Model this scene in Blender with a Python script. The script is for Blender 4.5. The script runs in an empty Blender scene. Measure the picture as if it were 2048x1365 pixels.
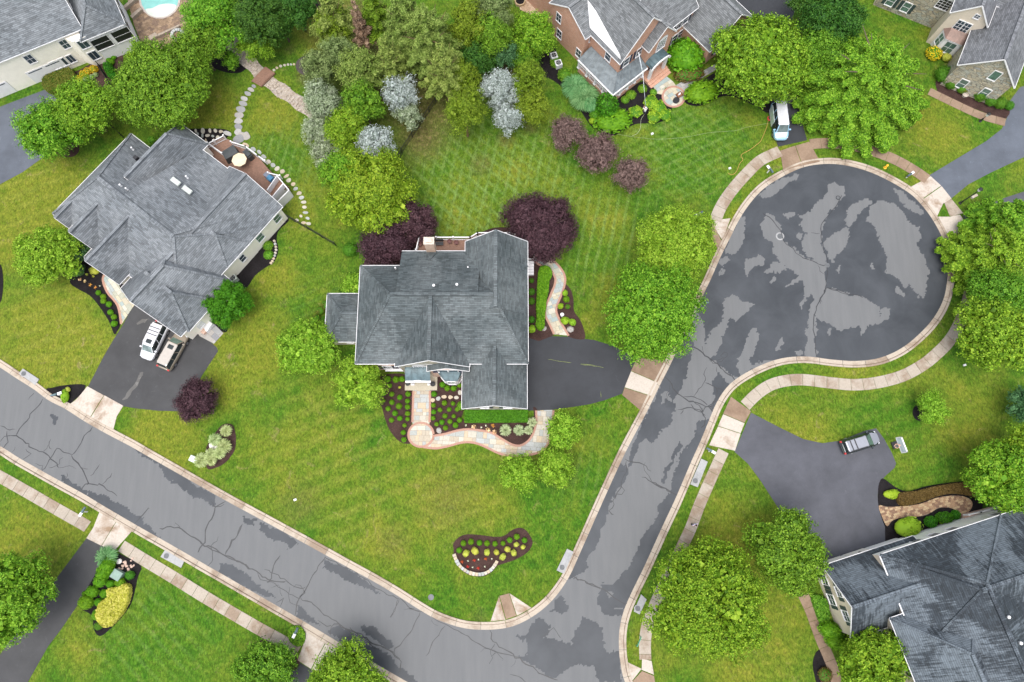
import bpy, math, random
import numpy as np
from mathutils import Vector, Matrix
random.seed(7); RNG = np.random.default_rng(7)
S = bpy.context.scene; COL = S.collection
# ------------------------------------------------------------------ camera, sky, sun, exposure
HC = 86.0; FPX = 1400.0; TILT = math.atan(327.5/FPX); CT, ST = math.cos(TILT), math.sin(TILT)
cam_d = bpy.data.cameras.new('camera'); cam = bpy.data.objects.new('camera', cam_d); COL.objects.link(cam)
cam.location = (0, 0, HC); cam.rotation_euler = (TILT, 0, 0)
cam_d.sensor_width = 36; cam_d.lens = 36*FPX/2048; cam_d.clip_end = 3000; cam_d.clip_start = 0.5
S.camera = cam
world = bpy.data.worlds.new('World'); S.world = world; world.use_nodes = True
wn = world.node_tree.nodes; wl = world.node_tree.links
sky = wn.new('ShaderNodeTexSky'); sky.sky_type = 'NISHITA'; sky.sun_disc = False
SUN_EL, SUN_AZ = 72, 200      # azimuth clockwise from +Y
sky.sun_elevation = math.radians(SUN_EL); sky.sun_rotation = math.radians(SUN_AZ)
sky.air_density = 1.0; sky.dust_density = 3.0; sky.ozone_density = 1.0
hs = wn.new('ShaderNodeHueSaturation'); hs.inputs['Saturation'].default_value = 0.35
wl.new(sky.outputs[0], hs.inputs['Color']); wl.new(hs.outputs[0], wn['Background'].inputs[0])
wn['Background'].inputs[1].default_value = 0.15
sun_d = bpy.data.lights.new('sun', 'SUN'); sun = bpy.data.objects.new('sun', sun_d); COL.objects.link(sun)
sun_d.energy = 1.15; sun_d.angle = math.radians(45); sun_d.color = (1, 0.96, 0.9)
az = math.radians(SUN_AZ); el = math.radians(SUN_EL)
sdir = Vector((math.sin(az)*math.cos(el), math.cos(az)*math.cos(el), math.sin(el)))
sun.rotation_euler = sdir.to_track_quat('Z', 'Y').to_euler()
S.view_settings.view_transform = 'Standard'; S.view_settings.look = 'None'
S.view_settings.exposure = 1.19; S.view_settings.gamma = 1; S.view_settings.use_curve_mapping = False
S.cycles.max_bounces = 6; S.cycles.use_denoising = True

# ------------------------------------------------------------------ survey: a direction from the camera station meets a level at height z
def P(px, py, z=0.0):
    u = (px-1024)/FPX; v = (682.5-py)/FPX
    k = (HC-z)/(CT-v*ST)
    return Vector((u*k, (v*CT+ST)*k, z))
def P2(px, py, z=0.0):
    p = P(px, py, z); return (p.x, p.y)
def scale_at(px, py, z=0.0):          # metres per photo pixel
    v = (682.5-py)/FPX
    return (HC-z)/(CT-v*ST)/FPX
def off(lst, s, ox, oy): return [(ox+s*a, oy+s*b) for a, b in lst]
def smooth(pts, n=5, closed=False):
    out = []; m = len(pts)
    rng = range(m) if closed else range(m-1)
    for i in rng:
        g = (lambda k: pts[k % m]) if closed else (lambda k: pts[min(max(k, 0), m-1)])
        a, b, c, d = g(i-1), g(i), g(i+1), g(i+2)
        for j in range(n):
            t = j/n
            out.append(tuple(0.5*((2*b[q])+(-a[q]+c[q])*t+(2*a[q]-5*b[q]+4*c[q]-d[q])*t*t+(-a[q]+3*b[q]-3*c[q]+d[q])*t**3) for q in (0, 1)))
    if not closed: out.append(tuple(pts[-1]))
    return out
def resample(pts, step):
    pts = [Vector(p) for p in pts]; out = [pts[0].copy()]; acc = 0
    for a, b in zip(pts, pts[1:]):
        L = (b-a).length
        if L < 1e-9: continue
        d = step-acc
        while d <= L:
            out.append(a.lerp(b, d/L)); d += step
        acc = L-(d-step)
    return out
def tag(o, label=None, cat=None, group=None, kind=None):
    if label: o['label'] = label
    if cat: o['category'] = cat
    if group: o['group'] = group
    if kind: o['kind'] = kind
    return o
def empty(name, loc=(0, 0, 0), rz=0, **k):
    o = bpy.data.objects.new(name, None); COL.objects.link(o); o.location = loc; o.rotation_euler = (0, 0, rz)
    o.empty_display_size = 0.3
    return tag(o, **k)
def link(name, me, parent=None, **k):
    o = bpy.data.objects.new(name, me); COL.objects.link(o)
    if parent: o.parent = parent
    return tag(o, **k)

# ------------------------------------------------------------------ mesh builder
class MB:
    def __init__(s): s.v = []; s.f = []; s.m = []
    def add(s, vs, fs, mi=0):
        b = len(s.v); s.v += [tuple(x) for x in vs]
        for f in fs: s.f.append(tuple(b+i for i in f)); s.m.append(mi)
    def quad(s, a, b, c, d, mi=0): s.add([a, b, c, d], [(0, 1, 2, 3)], mi)
    def box(s, x0, x1, y0, y1, z0, z1, mi=0):
        s.add([(x0,y0,z0),(x1,y0,z0),(x1,y1,z0),(x0,y1,z0),(x0,y0,z1),(x1,y0,z1),(x1,y1,z1),(x0,y1,z1)],
              [(3,2,1,0),(4,5,6,7),(0,1,5,4),(1,2,6,5),(2,3,7,6),(3,0,4,7)], mi)
    def beam(s, p, q, w, h, mi=0, up=(0, 0, 1)):
        p = Vector(p); q = Vector(q); d = (q-p)
        if d.length < 1e-6: return
        d.normalize(); u = Vector(up)
        if abs(d.dot(u)) > .99: u = Vector((0, 1, 0))
        a = d.cross(u).normalized()*(w/2); b = a.cross(d).normalized()*(h/2)
        vs = [p-a-b, p+a-b, p+a+b, p-a+b, q-a-b, q+a-b, q+a+b, q-a+b]
        s.add(vs, [(0,1,2,3),(7,6,5,4),(0,4,5,1),(1,5,6,2),(2,6,7,3),(3,7,4,0)], mi)
    def cyl(s, p, q, r, n=10, mi=0, r2=None, cap=True):
        p = Vector(p); q = Vector(q); d = (q-p).normalized(); r2 = r if r2 is None else r2
        a = d.cross(Vector((0, 0, 1)) if abs(d.z) < .9 else Vector((1, 0, 0))).normalized(); b = d.cross(a)
        vs = []
        for c, rr in ((p, r), (q, r2)):
            for i in range(n):
                t = 2*math.pi*i/n; vs.append(c+a*math.cos(t)*rr+b*math.sin(t)*rr)
        fs = [(i, (i+1) % n, n+(i+1) % n, n+i) for i in range(n)]
        if cap: fs += [tuple(range(n-1, -1, -1)), tuple(range(n, 2*n))]
        s.add(vs, fs, mi)
    def prism(s, pts, z0, z1, mi=0, mside=None):
        pts = [tuple(p[:2]) for p in pts]; n = len(pts)
        if sum(pts[i][0]*pts[(i+1) % n][1]-pts[(i+1) % n][0]*pts[i][1] for i in range(n)) < 0: pts = pts[::-1]
        vs = [(x, y, z1) for x, y in pts]+[(x, y, z0) for x, y in pts]
        s.add(vs, [tuple(range(n))], mi)
        s.add(vs, [(i, n+i, n+(i+1) % n, (i+1) % n) for i in range(n)], mi if mside is None else mside)
    def sheet(s, poly, th, mi=0, mside=1):
        n = len(poly); poly = [Vector(p) for p in poly]
        nz = Vector((0, 0, 0))
        for i in range(n): nz += poly[i].cross(poly[(i+1) % n])
        if nz.z < 0: poly = poly[::-1]
        vs = poly+[p-Vector((0, 0, th)) for p in poly]
        s.add(vs, [tuple(range(n))], mi); s.add(vs, [tuple(range(2*n-1, n-1, -1))], mside)
        s.add(vs, [(i, n+i, n+(i+1) % n, (i+1) % n) for i in range(n)], mside)
    def lathe(s, prof, c=(0, 0, 0), n=16, mi=0):
        vs = []
        for r, z in prof:
            for i in range(n):
                t = 2*math.pi*i/n; vs.append((c[0]+r*math.cos(t), c[1]+r*math.sin(t), c[2]+z))
        fs = []
        for k in range(len(prof)-1):
            for i in range(n): fs.append((k*n+i, k*n+(i+1) % n, (k+1)*n+(i+1) % n, (k+1)*n+i))
        fs.append(tuple(range((len(prof)-1)*n, len(prof)*n)))
        s.add(vs, fs, mi)
    def mesh(s, name, mats, uv=True, sm=False):
        me = bpy.data.meshes.new(name); me.from_pydata(s.v, [], s.f)
        for m in (mats if isinstance(mats, (list, tuple)) else [mats]): me.materials.append(m)
        me.polygons.foreach_set('material_index', s.m)
        if sm: me.polygons.foreach_set('use_smooth', [True]*len(s.f))
        if uv: auto_uv(me)
        me.update(); return me
    def build(s, name, mats, parent=None, uv=True, sm=False, **k):
        return link(name, s.mesh(name, mats, uv, sm), parent, **k)
def auto_uv(me):
    n = len(me.polygons)
    if n == 0: return
    nl = len(me.loops); vi = np.empty(nl, np.int32); me.loops.foreach_get('vertex_index', vi)
    co = np.empty(len(me.vertices)*3, np.float32); me.vertices.foreach_get('co', co); co = co.reshape(-1, 3)
    nr = np.empty(n*3, np.float32); me.polygons.foreach_get('normal', nr); nr = nr.reshape(-1, 3)
    tot = np.empty(n, np.int32); me.polygons.foreach_get('loop_total', tot)
    t = np.stack([-nr[:, 1], nr[:, 0], np.zeros(n)], 1); L = np.linalg.norm(t, axis=1)
    flat = L < 0.02; t[flat] = (1, 0, 0); L[flat] = 1; t /= L[:, None]
    b = np.cross(nr, t)
    pid = np.repeat(np.arange(n), tot); p = co[vi]
    uv = np.stack([(p*t[pid]).sum(1), (p*b[pid]).sum(1)], 1).astype(np.float32)
    lay = me.uv_layers.new(name='UVMap'); lay.data.foreach_set('uv', uv.ravel())
def fast_mesh(name, V, F, mats, attrs=None, smooth=False, mi=None):
    me = bpy.data.meshes.new(name); n, k = F.shape
    me.vertices.add(len(V)); me.vertices.foreach_set('co', V.astype(np.float32).ravel())
    me.loops.add(n*k); me.loops.foreach_set('vertex_index', F.astype(np.int32).ravel())
    me.polygons.add(n); me.polygons.foreach_set('loop_start', np.arange(0, n*k, k, dtype=np.int32))
    for m in (mats if isinstance(mats, (list, tuple)) else [mats]): me.materials.append(m)
    if mi is not None: me.polygons.foreach_set('material_index', mi.astype(np.int32))
    me.update(calc_edges=True)
    if smooth: me.polygons.foreach_set('use_smooth', np.ones(n, bool))
    for an, av in (attrs or {}).items():
        a = me.attributes.new(an, 'FLOAT', 'POINT'); a.data.foreach_set('value', av.astype(np.float32))
    return me

# ------------------------------------------------------------------ noise and polygon tests on arrays
_T = RNG.random((256, 256))
def vnoise(x, y):
    xi = np.floor(x).astype(int); yi = np.floor(y).astype(int); fx = x-xi; fy = y-yi
    fx = fx*fx*(3-2*fx); fy = fy*fy*(3-2*fy)
    g = lambda a, b: _T[a & 255, b & 255]
    return (g(xi, yi)*(1-fx)+g(xi+1, yi)*fx)*(1-fy)+(g(xi, yi+1)*(1-fx)+g(xi+1, yi+1)*fx)*fy
def fbm(x, y, o=4):
    s = 0; a = .5
    for i in range(o): s = s+a*vnoise(x*2**i+17.3*i, y*2**i+5.1*i); a *= .5
    return s/(1-.5**o)
def inside(X, Y, poly):
    r = np.zeros(X.shape, bool); n = len(poly)
    xs = [p[0] for p in poly]; ys = [p[1] for p in poly]
    bb = (X > min(xs)) & (X < max(xs)) & (Y > min(ys)) & (Y < max(ys))
    x = X[bb]; y = Y[bb]; c = np.zeros(x.shape, bool)
    for i in range(n):
        x1, y1 = poly[i][0], poly[i][1]; x2, y2 = poly[(i+1) % n][0], poly[(i+1) % n][1]
        if y1 == y2: continue
        c ^= ((y1 > y) != (y2 > y)) & (x < (x2-x1)*(y-y1)/(y2-y1)+x1)
    r[bb] = c; return r
def clip_poly(subj, conv):          # subject clipped by a convex counter-clockwise polygon
    out = list(subj); n = len(conv)
    for i in range(n):
        a = conv[i]; b = conv[(i+1) % n]; inp = out; out = []
        if not inp: return []
        f = lambda p: (b[0]-a[0])*(p[1]-a[1])-(b[1]-a[1])*(p[0]-a[0])
        for j in range(len(inp)):
            p = inp[j-1]; q = inp[j]; fp = f(p); fq = f(q)
            if fq >= 0:
                if fp < 0: t = fp/(fp-fq); out.append((p[0]+(q[0]-p[0])*t, p[1]+(q[1]-p[1])*t))
                out.append(q)
            elif fp >= 0: t = fp/(fp-fq); out.append((p[0]+(q[0]-p[0])*t, p[1]+(q[1]-p[1])*t))
    return out
def area(p): return abs(sum(p[i][0]*p[(i+1) % len(p)][1]-p[(i+1) % len(p)][0]*p[i][1] for i in range(len(p))))/2 if len(p) > 2 else 0

# ------------------------------------------------------------------ materials
class NT:
    def __init__(s, name):
        s.m = bpy.data.materials.new(name); s.m.use_nodes = True; s.t = s.m.node_tree; s.b = s.t.nodes['Principled BSDF']
    def n(s, typ, **k):
        x = s.t.nodes.new('ShaderNode'+typ)
        for a, b in k.items(): setattr(x, a, b)
        return x
    def l(s, a, b): s.t.links.new(a, b)
    def val(s, x, sock):
        if hasattr(x, 'is_linked'): s.l(x, sock)
        else: sock.default_value = x
    def pos(s):
        return s.n('NewGeometry').outputs['Position']
    def uv(s): return s.n('TexCoord').outputs['UV']
    def map(s, vec, scale=(1, 1, 1), rot=(0, 0, 0)):
        m = s.n('Mapping'); s.l(vec, m.inputs[0]); m.inputs['Scale'].default_value = scale; m.inputs['Rotation'].default_value = rot; return m.outputs[0]
    def noise(s, vec, sc, det=3, rough=.55, dist=0):
        x = s.n('TexNoise'); s.l(vec, x.inputs['Vector']); x.inputs['Scale'].default_value = sc; x.inputs['Detail'].default_value = det
        x.inputs['Roughness'].default_value = rough; x.inputs['Distortion'].default_value = dist; return x.outputs['Fac']
    def ramp(s, f, stops, interp='LINEAR'):
        r = s.n('ValToRGB'); s.l(f, r.inputs[0]); e = r.color_ramp.elements; r.color_ramp.interpolation = interp
        while len(e) < len(stops): e.new(.5)
        for i, (p, c) in enumerate(stops):
            e[i].position = p; e[i].color = (c, c, c, 1) if isinstance(c, (int, float)) else (*c, 1)
        return r.outputs[0]
    def mix(s, f, a, b, mode='MIX'):
        x = s.n('Mix', data_type='RGBA', blend_type=mode); s.val(f, x.inputs[0])
        for v, k in ((a, 6), (b, 7)):
            if hasattr(v, 'is_linked'): s.l(v, x.inputs[k])
            else: x.inputs[k].default_value = (*v, 1) if not isinstance(v, (int, float)) else (v, v, v, 1)
        return x.outputs[2]
    def math(s, op, a, b=None, clamp=False):
        x = s.n('Math', operation=op, use_clamp=clamp); s.val(a, x.inputs[0])
        if b is not None: s.val(b, x.inputs[1])
        return x.outputs[0]
    def attr(s, name): return s.n('Attribute', attribute_name=name).outputs['Fac']
    def bump(s, f, st=.3, dist=.05):
        x = s.n('Bump'); s.l(f, x.inputs['Height']); x.inputs['Strength'].default_value = st; x.inputs['Distance'].default_value = dist
        s.l(x.outputs[0], s.b.inputs['Normal'])
    def out(s, col=None, rough=None, metal=None, spec=None):
        if col is not None:
            if hasattr(col, 'is_linked'): s.l(col, s.b.inputs['Base Color'])
            else: s.b.inputs['Base Color'].default_value = (*col, 1)
        if rough is not None: s.val(rough, s.b.inputs['Roughness'])
        if metal is not None: s.b.inputs['Metallic'].default_value = metal
        if spec is not None: s.b.inputs['Specular IOR Level'].default_value = spec
        return s.m
def plain(name, c, rough=.6, metal=0, var=.18, sc=2.0, bump=0, spec=.5):
    t = NT(name); p = t.pos(); f = t.noise(p, sc, 4)
    a = tuple(x*(1-var) for x in c); b = tuple(min(1, x*(1+var)) for x in c)
    col = t.ramp(f, [(.3, a), (.7, b)])
    if bump: t.bump(t.noise(p, sc*6, 3), bump, .03)
    return t.out(col, rough, metal, spec)
def glassy(name, c=(.02, .03, .04), rough=.06):
    t = NT(name); return t.out(t.ramp(t.noise(t.pos(), 1.2), [(.3, c), (.7, tuple(x*2.2 for x in c))]), rough, 0, .6)
def m_grass():
    t = NT('lawn_grass'); p = t.pos()
    big = t.noise(p, .22, 4, .6, .4); mid = t.noise(p, 1.1, 5, .65, .5); fine = t.noise(t.map(p, (1, .55, 1), (0, 0, .5)), 4.5, 6, .8, .4); vf = t.noise(p, 26, 2, .7)
    col = t.ramp(mid, [(.3, (.022, .074, .004)), (.5, (.042, .110, .006)), (.7, (.080, .142, .012))])
    yel = t.ramp(mid, [(.3, (.075, .116, .007)), (.6, (.140, .155, .016)), (.78, (.195, .172, .040))])
    dry = t.math('ADD', t.attr('dry'), t.math('MULTIPLY', t.math('SUBTRACT', big, .46), 1.5), True)
    c = t.mix(dry, col, yel)
    spot = t.ramp(t.noise(p, .55, 5, .7, 1.0), [(.6, 0), (.74, 1)])
    c = t.mix(t.math('MULTIPLY', spot, t.math('MULTIPLY_ADD', t.attr('dry'), .5)), c, (.19, .155, .065))
    # mower tracks: thin pale lines and broad bands
    for an, ang, per in (('sa', math.radians(62), 1.25), ('sb', math.radians(-48), 1.35), ('sc', math.radians(68), 1.9), ('sd', math.radians(12), 1.25)):
        m = t.map(p, (1, 1, 1), (0, 0, ang))
        w = t.n('TexWave', wave_type='BANDS', bands_direction='X', wave_profile='SIN'); t.l(m, w.inputs[0])
        w.inputs['Scale'].default_value = .314/per; w.inputs['Distortion'].default_value = 2.2; w.inputs['Detail'].default_value = 4; w.inputs['Detail Scale'].default_value = .7; w.inputs['Detail Roughness'].default_value = .7
        ln = t.ramp(w.outputs['Fac'], [(.60 if an != 'sc' else .3, 0), (.97, 1)])
        brk = t.ramp(t.noise(p, .6, 5, .7), [(.36, .1), (.62, .85)])
        f = t.math('MULTIPLY', t.math('MULTIPLY', ln, brk), t.attr(an), True)
        c = t.mix(f, c, (.125, .20, .045) if an != 'sc' else (.17, .18, .03))
    c = t.mix(t.attr('dirt'), c, t.ramp(t.noise(p, 1.6, 4), [(.3, (.06, .040, .018)), (.5, (.08, .085, .02)), (.75, (.17, .115, .06))]))
    c = t.mix(.9, c, t.ramp(fine, [(.34, .40), (.5, 1.0), (.66, 1.75)]), 'MULTIPLY')
    c = t.mix(.55, c, t.ramp(vf, [(.35, .45), (.5, 1.0), (.65, 1.7)]), 'MULTIPLY')
    t.bump(t.math('ADD', fine, vf), .55, .06)
    return t.out(c, .9, 0, .15)
def m_road():
    t = NT('road_asphalt'); p = t.pos(); w = t.attr('wet')
    w = t.ramp(t.math('ADD', w, t.math('MULTIPLY', t.math('SUBTRACT', t.noise(p, 3.5, 6, .8), .5), .9)), [(.38, 0), (.62, 1)])
    fine = t.noise(p, 30, 3, .7); st = t.noise(t.map(p, (1, .12, 1), (0, 0, math.radians(30))), 1.5, 4)
    dry = t.ramp(st, [(.2, (.108, .111, .115)), (.8, (.131, .133, .136))])
    wet = t.ramp(t.noise(p, .25, 6, .6, .5), [(.3, (.027, .031, .037)), (.7, (.050, .055, .063))])
    c = t.mix(w, dry, wet)
    c = t.mix(.5, c, t.ramp(fine, [(.3, .75), (.7, 1.25)]), 'MULTIPLY')
    t.bump(fine, .25, .01)
    return t.out(c, t.mix(w, .85, .55), 0, .35)
def m_drive(name, c, spot=0, rough=.7):
    t = NT(name); p = t.pos(); f = t.noise(p, .30, 6, .66, .15); fine = t.noise(p, 22, 3, .7)
    col = t.ramp(f, [(.25, tuple(x*.74 for x in c)), (.75, tuple(x*1.32 for x in c))])
    if spot: col = t.mix(t.ramp(t.noise(p, 1.1, 5, .7, 1), [(.62, 0), (.72, spot)]), col, tuple(x*2.2 for x in c))
    col = t.mix(.4, col, t.ramp(fine, [(.3, .7), (.7, 1.3)]), 'MULTIPLY')
    t.bump(fine, .25, .01)
    return t.out(col, rough, 0, .35)
def m_concrete(name='concrete', c=(.36, .30, .25), stain=(.20, .125, .075), amt=.8):
    t = NT(name); p = t.pos(); oi = t.n('ObjectInfo').outputs['Random']
    f = t.noise(p, .5, 5, .65, .4)
    s = t.math('ADD', f, t.math('MULTIPLY', t.math('SUBTRACT', oi, .5), .22))
    col = t.mix(t.ramp(s, [(.46, 0), (.66, amt)]), c, stain)
    col = t.mix(.6, col, t.ramp(t.noise(p, 5, 5, .7), [(.3, .78), (.7, 1.2)]), 'MULTIPLY')
    t.bump(t.noise(p, 25, 3), .2, .01)
    return t.out(col, .85, 0, .3)
def m_roof(name, c, streak=.35, light=(.2, .21, .23), lo=.43, hi=.57, ws=.42):
    t = NT(name); uv = t.uv(); p = t.pos()
    br = t.n('TexBrick'); t.l(uv, br.inputs[0]); br.inputs['Scale'].default_value = 1; br.inputs['Brick Width'].default_value = .55; br.inputs['Row Height'].default_value = .21
    br.inputs['Mortar Size'].default_value = 0
    br.inputs['Color1'].default_value = (*[x*.70 for x in c], 1); br.inputs['Color2'].default_value = (*[x*1.4 for x in c], 1); br.inputs['Mortar'].default_value = (*[x*.42 for x in c], 1)
    sx = t.n('SeparateXYZ'); t.l(uv, sx.inputs[0]); fv = t.math('FRACT', t.math('DIVIDE', t.math('ADD', sx.outputs['Y'], t.math('MULTIPLY', t.noise(uv, 3, 2), .05)), .21))
    course = t.ramp(fv, [(.0, .55), (.18, .65), (.36, 1.05), (.85, 1.1), (1, .85)])
    sv = t.noise(t.map(uv, (4.5, .42, 1)), 1.0, 5, .7, .2)      # runs down the slope
    pv = t.noise(p, .16, 6, .6, .8)
    f = t.math('ADD', t.math('MULTIPLY', sv, ws), t.math('MULTIPLY', pv, 1-ws))
    f = t.math('ADD', f, t.math('MULTIPLY', t.math('SUBTRACT', t.noise(uv, 9, 3, .8), .5), .10))
    col = t.mix(t.ramp(f, [(lo, 0), (hi, streak)]), br.outputs['Color'], t.mix(.55, light, t.mix(1.0, br.outputs['Color'], tuple(1/max(.02, x) for x in c), 'MULTIPLY'), 'MULTIPLY'))
    col = t.mix(.7, col, t.ramp(t.noise(uv, 5.5, 4, .8), [(.25, .62), (.75, 1.4)]), 'MULTIPLY')
    col = t.mix(.8, col, course, 'MULTIPLY')
    t.bump(fv, .5, .04)
    return t.out(col, .8, 0, .35)
def m_brick(name='brick_wall_mat', a=(.30, .135, .085), b=(.36, .19, .13), mortar=(.42, .36, .30), bw=.22, bh=.075):
    t = NT(name); br = t.n('TexBrick'); t.l(t.uv(), br.inputs[0]); br.inputs['Scale'].default_value = 1; br.inputs['Brick Width'].default_value = bw; br.inputs['Row Height'].default_value = bh
    br.inputs['Mortar Size'].default_value = .008; br.inputs['Color1'].default_value = (*a, 1); br.inputs['Color2'].default_value = (*b, 1); br.inputs['Mortar'].default_value = (*mortar, 1)
    c = t.mix(.5, br.outputs[0], t.ramp(t.noise(t.pos(), 1.3, 4), [(.3, .8), (.7, 1.2)]), 'MULTIPLY')
    t.bump(br.outputs['Fac'], -.4, .01); return t.out(c, .85)
def m_stone(name='field_stone'):
    t = NT(name); m = t.map(t.uv(), (1.6, 3.0, 1)); v = t.n('TexVoronoi'); t.l(m, v.inputs[0]); v.inputs['Scale'].default_value = 1
    v2 = t.n('TexVoronoi', feature='DISTANCE_TO_EDGE'); t.l(m, v2.inputs[0]); v2.inputs['Scale'].default_value = 1
    col = t.ramp(v.outputs['Color'], [(0, (.20, .19, .16)), (.3, (.34, .29, .20)), (.55, (.30, .31, .27)), (.8, (.42, .36, .26)), (1, (.24, .25, .25))])
    col = t.mix(t.ramp(v2.outputs['Distance'], [(.02, 1), (.06, 0)]), col, (.13, .12, .10))
    col = t.mix(.5, col, t.ramp(t.noise(t.pos(), 4, 4), [(.3, .8), (.7, 1.2)]), 'MULTIPLY')
    t.bump(v2.outputs['Distance'], .6, .05); return t.out(col, .85)
def m_siding(name, c):
    t = NT(name); s = t.n('SeparateXYZ'); t.l(t.uv(), s.inputs[0])
    fr = t.math('FRACT', t.math('MULTIPLY', s.outputs['Y'], 6.5))
    col = t.mix(t.ramp(fr, [(.0, 0), (.06, 1)]), tuple(x*.7 for x in c), c)
    col = t.mix(.4, col, t.ramp(t.noise(t.pos(), 1.2, 4), [(.3, .85), (.7, 1.1)]), 'MULTIPLY')
    t.bump(fr, .4, .02); return t.out(col, .6)
def m_seam(name, c, rough=.5, metal=.15):
    t = NT(name); col = t.ramp(t.noise(t.pos(), 1.5, 5, .6, .6), [(.3, tuple(x*.65 for x in c)), (.7, tuple(min(1, x*1.35) for x in c))])
    return t.out(col, rough, metal)
def m_leaf(name, dark, mid, lite, trans=.2, rough=.55):
    t = NT(name); g = t.n('NewGeometry'); oi = t.n('ObjectInfo').outputs['Random']
    f = t.math('ADD', t.math('MULTIPLY', g.outputs['Random Per Island'], .75), t.math('MULTIPLY', t.noise(g.outputs['Position'], .9, 2), .35))
    col = t.ramp(f, [(.10, dark), (.5, mid), (.95, lite)])
    h = t.n('HueSaturation'); t.l(col, h.inputs['Color']); t.l(t.math('MULTIPLY_ADD', oi, .03), h.inputs['Hue'])
    h.inputs['Hue'].default_value = .5
    mm = t.n('Math', operation='MULTIPLY_ADD'); t.l(oi, mm.inputs[0]); mm.inputs[1].default_value = .03; mm.inputs[2].default_value = .485
    t.l(mm.outputs[0], h.inputs['Hue'])
    t.out(h.outputs[0], rough, 0, .15)
    if trans:
        tr = t.n('BsdfTranslucent'); t.l(h.outputs[0], tr.inputs[0]); mx = t.n('MixShader'); mx.inputs[0].default_value = trans
        t.l(t.b.outputs[0], mx.inputs[1]); t.l(tr.outputs[0], mx.inputs[2]); t.l(mx.outputs[0], t.t.nodes['Material Output'].inputs[0])
    return t.m
def m_object_tint(name, cols, rough=.8, sc=6, amt=.5, bump=.3):
    t = NT(name); oi = t.n('ObjectInfo').outputs['Random']; p = t.pos()
    n = len(cols); col = t.ramp(oi, [(i/n, c) for i, c in enumerate(cols)], 'CONSTANT')
    col = t.mix(amt, col, t.ramp(t.noise(p, sc, 5, .7), [(.3, .7), (.7, 1.3)]), 'MULTIPLY')
    t.bump(t.noise(p, sc*3, 3), bump, .02); return t.out(col, rough)
def m_mulch(name, c):
    t = NT(name); p = t.pos(); a = t.noise(p, 12, 4, .8, .6); b = t.noise(p, .8, 3)
    col = t.mix(.9, t.ramp(b, [(.3, tuple(x*.8 for x in c)), (.7, tuple(x*1.3 for x in c))]), t.ramp(a, [(.3, .35), (.55, 1.0), (.75, 2.0)]), 'MULTIPLY')
    t.bump(a, .8, .06); return t.out(col, .95, 0, .1)

G = m_grass(); ROAD = m_road(); CONC = m_concrete('concrete', (.33, .285, .235), (.20, .14, .095), .8); KERB = m_concrete('kerb_concrete', (.37, .315, .255), (.17, .115, .075), .7)
PALE = m_concrete('apron_concrete', (.42, .37, .32), (.20, .125, .07), .85)
RUST = m_concrete('rust_concrete', (.235, .165, .115), (.14, .09, .06), .6)
MULCH = m_mulch('brown_mulch', (.052, .030, .026)); MULCHK = m_mulch('black_mulch', (.015, .013, .014))
D_DARK = m_drive('driveway_asphalt_dark', (.026, .028, .033), .35); D_MID = m_drive('driveway_asphalt_grey', (.060, .062, .074), .2)
D_LEFT = m_drive('driveway_asphalt_left', (.038, .038, .040), .5); D_BLUE = m_drive('driveway_asphalt_blue', (.075, .085, .105), .5, .5)
R_MAIN = m_roof('wet_slate_shingle', (.057, .069, .073), .75, (.135, .150, .154), .43, .64, .25)
R_LEFT = m_roof('grey_shingle', (.108, .119, .130), .6, (.195, .207, .220), .40, .64, .12)
R_BR = m_roof('dark_blue_shingle', (.026, .033, .041), .9, (.105, .125, .145), .475, .54, .45)
R_BRK = m_roof('mottled_grey_shingle', (.115, .122, .128), .4, (.18, .185, .19))
R_TR = m_roof('charcoal_shingle', (.10, .105, .115), .35, (.22, .225, .24))
WHITE = plain('white_trim', (.66, .65, .66), .5, 0, .05); CREAM = m_siding('cream_siding', (.84, .79, .70)); TAN = m_siding('tan_siding', (.60, .52, .42)); WSIDE = m_siding('white_siding', (.80, .79, .76))
BRICK = m_brick('red_brick', (.40, .17, .10), (.46, .23, .15), (.5, .42, .34)); PBRICK = m_brick('pink_brick', (.42, .235, .17), (.48, .30, .23), (.5, .43, .37)); STONE = m_stone()
GLASS = glassy('window_glass'); GLASSG = glassy('green_glass', (.05, .085, .07), .1); BLACK = plain('black_metal', (.012, .012, .014), .45)
SEAM = m_seam('blue_grey_metal', (.07, .11, .125)); COPPER = m_seam('copper_brown_metal', (.16, .10, .08)); SEAMD = m_seam('grey_metal_roofing', (.11, .13, .14), .4, .15)
DECKM = plain('deck_boards', (.20, .11, .075), .7, 0, .2, 5); SHUT = plain('navy_shutter', (.02, .02, .045), .5); SHUTG = plain('slate_shutter', (.03, .045, .05), .5)
SLATEG = m_object_tint('grey_slate_stone', [(.25, .25, .25), (.34, .33, .32), (.20, .20, .21), (.30, .28, .26)])
FLAG = m_object_tint('flagstone', [(.36, .31, .24), (.40, .37, .31), (.30, .31, .29), (.42, .34, .24), (.34, .35, .34), (.44, .40, .33)])
FLAGB = m_object_tint('bluish_flagstone', [(.32, .32, .26), (.38, .34, .26), (.26, .31, .30), (.42, .38, .28), (.30, .33, .33), (.44, .42, .35)])
EDGE = plain('brick_edging', (.36, .20, .15), .85, 0, .3, 14, .3); TAR = plain('crack_sealer', (.016, .017, .02), .5)
RAIL = WHITE; STEEL = plain('galvanised_metal', (.25, .26, .27), .4, .6); TERRA = plain('terracotta', (.10, .035, .03), .6)
BARK = plain('bark', (.09, .065, .045), .9, 0, .3, 6, .5); BARKR = plain('reddish_bark', (.15, .075, .05), .9, 0, .3, 6, .5)
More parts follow.
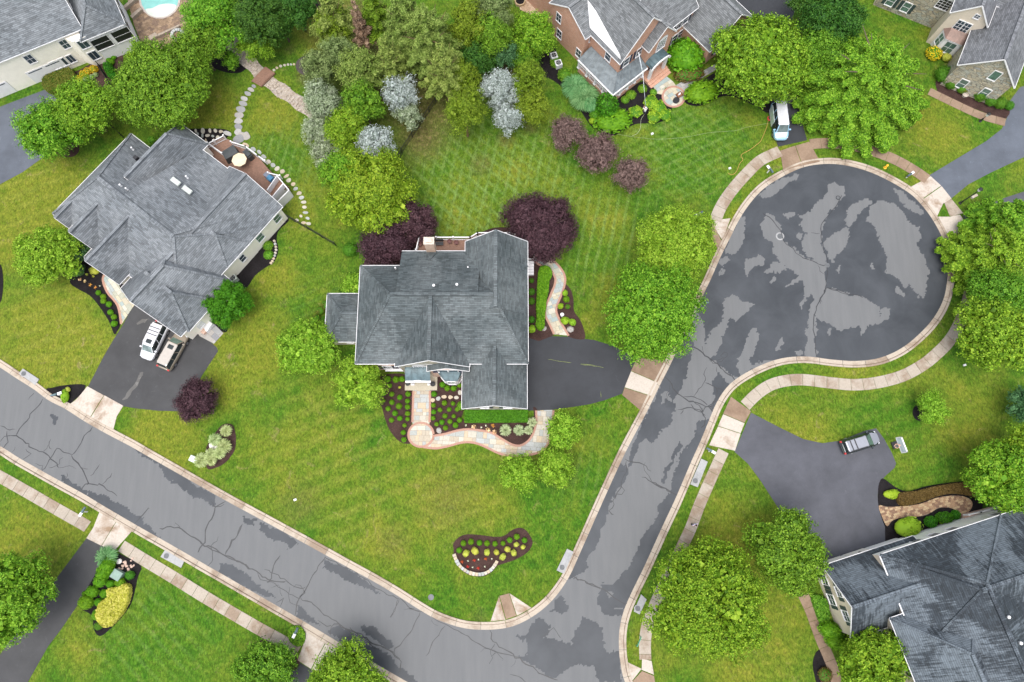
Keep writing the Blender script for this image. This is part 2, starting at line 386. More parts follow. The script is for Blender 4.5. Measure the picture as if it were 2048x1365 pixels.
# ================================================================== ground, lawns, road
def struct(name, mb_or_me, mats=None, parent=None, label=None, kind='structure'):
    o = mb_or_me.build(name, mats, parent) if isinstance(mb_or_me, MB) else link(name, mb_or_me, parent)
    if not parent: o['kind'] = kind
    if label: o['label'] = label
    return o
m = MB(); m.quad((-900, -700, -.03), (900, -700, -.03), (900, 1100, -.03), (-900, 1100, -.03))
struct('ground', m, G)
# the lawn: one fine sheet; point attributes hold how dry the turf is and where the mower left its tracks
gx = np.arange(-92, 92.1, .5); gy = np.arange(-44, 92.1, .5); X, Y = np.meshgrid(gx, gy)
def blob(px, py, r, soft=.5):            # r in photo pixels
    c = P(px, py); R = r*scale_at(px, py); d = np.hypot(X-c.x, Y-c.y)/R
    return np.clip((1+soft-d)/(2*soft), 0, 1)
def mx(*a):
    r = a[0]
    for b in a[1:]: r = np.maximum(r, b)
    return r
dry = mx(.85*blob(100, 700, 130), .75*blob(60, 420, 120), .85*blob(130, 380, 70), .7*blob(560, 560, 40), .65*blob(480, 700, 90), .8*blob(330, 870, 70), .75*blob(450, 760, 50), .35*blob(600, 880, 90),
         .6*blob(80, 1110, 100), .45*blob(500, 400, 60), .75*blob(430, 215, 60), .6*blob(540, 240, 50), .55*blob(1480, 1100, 90), .5*blob(1500, 1290, 110), .6*blob(1600, 850, 60), .5*blob(1930, 830, 70),
         .5*blob(1870, 250, 60), .45*blob(1200, 420, 50), .5*blob(1240, 600, 50), .5*blob(1300, 560, 40), .45*blob(1180, 640, 30), .35*blob(900, 980, 130), .45*blob(780, 1080, 60), .4*blob(1110, 930, 60), .6*blob(1560, 300, 30),
         .5*blob(330, 1140, 40), .5*blob(1700, 748, 45), .5*blob(1480, 440, 30), .5*blob(1840, 360, 20), .5*blob(1270, 1290, 30), .45*blob(880, 1000, 90), .5*blob(640, 420, 60), .4*blob(150, 1290, 40), .35*blob(1050, 420, 120), .45*blob(650, 70, 70))
dry = dry-.5*np.maximum(blob(330, 1230, 110), blob(1130, 1000, 70))-.35*blob(1400, 300, 80)
dirt = mx(.9*blob(700, 60, 70), .95*blob(760, 150, 90), .9*blob(840, 200, 90), .8*blob(620, 150, 26, .3), .95*blob(840, 270, 50, .6), .55*blob(960, 330, 22, .4), .6*blob(1060, 255, 14, .5), .6*blob(1010, 280, 14), .8*blob(1000, 130, 80), .7*blob(905, 210, 50),
          .5*blob(785, 1085, 22, 1.0), .4*blob(895, 1000, 40, 1.0), .4*blob(600, 1010, 30, 1.), .35*blob(1120, 940, 25, 1.), .45*blob(1250, 670, 20), .4*blob(960, 1235, 14), .5*blob(580, 100, 10), .4*blob(510, 40, 60))
sa = mx(.6*blob(1370, 285, 110), .3*blob(650, 620, 80)); sd = mx(.9*blob(1000, 400, 190), .6*blob(560, 330, 90), .85*blob(1200, 470, 110), .35*blob(1000, 250, 80), .35*blob(1180, 950, 70))
sb = mx(.4*blob(300, 1260, 110), .8*blob(950, 380, 170), .5*blob(1360, 290, 110), .35*blob(560, 330, 80))
sc = mx(.65*blob(680, 850, 120), .55*blob(700, 960, 150), .5*blob(900, 980, 100), .55*blob(110, 650, 110), .5*blob(80, 380, 90), .3*blob(1800, 830, 120))
fr = fbm(X*.25+40, Y*.25+9, 4); dry = np.clip(dry*1.1+.2+(fr-.5)*1.0, 0, 1); dirt = np.clip(dirt*(.7+.6*fr), 0, 1)
V = np.stack([X.ravel(), Y.ravel(), np.zeros(X.size)], 1); nx, ny = len(gx), len(gy)
idx = np.arange(nx*ny).reshape(ny, nx); F = np.stack([idx[:-1, :-1].ravel(), idx[:-1, 1:].ravel(), idx[1:, 1:].ravel(), idx[1:, :-1].ravel()], 1)
struct('lawn', fast_mesh('lawn', V, F, G, dict(dry=dry.ravel(), dirt=dirt.ravel(), sa=sa.ravel(), sb=sb.ravel(), sc=sc.ravel(), sd=sd.ravel())))

KA = [(-120, 655), (-60, 692), (0, 727), (35, 750), (73, 774), (101, 795), (134, 812), (178, 840), (223, 865), (265, 887), (298, 906), (363, 943), (446, 990), (490, 1014), (531, 1036), (575, 1060), (619, 1084), (700, 1129), (753, 1158), (800, 1186), (844, 1214), (879, 1233),
      (929, 1249), (981, 1252), (1025, 1245), (1066, 1224), (1101, 1194), (1131, 1152), (1151, 1109), (1172, 1062), (1195, 1010), (1235, 922), (1258, 876), (1288, 820), (1314, 767), (1335, 726), (1367, 657), (1402, 584), (1417, 553), (1434, 514), (1455, 472), (1472, 438), (1493, 406), (1519, 377), (1552, 354),
      (1600, 331), (1644, 323), (1688, 325), (1738, 338), (1782, 358), (1823, 383), (1846, 405), (1867, 432), (1887, 467), (1899, 502), (1902, 537), (1900, 570), (1893, 602), (1877, 634), (1852, 665), (1811, 700), (1764, 722), (1714, 729), (1663, 726), (1613, 720), (1563, 724), (1516, 741), (1475, 765),
      (1453, 787), (1437, 814), (1426, 840), (1408, 884), (1390, 924), (1373, 964), (1355, 1006), (1332, 1055), (1313, 1097), (1293, 1141), (1270, 1188), (1255, 1223), (1247, 1255), (1245, 1287), (1248, 1325), (1258, 1365), (1290, 1425), (1360, 1490), (1500, 1575)]
KB = [(-120, 838), (-60, 868), (0, 901), (33, 922), (70, 943), (111, 966), (164, 995), (202, 1018), (272, 1059), (334, 1094), (410, 1138), (445, 1158), (528, 1206), (592, 1243), (649, 1277), (691, 1302), (772, 1349), (850, 1394), (905, 1428), (1100, 1540), (1300, 1660)]
KAs = smooth(KA, 4); KBs = smooth(KB, 4)
kaw = [P2(*p) for p in KAs]; kbw = [P2(*p) for p in KBs]
road_poly = kaw+kbw[::-1]
px_in = lambda pts: [P2(*p) for p in pts]
gx = np.arange(-76, 76, .15); gy = np.arange(-36, 50, .15); X, Y = np.meshgrid(gx, gy)
ins = inside(X, Y, road_poly)
wx = X+(fbm(X*.7, Y*.7, 4)-.5)*1.0+(fbm(X*3.1+9, Y*3.1, 3)-.5)*.55; wy = Y+(fbm(X*.7+50, Y*.7+3, 4)-.5)*1.0+(fbm(X*3.1, Y*3.1+31, 3)-.5)*.55
WET = [[(1500, 370), (1620, 300), (1780, 330), (1900, 420), (1930, 560), (1890, 680), (1760, 750), (1610, 740), (1530, 750), (1490, 765), (1450, 740), (1425, 720), (1435, 690), (1440, 660), (1428, 650), (1412, 690), (1405, 640), (1395, 620), (1380, 600), (1430, 500)],
    [(1310, 800), (1330, 740), (1370, 660), (1385, 690), (1378, 730), (1372, 750), (1350, 790), (1342, 800), (1330, 780)],
    [(1428, 838), (1397, 845), (1385, 880), (1362, 905), (1355, 925), (1345, 960), (1335, 985), (1317, 1015), (1308, 1041), (1291, 1065), (1267, 1111), (1244, 1155), (1229, 1173), (1209, 1167), (1206, 1185), (1191, 1199), (1200, 1217), (1220, 1232), (1247, 1233), (1275, 1190), (1310, 1110), (1345, 1050), (1390, 930), (1440, 830)],
    [(1329, 799), (1355, 805), (1340, 849), (1308, 884), (1288, 879), (1296, 840)], [(1300, 810), (1320, 790), (1315, 830), (1290, 880), (1262, 925), (1252, 935), (1262, 900)],
    [(1235, 925), (1258, 935), (1250, 965), (1232, 985), (1217, 1018), (1203, 1065), (1179, 1111), (1168, 1141), (1153, 1152), (1130, 1160), (1165, 1075), (1200, 990)],
    [(1022, 1276), (1049, 1270), (1052, 1264), (1078, 1240), (1096, 1246), (1097, 1258), (1084, 1279), (1110, 1281), (1140, 1284), (1157, 1258), (1166, 1237), (1180, 1237), (1200, 1249), (1205, 1270), (1208, 1285), (1218, 1290), (1236, 1300), (1242, 1365), (1195, 1365), (1190, 1330), (1157, 1328), (1125, 1343), (1110, 1358), (1081, 1343), (1052, 1322), (1034, 1315), (1057, 1308), (1057, 1281)],
    [(1096, 1217), (1110, 1214), (1116, 1191), (1122, 1193), (1138, 1217), (1136, 1229), (1125, 1230)], [(1420, 760), (1440, 745), (1458, 770), (1440, 800), (1430, 830), (1415, 815), (1430, 790)],
    [(655, 1262), (678, 1255), (702, 1276), (758, 1300), (798, 1330), (840, 1365), (790, 1375), (748, 1334), (694, 1300)], [(435, 1128), (459, 1131), (494, 1152), (507, 1164), (539, 1180), (552, 1197), (544, 1194), (504, 1184), (470, 1172), (435, 1150)],
    [(595, 1214), (635, 1238), (641, 1247), (619, 1243), (590, 1233)], [(173, 980), (243, 1010), (302, 1059), (320, 1082), (293, 1066), (252, 1045), (176, 1001)], [(515, 1043), (528, 1048), (571, 1067), (595, 1086), (584, 1098), (550, 1082), (523, 1063)],
    [(649, 1116), (681, 1132), (734, 1164), (765, 1188), (721, 1175), (681, 1154), (649, 1135)], [(490, 1030), (510, 1036), (507, 1052), (490, 1047)], [(320, 925), (373, 955), (429, 994), (426, 1012), (388, 994), (359, 975), (332, 955)],
    [(721, 1252), (740, 1253), (785, 1292), (774, 1300), (735, 1274)], [(264, 885), (290, 900), (330, 925), (325, 938), (290, 915), (262, 895)], [(118, 945), (150, 965), (175, 985), (170, 1000), (130, 975)], [(-20, 930), (5, 905), (0, 890), (-20, 880)],
    [(1365, 888), (1358, 905), (1347, 920), (1342, 940), (1330, 965), (1326, 955), (1340, 925), (1350, 900), (1357, 880)], [(100, 828), (118, 835), (112, 848), (104, 845)], [(230, 855), (245, 865), (240, 872), (228, 864)]]
DRYP = [[(1515, 395), (1530, 378), (1565, 355), (1590, 345), (1600, 352), (1575, 370), (1550, 390), (1530, 400)], [(1450, 505), (1462, 470), (1475, 445), (1487, 430), (1494, 445), (1488, 475), (1472, 508), (1458, 508)],
    [(1522, 455), (1530, 425), (1545, 432), (1560, 455), (1563, 472), (1578, 485), (1600, 508), (1620, 520), (1651, 530), (1653, 560), (1652, 580), (1643, 598), (1630, 605), (1618, 590), (1610, 600), (1605, 622), (1601, 605), (1610, 575), (1600, 560), (1585, 545), (1560, 528), (1548, 503), (1545, 485), (1530, 480)],
    [(1655, 372), (1668, 367), (1687, 369), (1687, 392), (1672, 408), (1652, 440), (1642, 460), (1642, 480), (1653, 530), (1636, 528), (1616, 515), (1604, 500), (1602, 485), (1614, 465), (1600, 448), (1610, 437), (1590, 430), (1625, 418), (1640, 400), (1655, 385)],
    [(1697, 420), (1720, 398), (1740, 397), (1747, 405), (1727, 422), (1712, 442), (1698, 453), (1692, 440)], [(1650, 480), (1680, 460), (1699, 452), (1698, 475), (1685, 505), (1663, 526), (1655, 505), (1648, 490)],
    [(1733, 447), (1745, 410), (1765, 400), (1790, 408), (1802, 420), (1812, 437), (1835, 455), (1843, 478), (1832, 482), (1852, 520), (1859, 545), (1852, 580), (1843, 600), (1835, 585), (1820, 567), (1812, 577), (1800, 558), (1772, 547), (1770, 510), (1758, 490), (1752, 460), (1745, 447)],
    [(1652, 578), (1680, 582), (1700, 588), (1730, 592), (1760, 617), (1758, 630), (1770, 615), (1785, 617), (1780, 630), (1755, 648), (1735, 652), (1722, 678), (1718, 657), (1700, 657), (1682, 662), (1665, 650), (1650, 642), (1635, 637), (1633, 620), (1640, 598)],
    [(1625, 600), (1643, 585), (1640, 600), (1633, 620), (1630, 660), (1632, 717), (1611, 714), (1613, 680), (1617, 640)], [(1440, 640), (1455, 597), (1465, 592), (1512, 610), (1490, 632), (1473, 642), (1462, 632), (1452, 645), (1443, 670), (1438, 700), (1425, 720), (1400, 740), (1410, 700), (1425, 660)],
    [(1475, 720), (1490, 680), (1510, 655), (1517, 665), (1508, 700), (1498, 725), (1505, 740), (1480, 752), (1471, 735)], [(1485, 537), (1490, 520), (1515, 507), (1534, 515), (1530, 530), (1500, 542), (1490, 548)], [(1528, 547), (1545, 527), (1560, 526), (1573, 540), (1560, 548), (1545, 545)],
    [(1549, 702), (1555, 680), (1563, 674), (1563, 690), (1553, 703)], [(1783, 372), (1805, 383), (1832, 408), (1847, 428), (1840, 432), (1815, 418), (1798, 395)], [(1786, 575), (1795, 571), (1809, 588), (1805, 593), (1790, 586)], [(1500, 738), (1520, 725), (1550, 719), (1562, 721), (1530, 731), (1505, 746)],
    [(1438, 518), (1455, 512), (1460, 520), (1445, 535), (1438, 530)], [(1438, 545), (1454, 537), (1450, 550), (1440, 553)], [(1590, 475), (1602, 463), (1608, 470), (1596, 482)], [(1572, 428), (1585, 425), (1590, 432), (1578, 438)], [(1740, 530), (1748, 525), (1750, 538), (1742, 540)], [(1674, 540), (1680, 533), (1681, 545), (1675, 548)], [(1592, 700), (1605, 695), (1610, 705), (1597, 710)],
    [(1537, 560), (1545, 552), (1550, 560), (1540, 568)], [(1565, 577), (1585, 560), (1605, 548), (1612, 556), (1590, 566)], [(1652, 660), (1660, 655), (1662, 668), (1653, 670)],
    [(1210, 1185), (1222, 1186), (1228, 1198), (1218, 1197)], [(1230, 1213), (1245, 1215), (1250, 1220), (1235, 1219)], [(1206, 1290), (1222, 1288), (1230, 1298), (1218, 1305), (1207, 1300)], [(1110, 1270), (1125, 1268), (1145, 1275), (1140, 1284), (1120, 1283)]]
wet = np.zeros(X.shape)
for q in WET: wet[inside(wx, wy, px_in(q))] = 1
for q in DRYP: wet[inside(wx, wy, px_in(q))] = 0
def grid_sheet(name, ins, z, mats, attrs):
    ny, nx = X.shape; cell = ins[:-1, :-1] | ins[1:, 1:] | ins[:-1, 1:] | ins[1:, :-1]
    idx = np.arange(nx*ny).reshape(ny, nx)
    F = np.stack([idx[:-1, :-1][cell], idx[:-1, 1:][cell], idx[1:, 1:][cell], idx[1:, :-1][cell]], 1)
    us, inv = np.unique(F, return_inverse=True); F = inv.reshape(-1, 4)
    V = np.stack([X.ravel()[us], Y.ravel()[us], np.full(len(us), z)], 1)
    return fast_mesh(name, V, F, mats, {k: a.ravel()[us] for k, a in attrs.items()})
road = struct('road', grid_sheet('road', ins, .006, ROAD, dict(wet=wet)))

# sealed cracks: thin tar ribbons poured on the road
def jitter_line(pts, amp=.10):
    pts = [Vector(P2(*p)) for p in pts]; out = resample(pts, .45)+[pts[-1]]
    ph = random.random()*100
    for i, p in enumerate(out[1:-1], 1):
        out[i] = p+Vector((vnoise(np.array([i*.8+ph]), np.array([3.1]))[0]-.5, vnoise(np.array([i*.8]), np.array([ph]))[0]-.5))*amp*4
    return out
def ribbon(mb, line, w, z, taper=True):
    n = len(line)
    if n < 2: return
    L = []; R = []
    for i, p in enumerate(line):
        d = (line[min(i+1, n-1)]-line[max(i-1, 0)])
        if d.length < 1e-6: d = Vector((1, 0))
        d.normalize(); nn = Vector((-d.y, d.x)); ww = w*(.7+.6*random.random())*(.35 if taper and i in (0, n-1) else 1)/2
        L.append((*(p+nn*ww), z)); R.append((*(p-nn*ww), z))
    mb.add(L+R, [(n+i, n+i+1, i+1, i) for i in range(n-1)])
A7 = (.2345, 0, 650); ABL = (.293, 0, 965); A8 = (.2674, 400, 1000); A4 = (.293, 700, 965); A1 = (.293, 1150, 965); A2 = (.293, 1150, 650); AC = (.293, 1200, 350); AD = (.293, 1600, 350)
CR = [(A7, [(0, 860), (60, 905), (130, 890)], .09), (A7, [(60, 905), (70, 985), (30, 1050)], .12), (A7, [(80, 945), (140, 945), (250, 1030), (370, 1090), (440, 1140), (500, 1220)], .12), (A7, [(365, 630), (290, 730), (190, 855), (140, 940)], .11), (A7, [(790, 870), (690, 1000), (615, 1110)], .11), (A7, [(615, 1110), (540, 1085), (480, 1045), (440, 1140), (360, 1240)], .09),
      (A7, [(610, 1115), (660, 1180), (700, 1240), (740, 1340), (745, 1365)], .15), (A7, [(850, 1190), (770, 1290)], .08), (A7, [(955, 1265), (870, 1365)], .08), (A7, [(410, 1025), (370, 1080)], .07), (A7, [(540, 1130), (490, 1190), (420, 1220)], .07), (A7, [(435, 975), (410, 1020), (440, 1060)], .07), (A7, [(220, 1060), (260, 1100), (200, 1150)], .06), (A7, [(130, 1040), (100, 1090)], .06), (A7, [(570, 1260), (580, 1300), (540, 1330)], .07), (A7, [(300, 1180), (350, 1200), (360, 1260)], .06), (A7, [(240, 640), (250, 610), (290, 580)], .07), (A7, [(700, 1220), (750, 1230)], .06), (A7, [(0, 1000), (40, 950), (80, 945)], .08), (A7, [(500, 1220), (600, 1210), (650, 1230)], .05),
      (ABL, [(1090, 315), (1190, 300), (1300, 375), (1390, 420), (1540, 500), (1706, 590)], .13), (ABL, [(1540, 130), (1470, 175), (1440, 250), (1410, 320), (1390, 420), (1350, 480)], .13), (ABL, [(1655, 285), (1600, 390), (1540, 495)], .10), (ABL, [(920, 280), (970, 230), (1020, 180)], .10), (ABL, [(550, 60), (590, 10), (700, 20), (800, 95)], .10), (ABL, [(1490, 370), (1440, 440), (1450, 530), (1410, 580)], .07), (ABL, [(1440, 130), (1470, 175), (1530, 150)], .12), (ABL, [(1190, 300), (1200, 280), (1230, 310)], .05),
      (A8, [(0, 320), (190, 410), (430, 545), (520, 600), (640, 610)], .12), (A8, [(320, 180), (250, 290), (190, 405)], .10), (A8, [(600, 415), (560, 480), (550, 540), (500, 620)], .12), (A8, [(480, 520), (550, 545), (640, 600), (700, 660), (790, 650)], .10), (A8, [(940, 425), (860, 540), (790, 650), (750, 730), (710, 870)], .12), (A8, [(750, 730), (860, 800), (960, 880), (1040, 930), (1200, 1000), (1290, 1080), (1450, 1150), (1496, 1190)], .11),
      (A8, [(1040, 930), (1120, 990), (1220, 1050), (1350, 1130)], .08), (A8, [(1490, 740), (1460, 810), (1430, 880)], .08), (A8, [(980, 1020), (990, 940), (1040, 930)], .10), (A8, [(570, 770), (620, 740), (600, 800)], .12), (A8, [(930, 430), (1000, 460), (1200, 570), (1350, 680), (1490, 740)], .10), (A8, [(670, 650), (660, 720), (690, 770), (740, 790)], .06), (A8, [(430, 545), (460, 590), (560, 630), (640, 680), (750, 740)], .07), (A8, [(700, 660), (740, 630), (790, 690), (750, 730)], .08), (A8, [(880, 900), (950, 960), (980, 940)], .09), (A8, [(530, 660), (600, 640), (620, 720)], .05),
      (A4, [(0, 990), (60, 1050), (200, 1120), (300, 1165), (340, 1220), (330, 1300)], .11), (A4, [(480, 880), (400, 1030), (300, 1165)], .11), (A4, [(650, 980), (560, 1090), (520, 1185)], .10), (A4, [(480, 880), (560, 930), (650, 960), (780, 1030), (850, 1085), (960, 1150), (1150, 1190)], .10), (A4, [(955, 1010), (960, 1080), (1100, 1170), (1190, 1230), (1300, 1300), (1420, 1350)], .12), (A4, [(330, 790), (310, 880), (280, 925)], .08), (A4, [(340, 790), (400, 850), (480, 880)], .12), (A4, [(990, 1100), (960, 1160), (965, 1220), (950, 1230)], .07), (A4, [(1300, 1060), (1390, 990), (1440, 1060)], .06), (A4, [(1500, 630), (1600, 680), (1706, 730)], .09), (A4, [(965, 1190), (990, 1170)], .08), (A4, [(0, 1040), (80, 1080), (200, 1140)], .05), (A4, [(890, 1160), (910, 1130), (1000, 1160), (1040, 1220)], .05), (A4, [(1090, 1310), (1150, 1330), (1200, 1365)], .09), (A4, [(1140, 1190), (1120, 1240), (1100, 1260)], .05), (A4, [(370, 870), (400, 850), (440, 860)], .08), (A4, [(560, 930), (550, 970), (600, 980)], .05),
      (A1, [(0, 645), (100, 690), (190, 735), (300, 810), (360, 840)], .11), (A1, [(520, 0), (600, 40), (690, 85)], .12), (A1, [(210, 120), (260, 130), (290, 90), (330, 60), (300, 20)], .08), (A1, [(260, 130), (270, 170), (240, 190), (265, 220)], .10),
      (A2, [(790, 140), (900, 215), (980, 280), (1090, 380)], .13), (A2, [(900, 290), (880, 330), (890, 395), (830, 460), (810, 490)], .07), (A2, [(890, 395), (960, 430), (1040, 460)], .10), (A2, [(610, 350), (650, 400), (680, 460), (740, 490), (830, 540), (900, 560), (960, 620)], .12), (A2, [(700, 580), (780, 570), (850, 580), (900, 640), (860, 700)], .10), (A2, [(740, 490), (850, 500), (900, 550)], .10), (A2, [(340, 915), (420, 940), (480, 960), (520, 1000)], .10), (A2, [(455, 1040), (530, 1075), (610, 1110), (690, 1160)], .11), (A2, [(480, 940), (475, 980), (490, 1030), (530, 1075)], .06), (A2, [(960, 430), (960, 480), (940, 550), (900, 560)], .10), (A2, [(350, 930), (345, 1000), (330, 1050), (280, 1190)], .09), (A2, [(860, 600), (880, 560), (940, 540), (1000, 470)], .08), (A2, [(650, 400), (640, 440), (610, 540)], .05), (A2, [(720, 610), (740, 580)], .10),
      (A2, [(905, 225), (930, 262), (970, 265), (1010, 240), (1040, 205), (1020, 182), (1000, 205), (1010, 235), (960, 240)], .06), (A2, [(880, 200), (870, 150)], .05), (A2, [(965, 290), (970, 325)], .07), (A2, [(780, 520), (850, 545), (880, 600), (830, 590), (790, 540)], .10), (A2, [(870, 570), (860, 610), (890, 620)], .12), (A2, [(930, 560), (960, 600)], .12), (A2, [(300, 1000), (340, 1005)], .06),
      (AC, [(1110, 260), (1200, 330), (1235, 400), (1250, 450), (1350, 545), (1480, 610), (1540, 615)], .09), (AC, [(1650, 140), (1620, 200), (1540, 300), (1500, 390), (1530, 500), (1548, 600), (1548, 770), (1500, 840), (1470, 900), (1460, 1060), (1475, 1100), (1475, 1250)], .09), (AC, [(1548, 770), (1640, 790), (1706, 820)], .09), (AC, [(1485, 615), (1490, 640), (1530, 680)], .05), (AC, [(1500, 400), (1440, 395)], .06), (AC, [(1548, 770), (1515, 830), (1505, 880)], .10), (AD, [(180, 770), (270, 800), (340, 820), (430, 830)], .08), (AD, [(150, 870), (140, 840), (180, 775)], .08)]
m = MB()
for i, (a, pts, w) in enumerate(CR):
    ribbon(m, jitter_line(off(pts, *a)), w*1.0, .0105+.0004*(i % 9))
o = m.build('crack_seal', TAR, road); o['kind'] = 'stuff'; o['label'] = 'dark tar lines sealing the cracks of the grey road'

KERB_LINE = plain('kerb_brown_line', (.10, .055, .035), .9, 0, .4, 1.5)  # narrow dark-brown strip on the pan at the foot of the kerb riser
# ------------------------------------------------------------------ kerbs, one piece per pour
DRV_LOW = [(180, 835), (232, 1040), (640, 1275), (1300, 770), (1600, 330), (1860, 420), (1905, 480), (1425, 850), (1010, 1248), (1350, 690)]
DRV_LOW = [Vector(P2(*p)) for p in DRV_LOW]
def kerb(label, path, side):          # side +1: road on the right of travel
    root = empty('kerb'); root['kind'] = 'structure'; root['label'] = label
    line = resample([Vector(P2(*p)) for p in path], .36)
    seg = 8
    for s in range(0, len(line)-1, seg):
        part = line[s:s+seg+1]
        if len(part) < 3: break
        prof = [(-.42, .012), (.10, .03), (.145, .031), (.19, .12), (.42, .13), (.43, -.02)]
        rows = []
        for i, p in enumerate(part):
            j = s+i; d = (line[min(j+1, len(line)-1)]-line[max(j-1, 0)]).normalized(); nn = Vector((-d.y, d.x))*side
            dd = min((p-q).length for q in DRV_LOW); low = min(1, max(0, (dd-2.6)/1.5))
            q = p.copy()
            if i == 0: q = p+d*.022
            if i == len(part)-1: q = p-d*.022
            rows.append([(*(q+nn*a), (z if z <= .03 else .03+(z-.03)*(.25+.75*low))) for a, z in prof])
        m = MB(); k = len(prof); vs = [v for r in rows for v in r]; fs = []
        for r in range(len(rows)-1):
            for c in range(k-1): fs.append((r*k+c, r*k+c+1, (r+1)*k+c+1, (r+1)*k+c) if side < 0 else ((r+1)*k+c, (r+1)*k+c+1, r*k+c+1, r*k+c))
        m.add(vs, fs); m.m = [1 if i % (k-1) == 1 else 0 for i in range(len(fs))]; m.build('kerb_segment', [KERB, KERB_LINE], root)
    return root
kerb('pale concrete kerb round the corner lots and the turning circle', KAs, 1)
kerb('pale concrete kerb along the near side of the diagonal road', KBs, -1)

# ------------------------------------------------------------------ pavements, slab by slab
def walk(label, path, w, step=1.5, name='sidewalk', mat=None, z=.045):
    root = empty(name); root['kind'] = 'structure'; root['label'] = label
    line = [Vector(P2(*p)) for p in smooth(path, 5)]; fine = resample(line, step/5)
    for s in range(0, len(fine)-1, 5):
        part = fine[s:s+6]
        if len(part) < 3: break
        L = []; R = []
        for i, p in enumerate(part):
            j = s+i; d = (fine[min(j+1, len(fine)-1)]-fine[max(j-1, 0)]).normalized(); nn = Vector((-d.y, d.x))*w/2
            q = p+d*(.02 if i == 0 else -.02 if i == len(part)-1 else 0)
            L.append(q+nn); R.append(q-nn)
        m = MB(); m.prism([tuple(x) for x in L+R[::-1]], -.02, z+random.uniform(0, .006)); m.build('slab', mat or CONC, root)
    return root
walk('concrete footpath along the bottom-left lawns', [(-70, 915), (-25, 940), (29, 970), (59, 987), (111, 1017), (164, 1047), (180, 1057)], 1.35)
walk('concrete footpath between the two near driveways', [(243, 1092), (290, 1121), (340, 1151), (416, 1198), (491, 1242), (526, 1262), (566, 1284), (600, 1306)], 1.35)
walk('concrete footpath round the upper left of the turning circle', [(1560, 303), (1522, 321), (1493, 348), (1464, 381), (1442, 414), (1430, 443)], 1.55)
walk('concrete footpath under the big tree at the top of the circle', [(1620, 289), (1655, 287), (1700, 291), (1746, 303), (1790, 320), (1829, 342), (1855, 360)], 1.5, mat=RUST)
walk('concrete footpath bending round the lower right of the circle', [(1943, 512), (1941, 555), (1935, 603), (1915, 655), (1896, 685), (1870, 711), (1843, 732), (1803, 753), (1753, 766), (1706, 770), (1659, 766), (1607, 760), (1572, 762), (1540, 771), (1512, 790), (1490, 812)], 1.45)
walk('concrete footpath beside the side road', [(1447, 902), (1431, 937), (1414, 975), (1397, 1015), (1380, 1060), (1355, 1112), (1330, 1165), (1308, 1215), (1295, 1250), (1290, 1285), (1291, 1325)], 1.35)
m = MB(); m.prism(px_in([(1888, 405), (1903, 399), (1926, 427), (1905, 433), (1899, 432)]), 0, .045); struct('sidewalk', m, CONC, label='short footpath piece beside the lamp post')
walk('tan concrete garden path below the stone house', [(1858, 183), (1905, 206), (1960, 231), (2012, 246)], 1.15, 1.6, 'garden_path', RUST)
walk('brown concrete path beside the bottom right house', [(1606, 1190), (1622, 1225), (1640, 1275), (1655, 1310), (1668, 1345), (1680, 1400)], 1.25, 1.5, 'garden_path', RUST)

# driveways and aprons
NSL = [0]
def slabpoly(name, pts, mat, z, label=None, sm=0, base=-.02):
    NSL[0] += 1; z += .0005*NSL[0]
    m = MB(); m.prism(px_in(smooth(pts, sm, True) if sm else pts), base, z); return struct(name, m, mat, label=label)
slabpoly('driveway', [(1040, 671), (1056, 671), (1140, 674), (1190, 681), (1225, 692), (1274, 715), (1244, 788), (1209, 801), (1179, 809), (1148, 814), (1104, 820), (1050, 822)], D_DARK, .014, 'dark sealed driveway beside the central house')
slabpoly('driveway', [(272, 600), (246, 650), (227, 680), (206, 716), (188, 751), (176, 774), (247, 813), (270, 817), (317, 822), (359, 823), (378, 795), (405, 750), (436, 703), (434, 696), (384, 650), (330, 600), (290, 585)], D_LEFT, .014, 'dark driveway with two parked cars')
slabpoly('driveway', [(217, 1098), (173, 1077), (117, 1152), (60, 1225), (0, 1310), (-60, 1400), (30, 1410), (97, 1292), (123, 1258), (155, 1211), (190, 1150)], D_LEFT, .014, 'dark driveway at the bottom left')
slabpoly('driveway', [(592, 1321), (626, 1342), (600, 1385), (560, 1430), (530, 1430), (560, 1370)], D_DARK, .014, 'dark driveway between two bushes at the bottom edge')
slabpoly('driveway', [(1502, 826), (1560, 856), (1607, 879), (1645, 887), (1680, 882), (1730, 862), (1752, 857), (1768, 878), (1783, 905), (1792, 927), (1789, 936), (1771, 952), (1760, 965), (1755, 990), (1757, 1012), (1766, 1037), (1775, 1053), (1800, 1095), (1660, 1150), (1630, 1135), (1600, 1085), (1554, 1013), (1522, 963), (1496, 928), (1469, 904)], D_MID, .014, 'wide grey driveway with a parked car at its end')
slabpoly('driveway', [(1857, 352), (1972, 283), (2004, 258), (2014, 236), (2010, 215), (2040, 175), (2120, 150), (2120, 290), (2045, 316), (1981, 346), (1937, 369), (1903, 397)], D_BLUE, .014, 'blue-grey driveway up to the stone house')
slabpoly('driveway', [(1925, 430), (1966, 414), (2010, 396), (2120, 360), (2120, 430), (1990, 450), (1940, 463)], D_MID, .014, 'grey driveway running under the right-hand trees')
slabpoly('driveway', [(1556, 294), (1540, 243), (1534, 205), (1532, 150), (1510, 100), (1490, 50), (1470, 0), (1440, -50), (1600, -50), (1590, 20), (1578, 60), (1585, 120), (1594, 180), (1601, 234), (1614, 281)], D_DARK, .014, 'dark driveway under the white van')
slabpoly('driveway', [(-80, 240), (0, 214), (95, 178), (115, 200), (150, 240), (120, 290), (85, 316), (45, 345), (0, 369), (-80, 420)], D_BLUE, .014, 'stained driveway at the cream house')
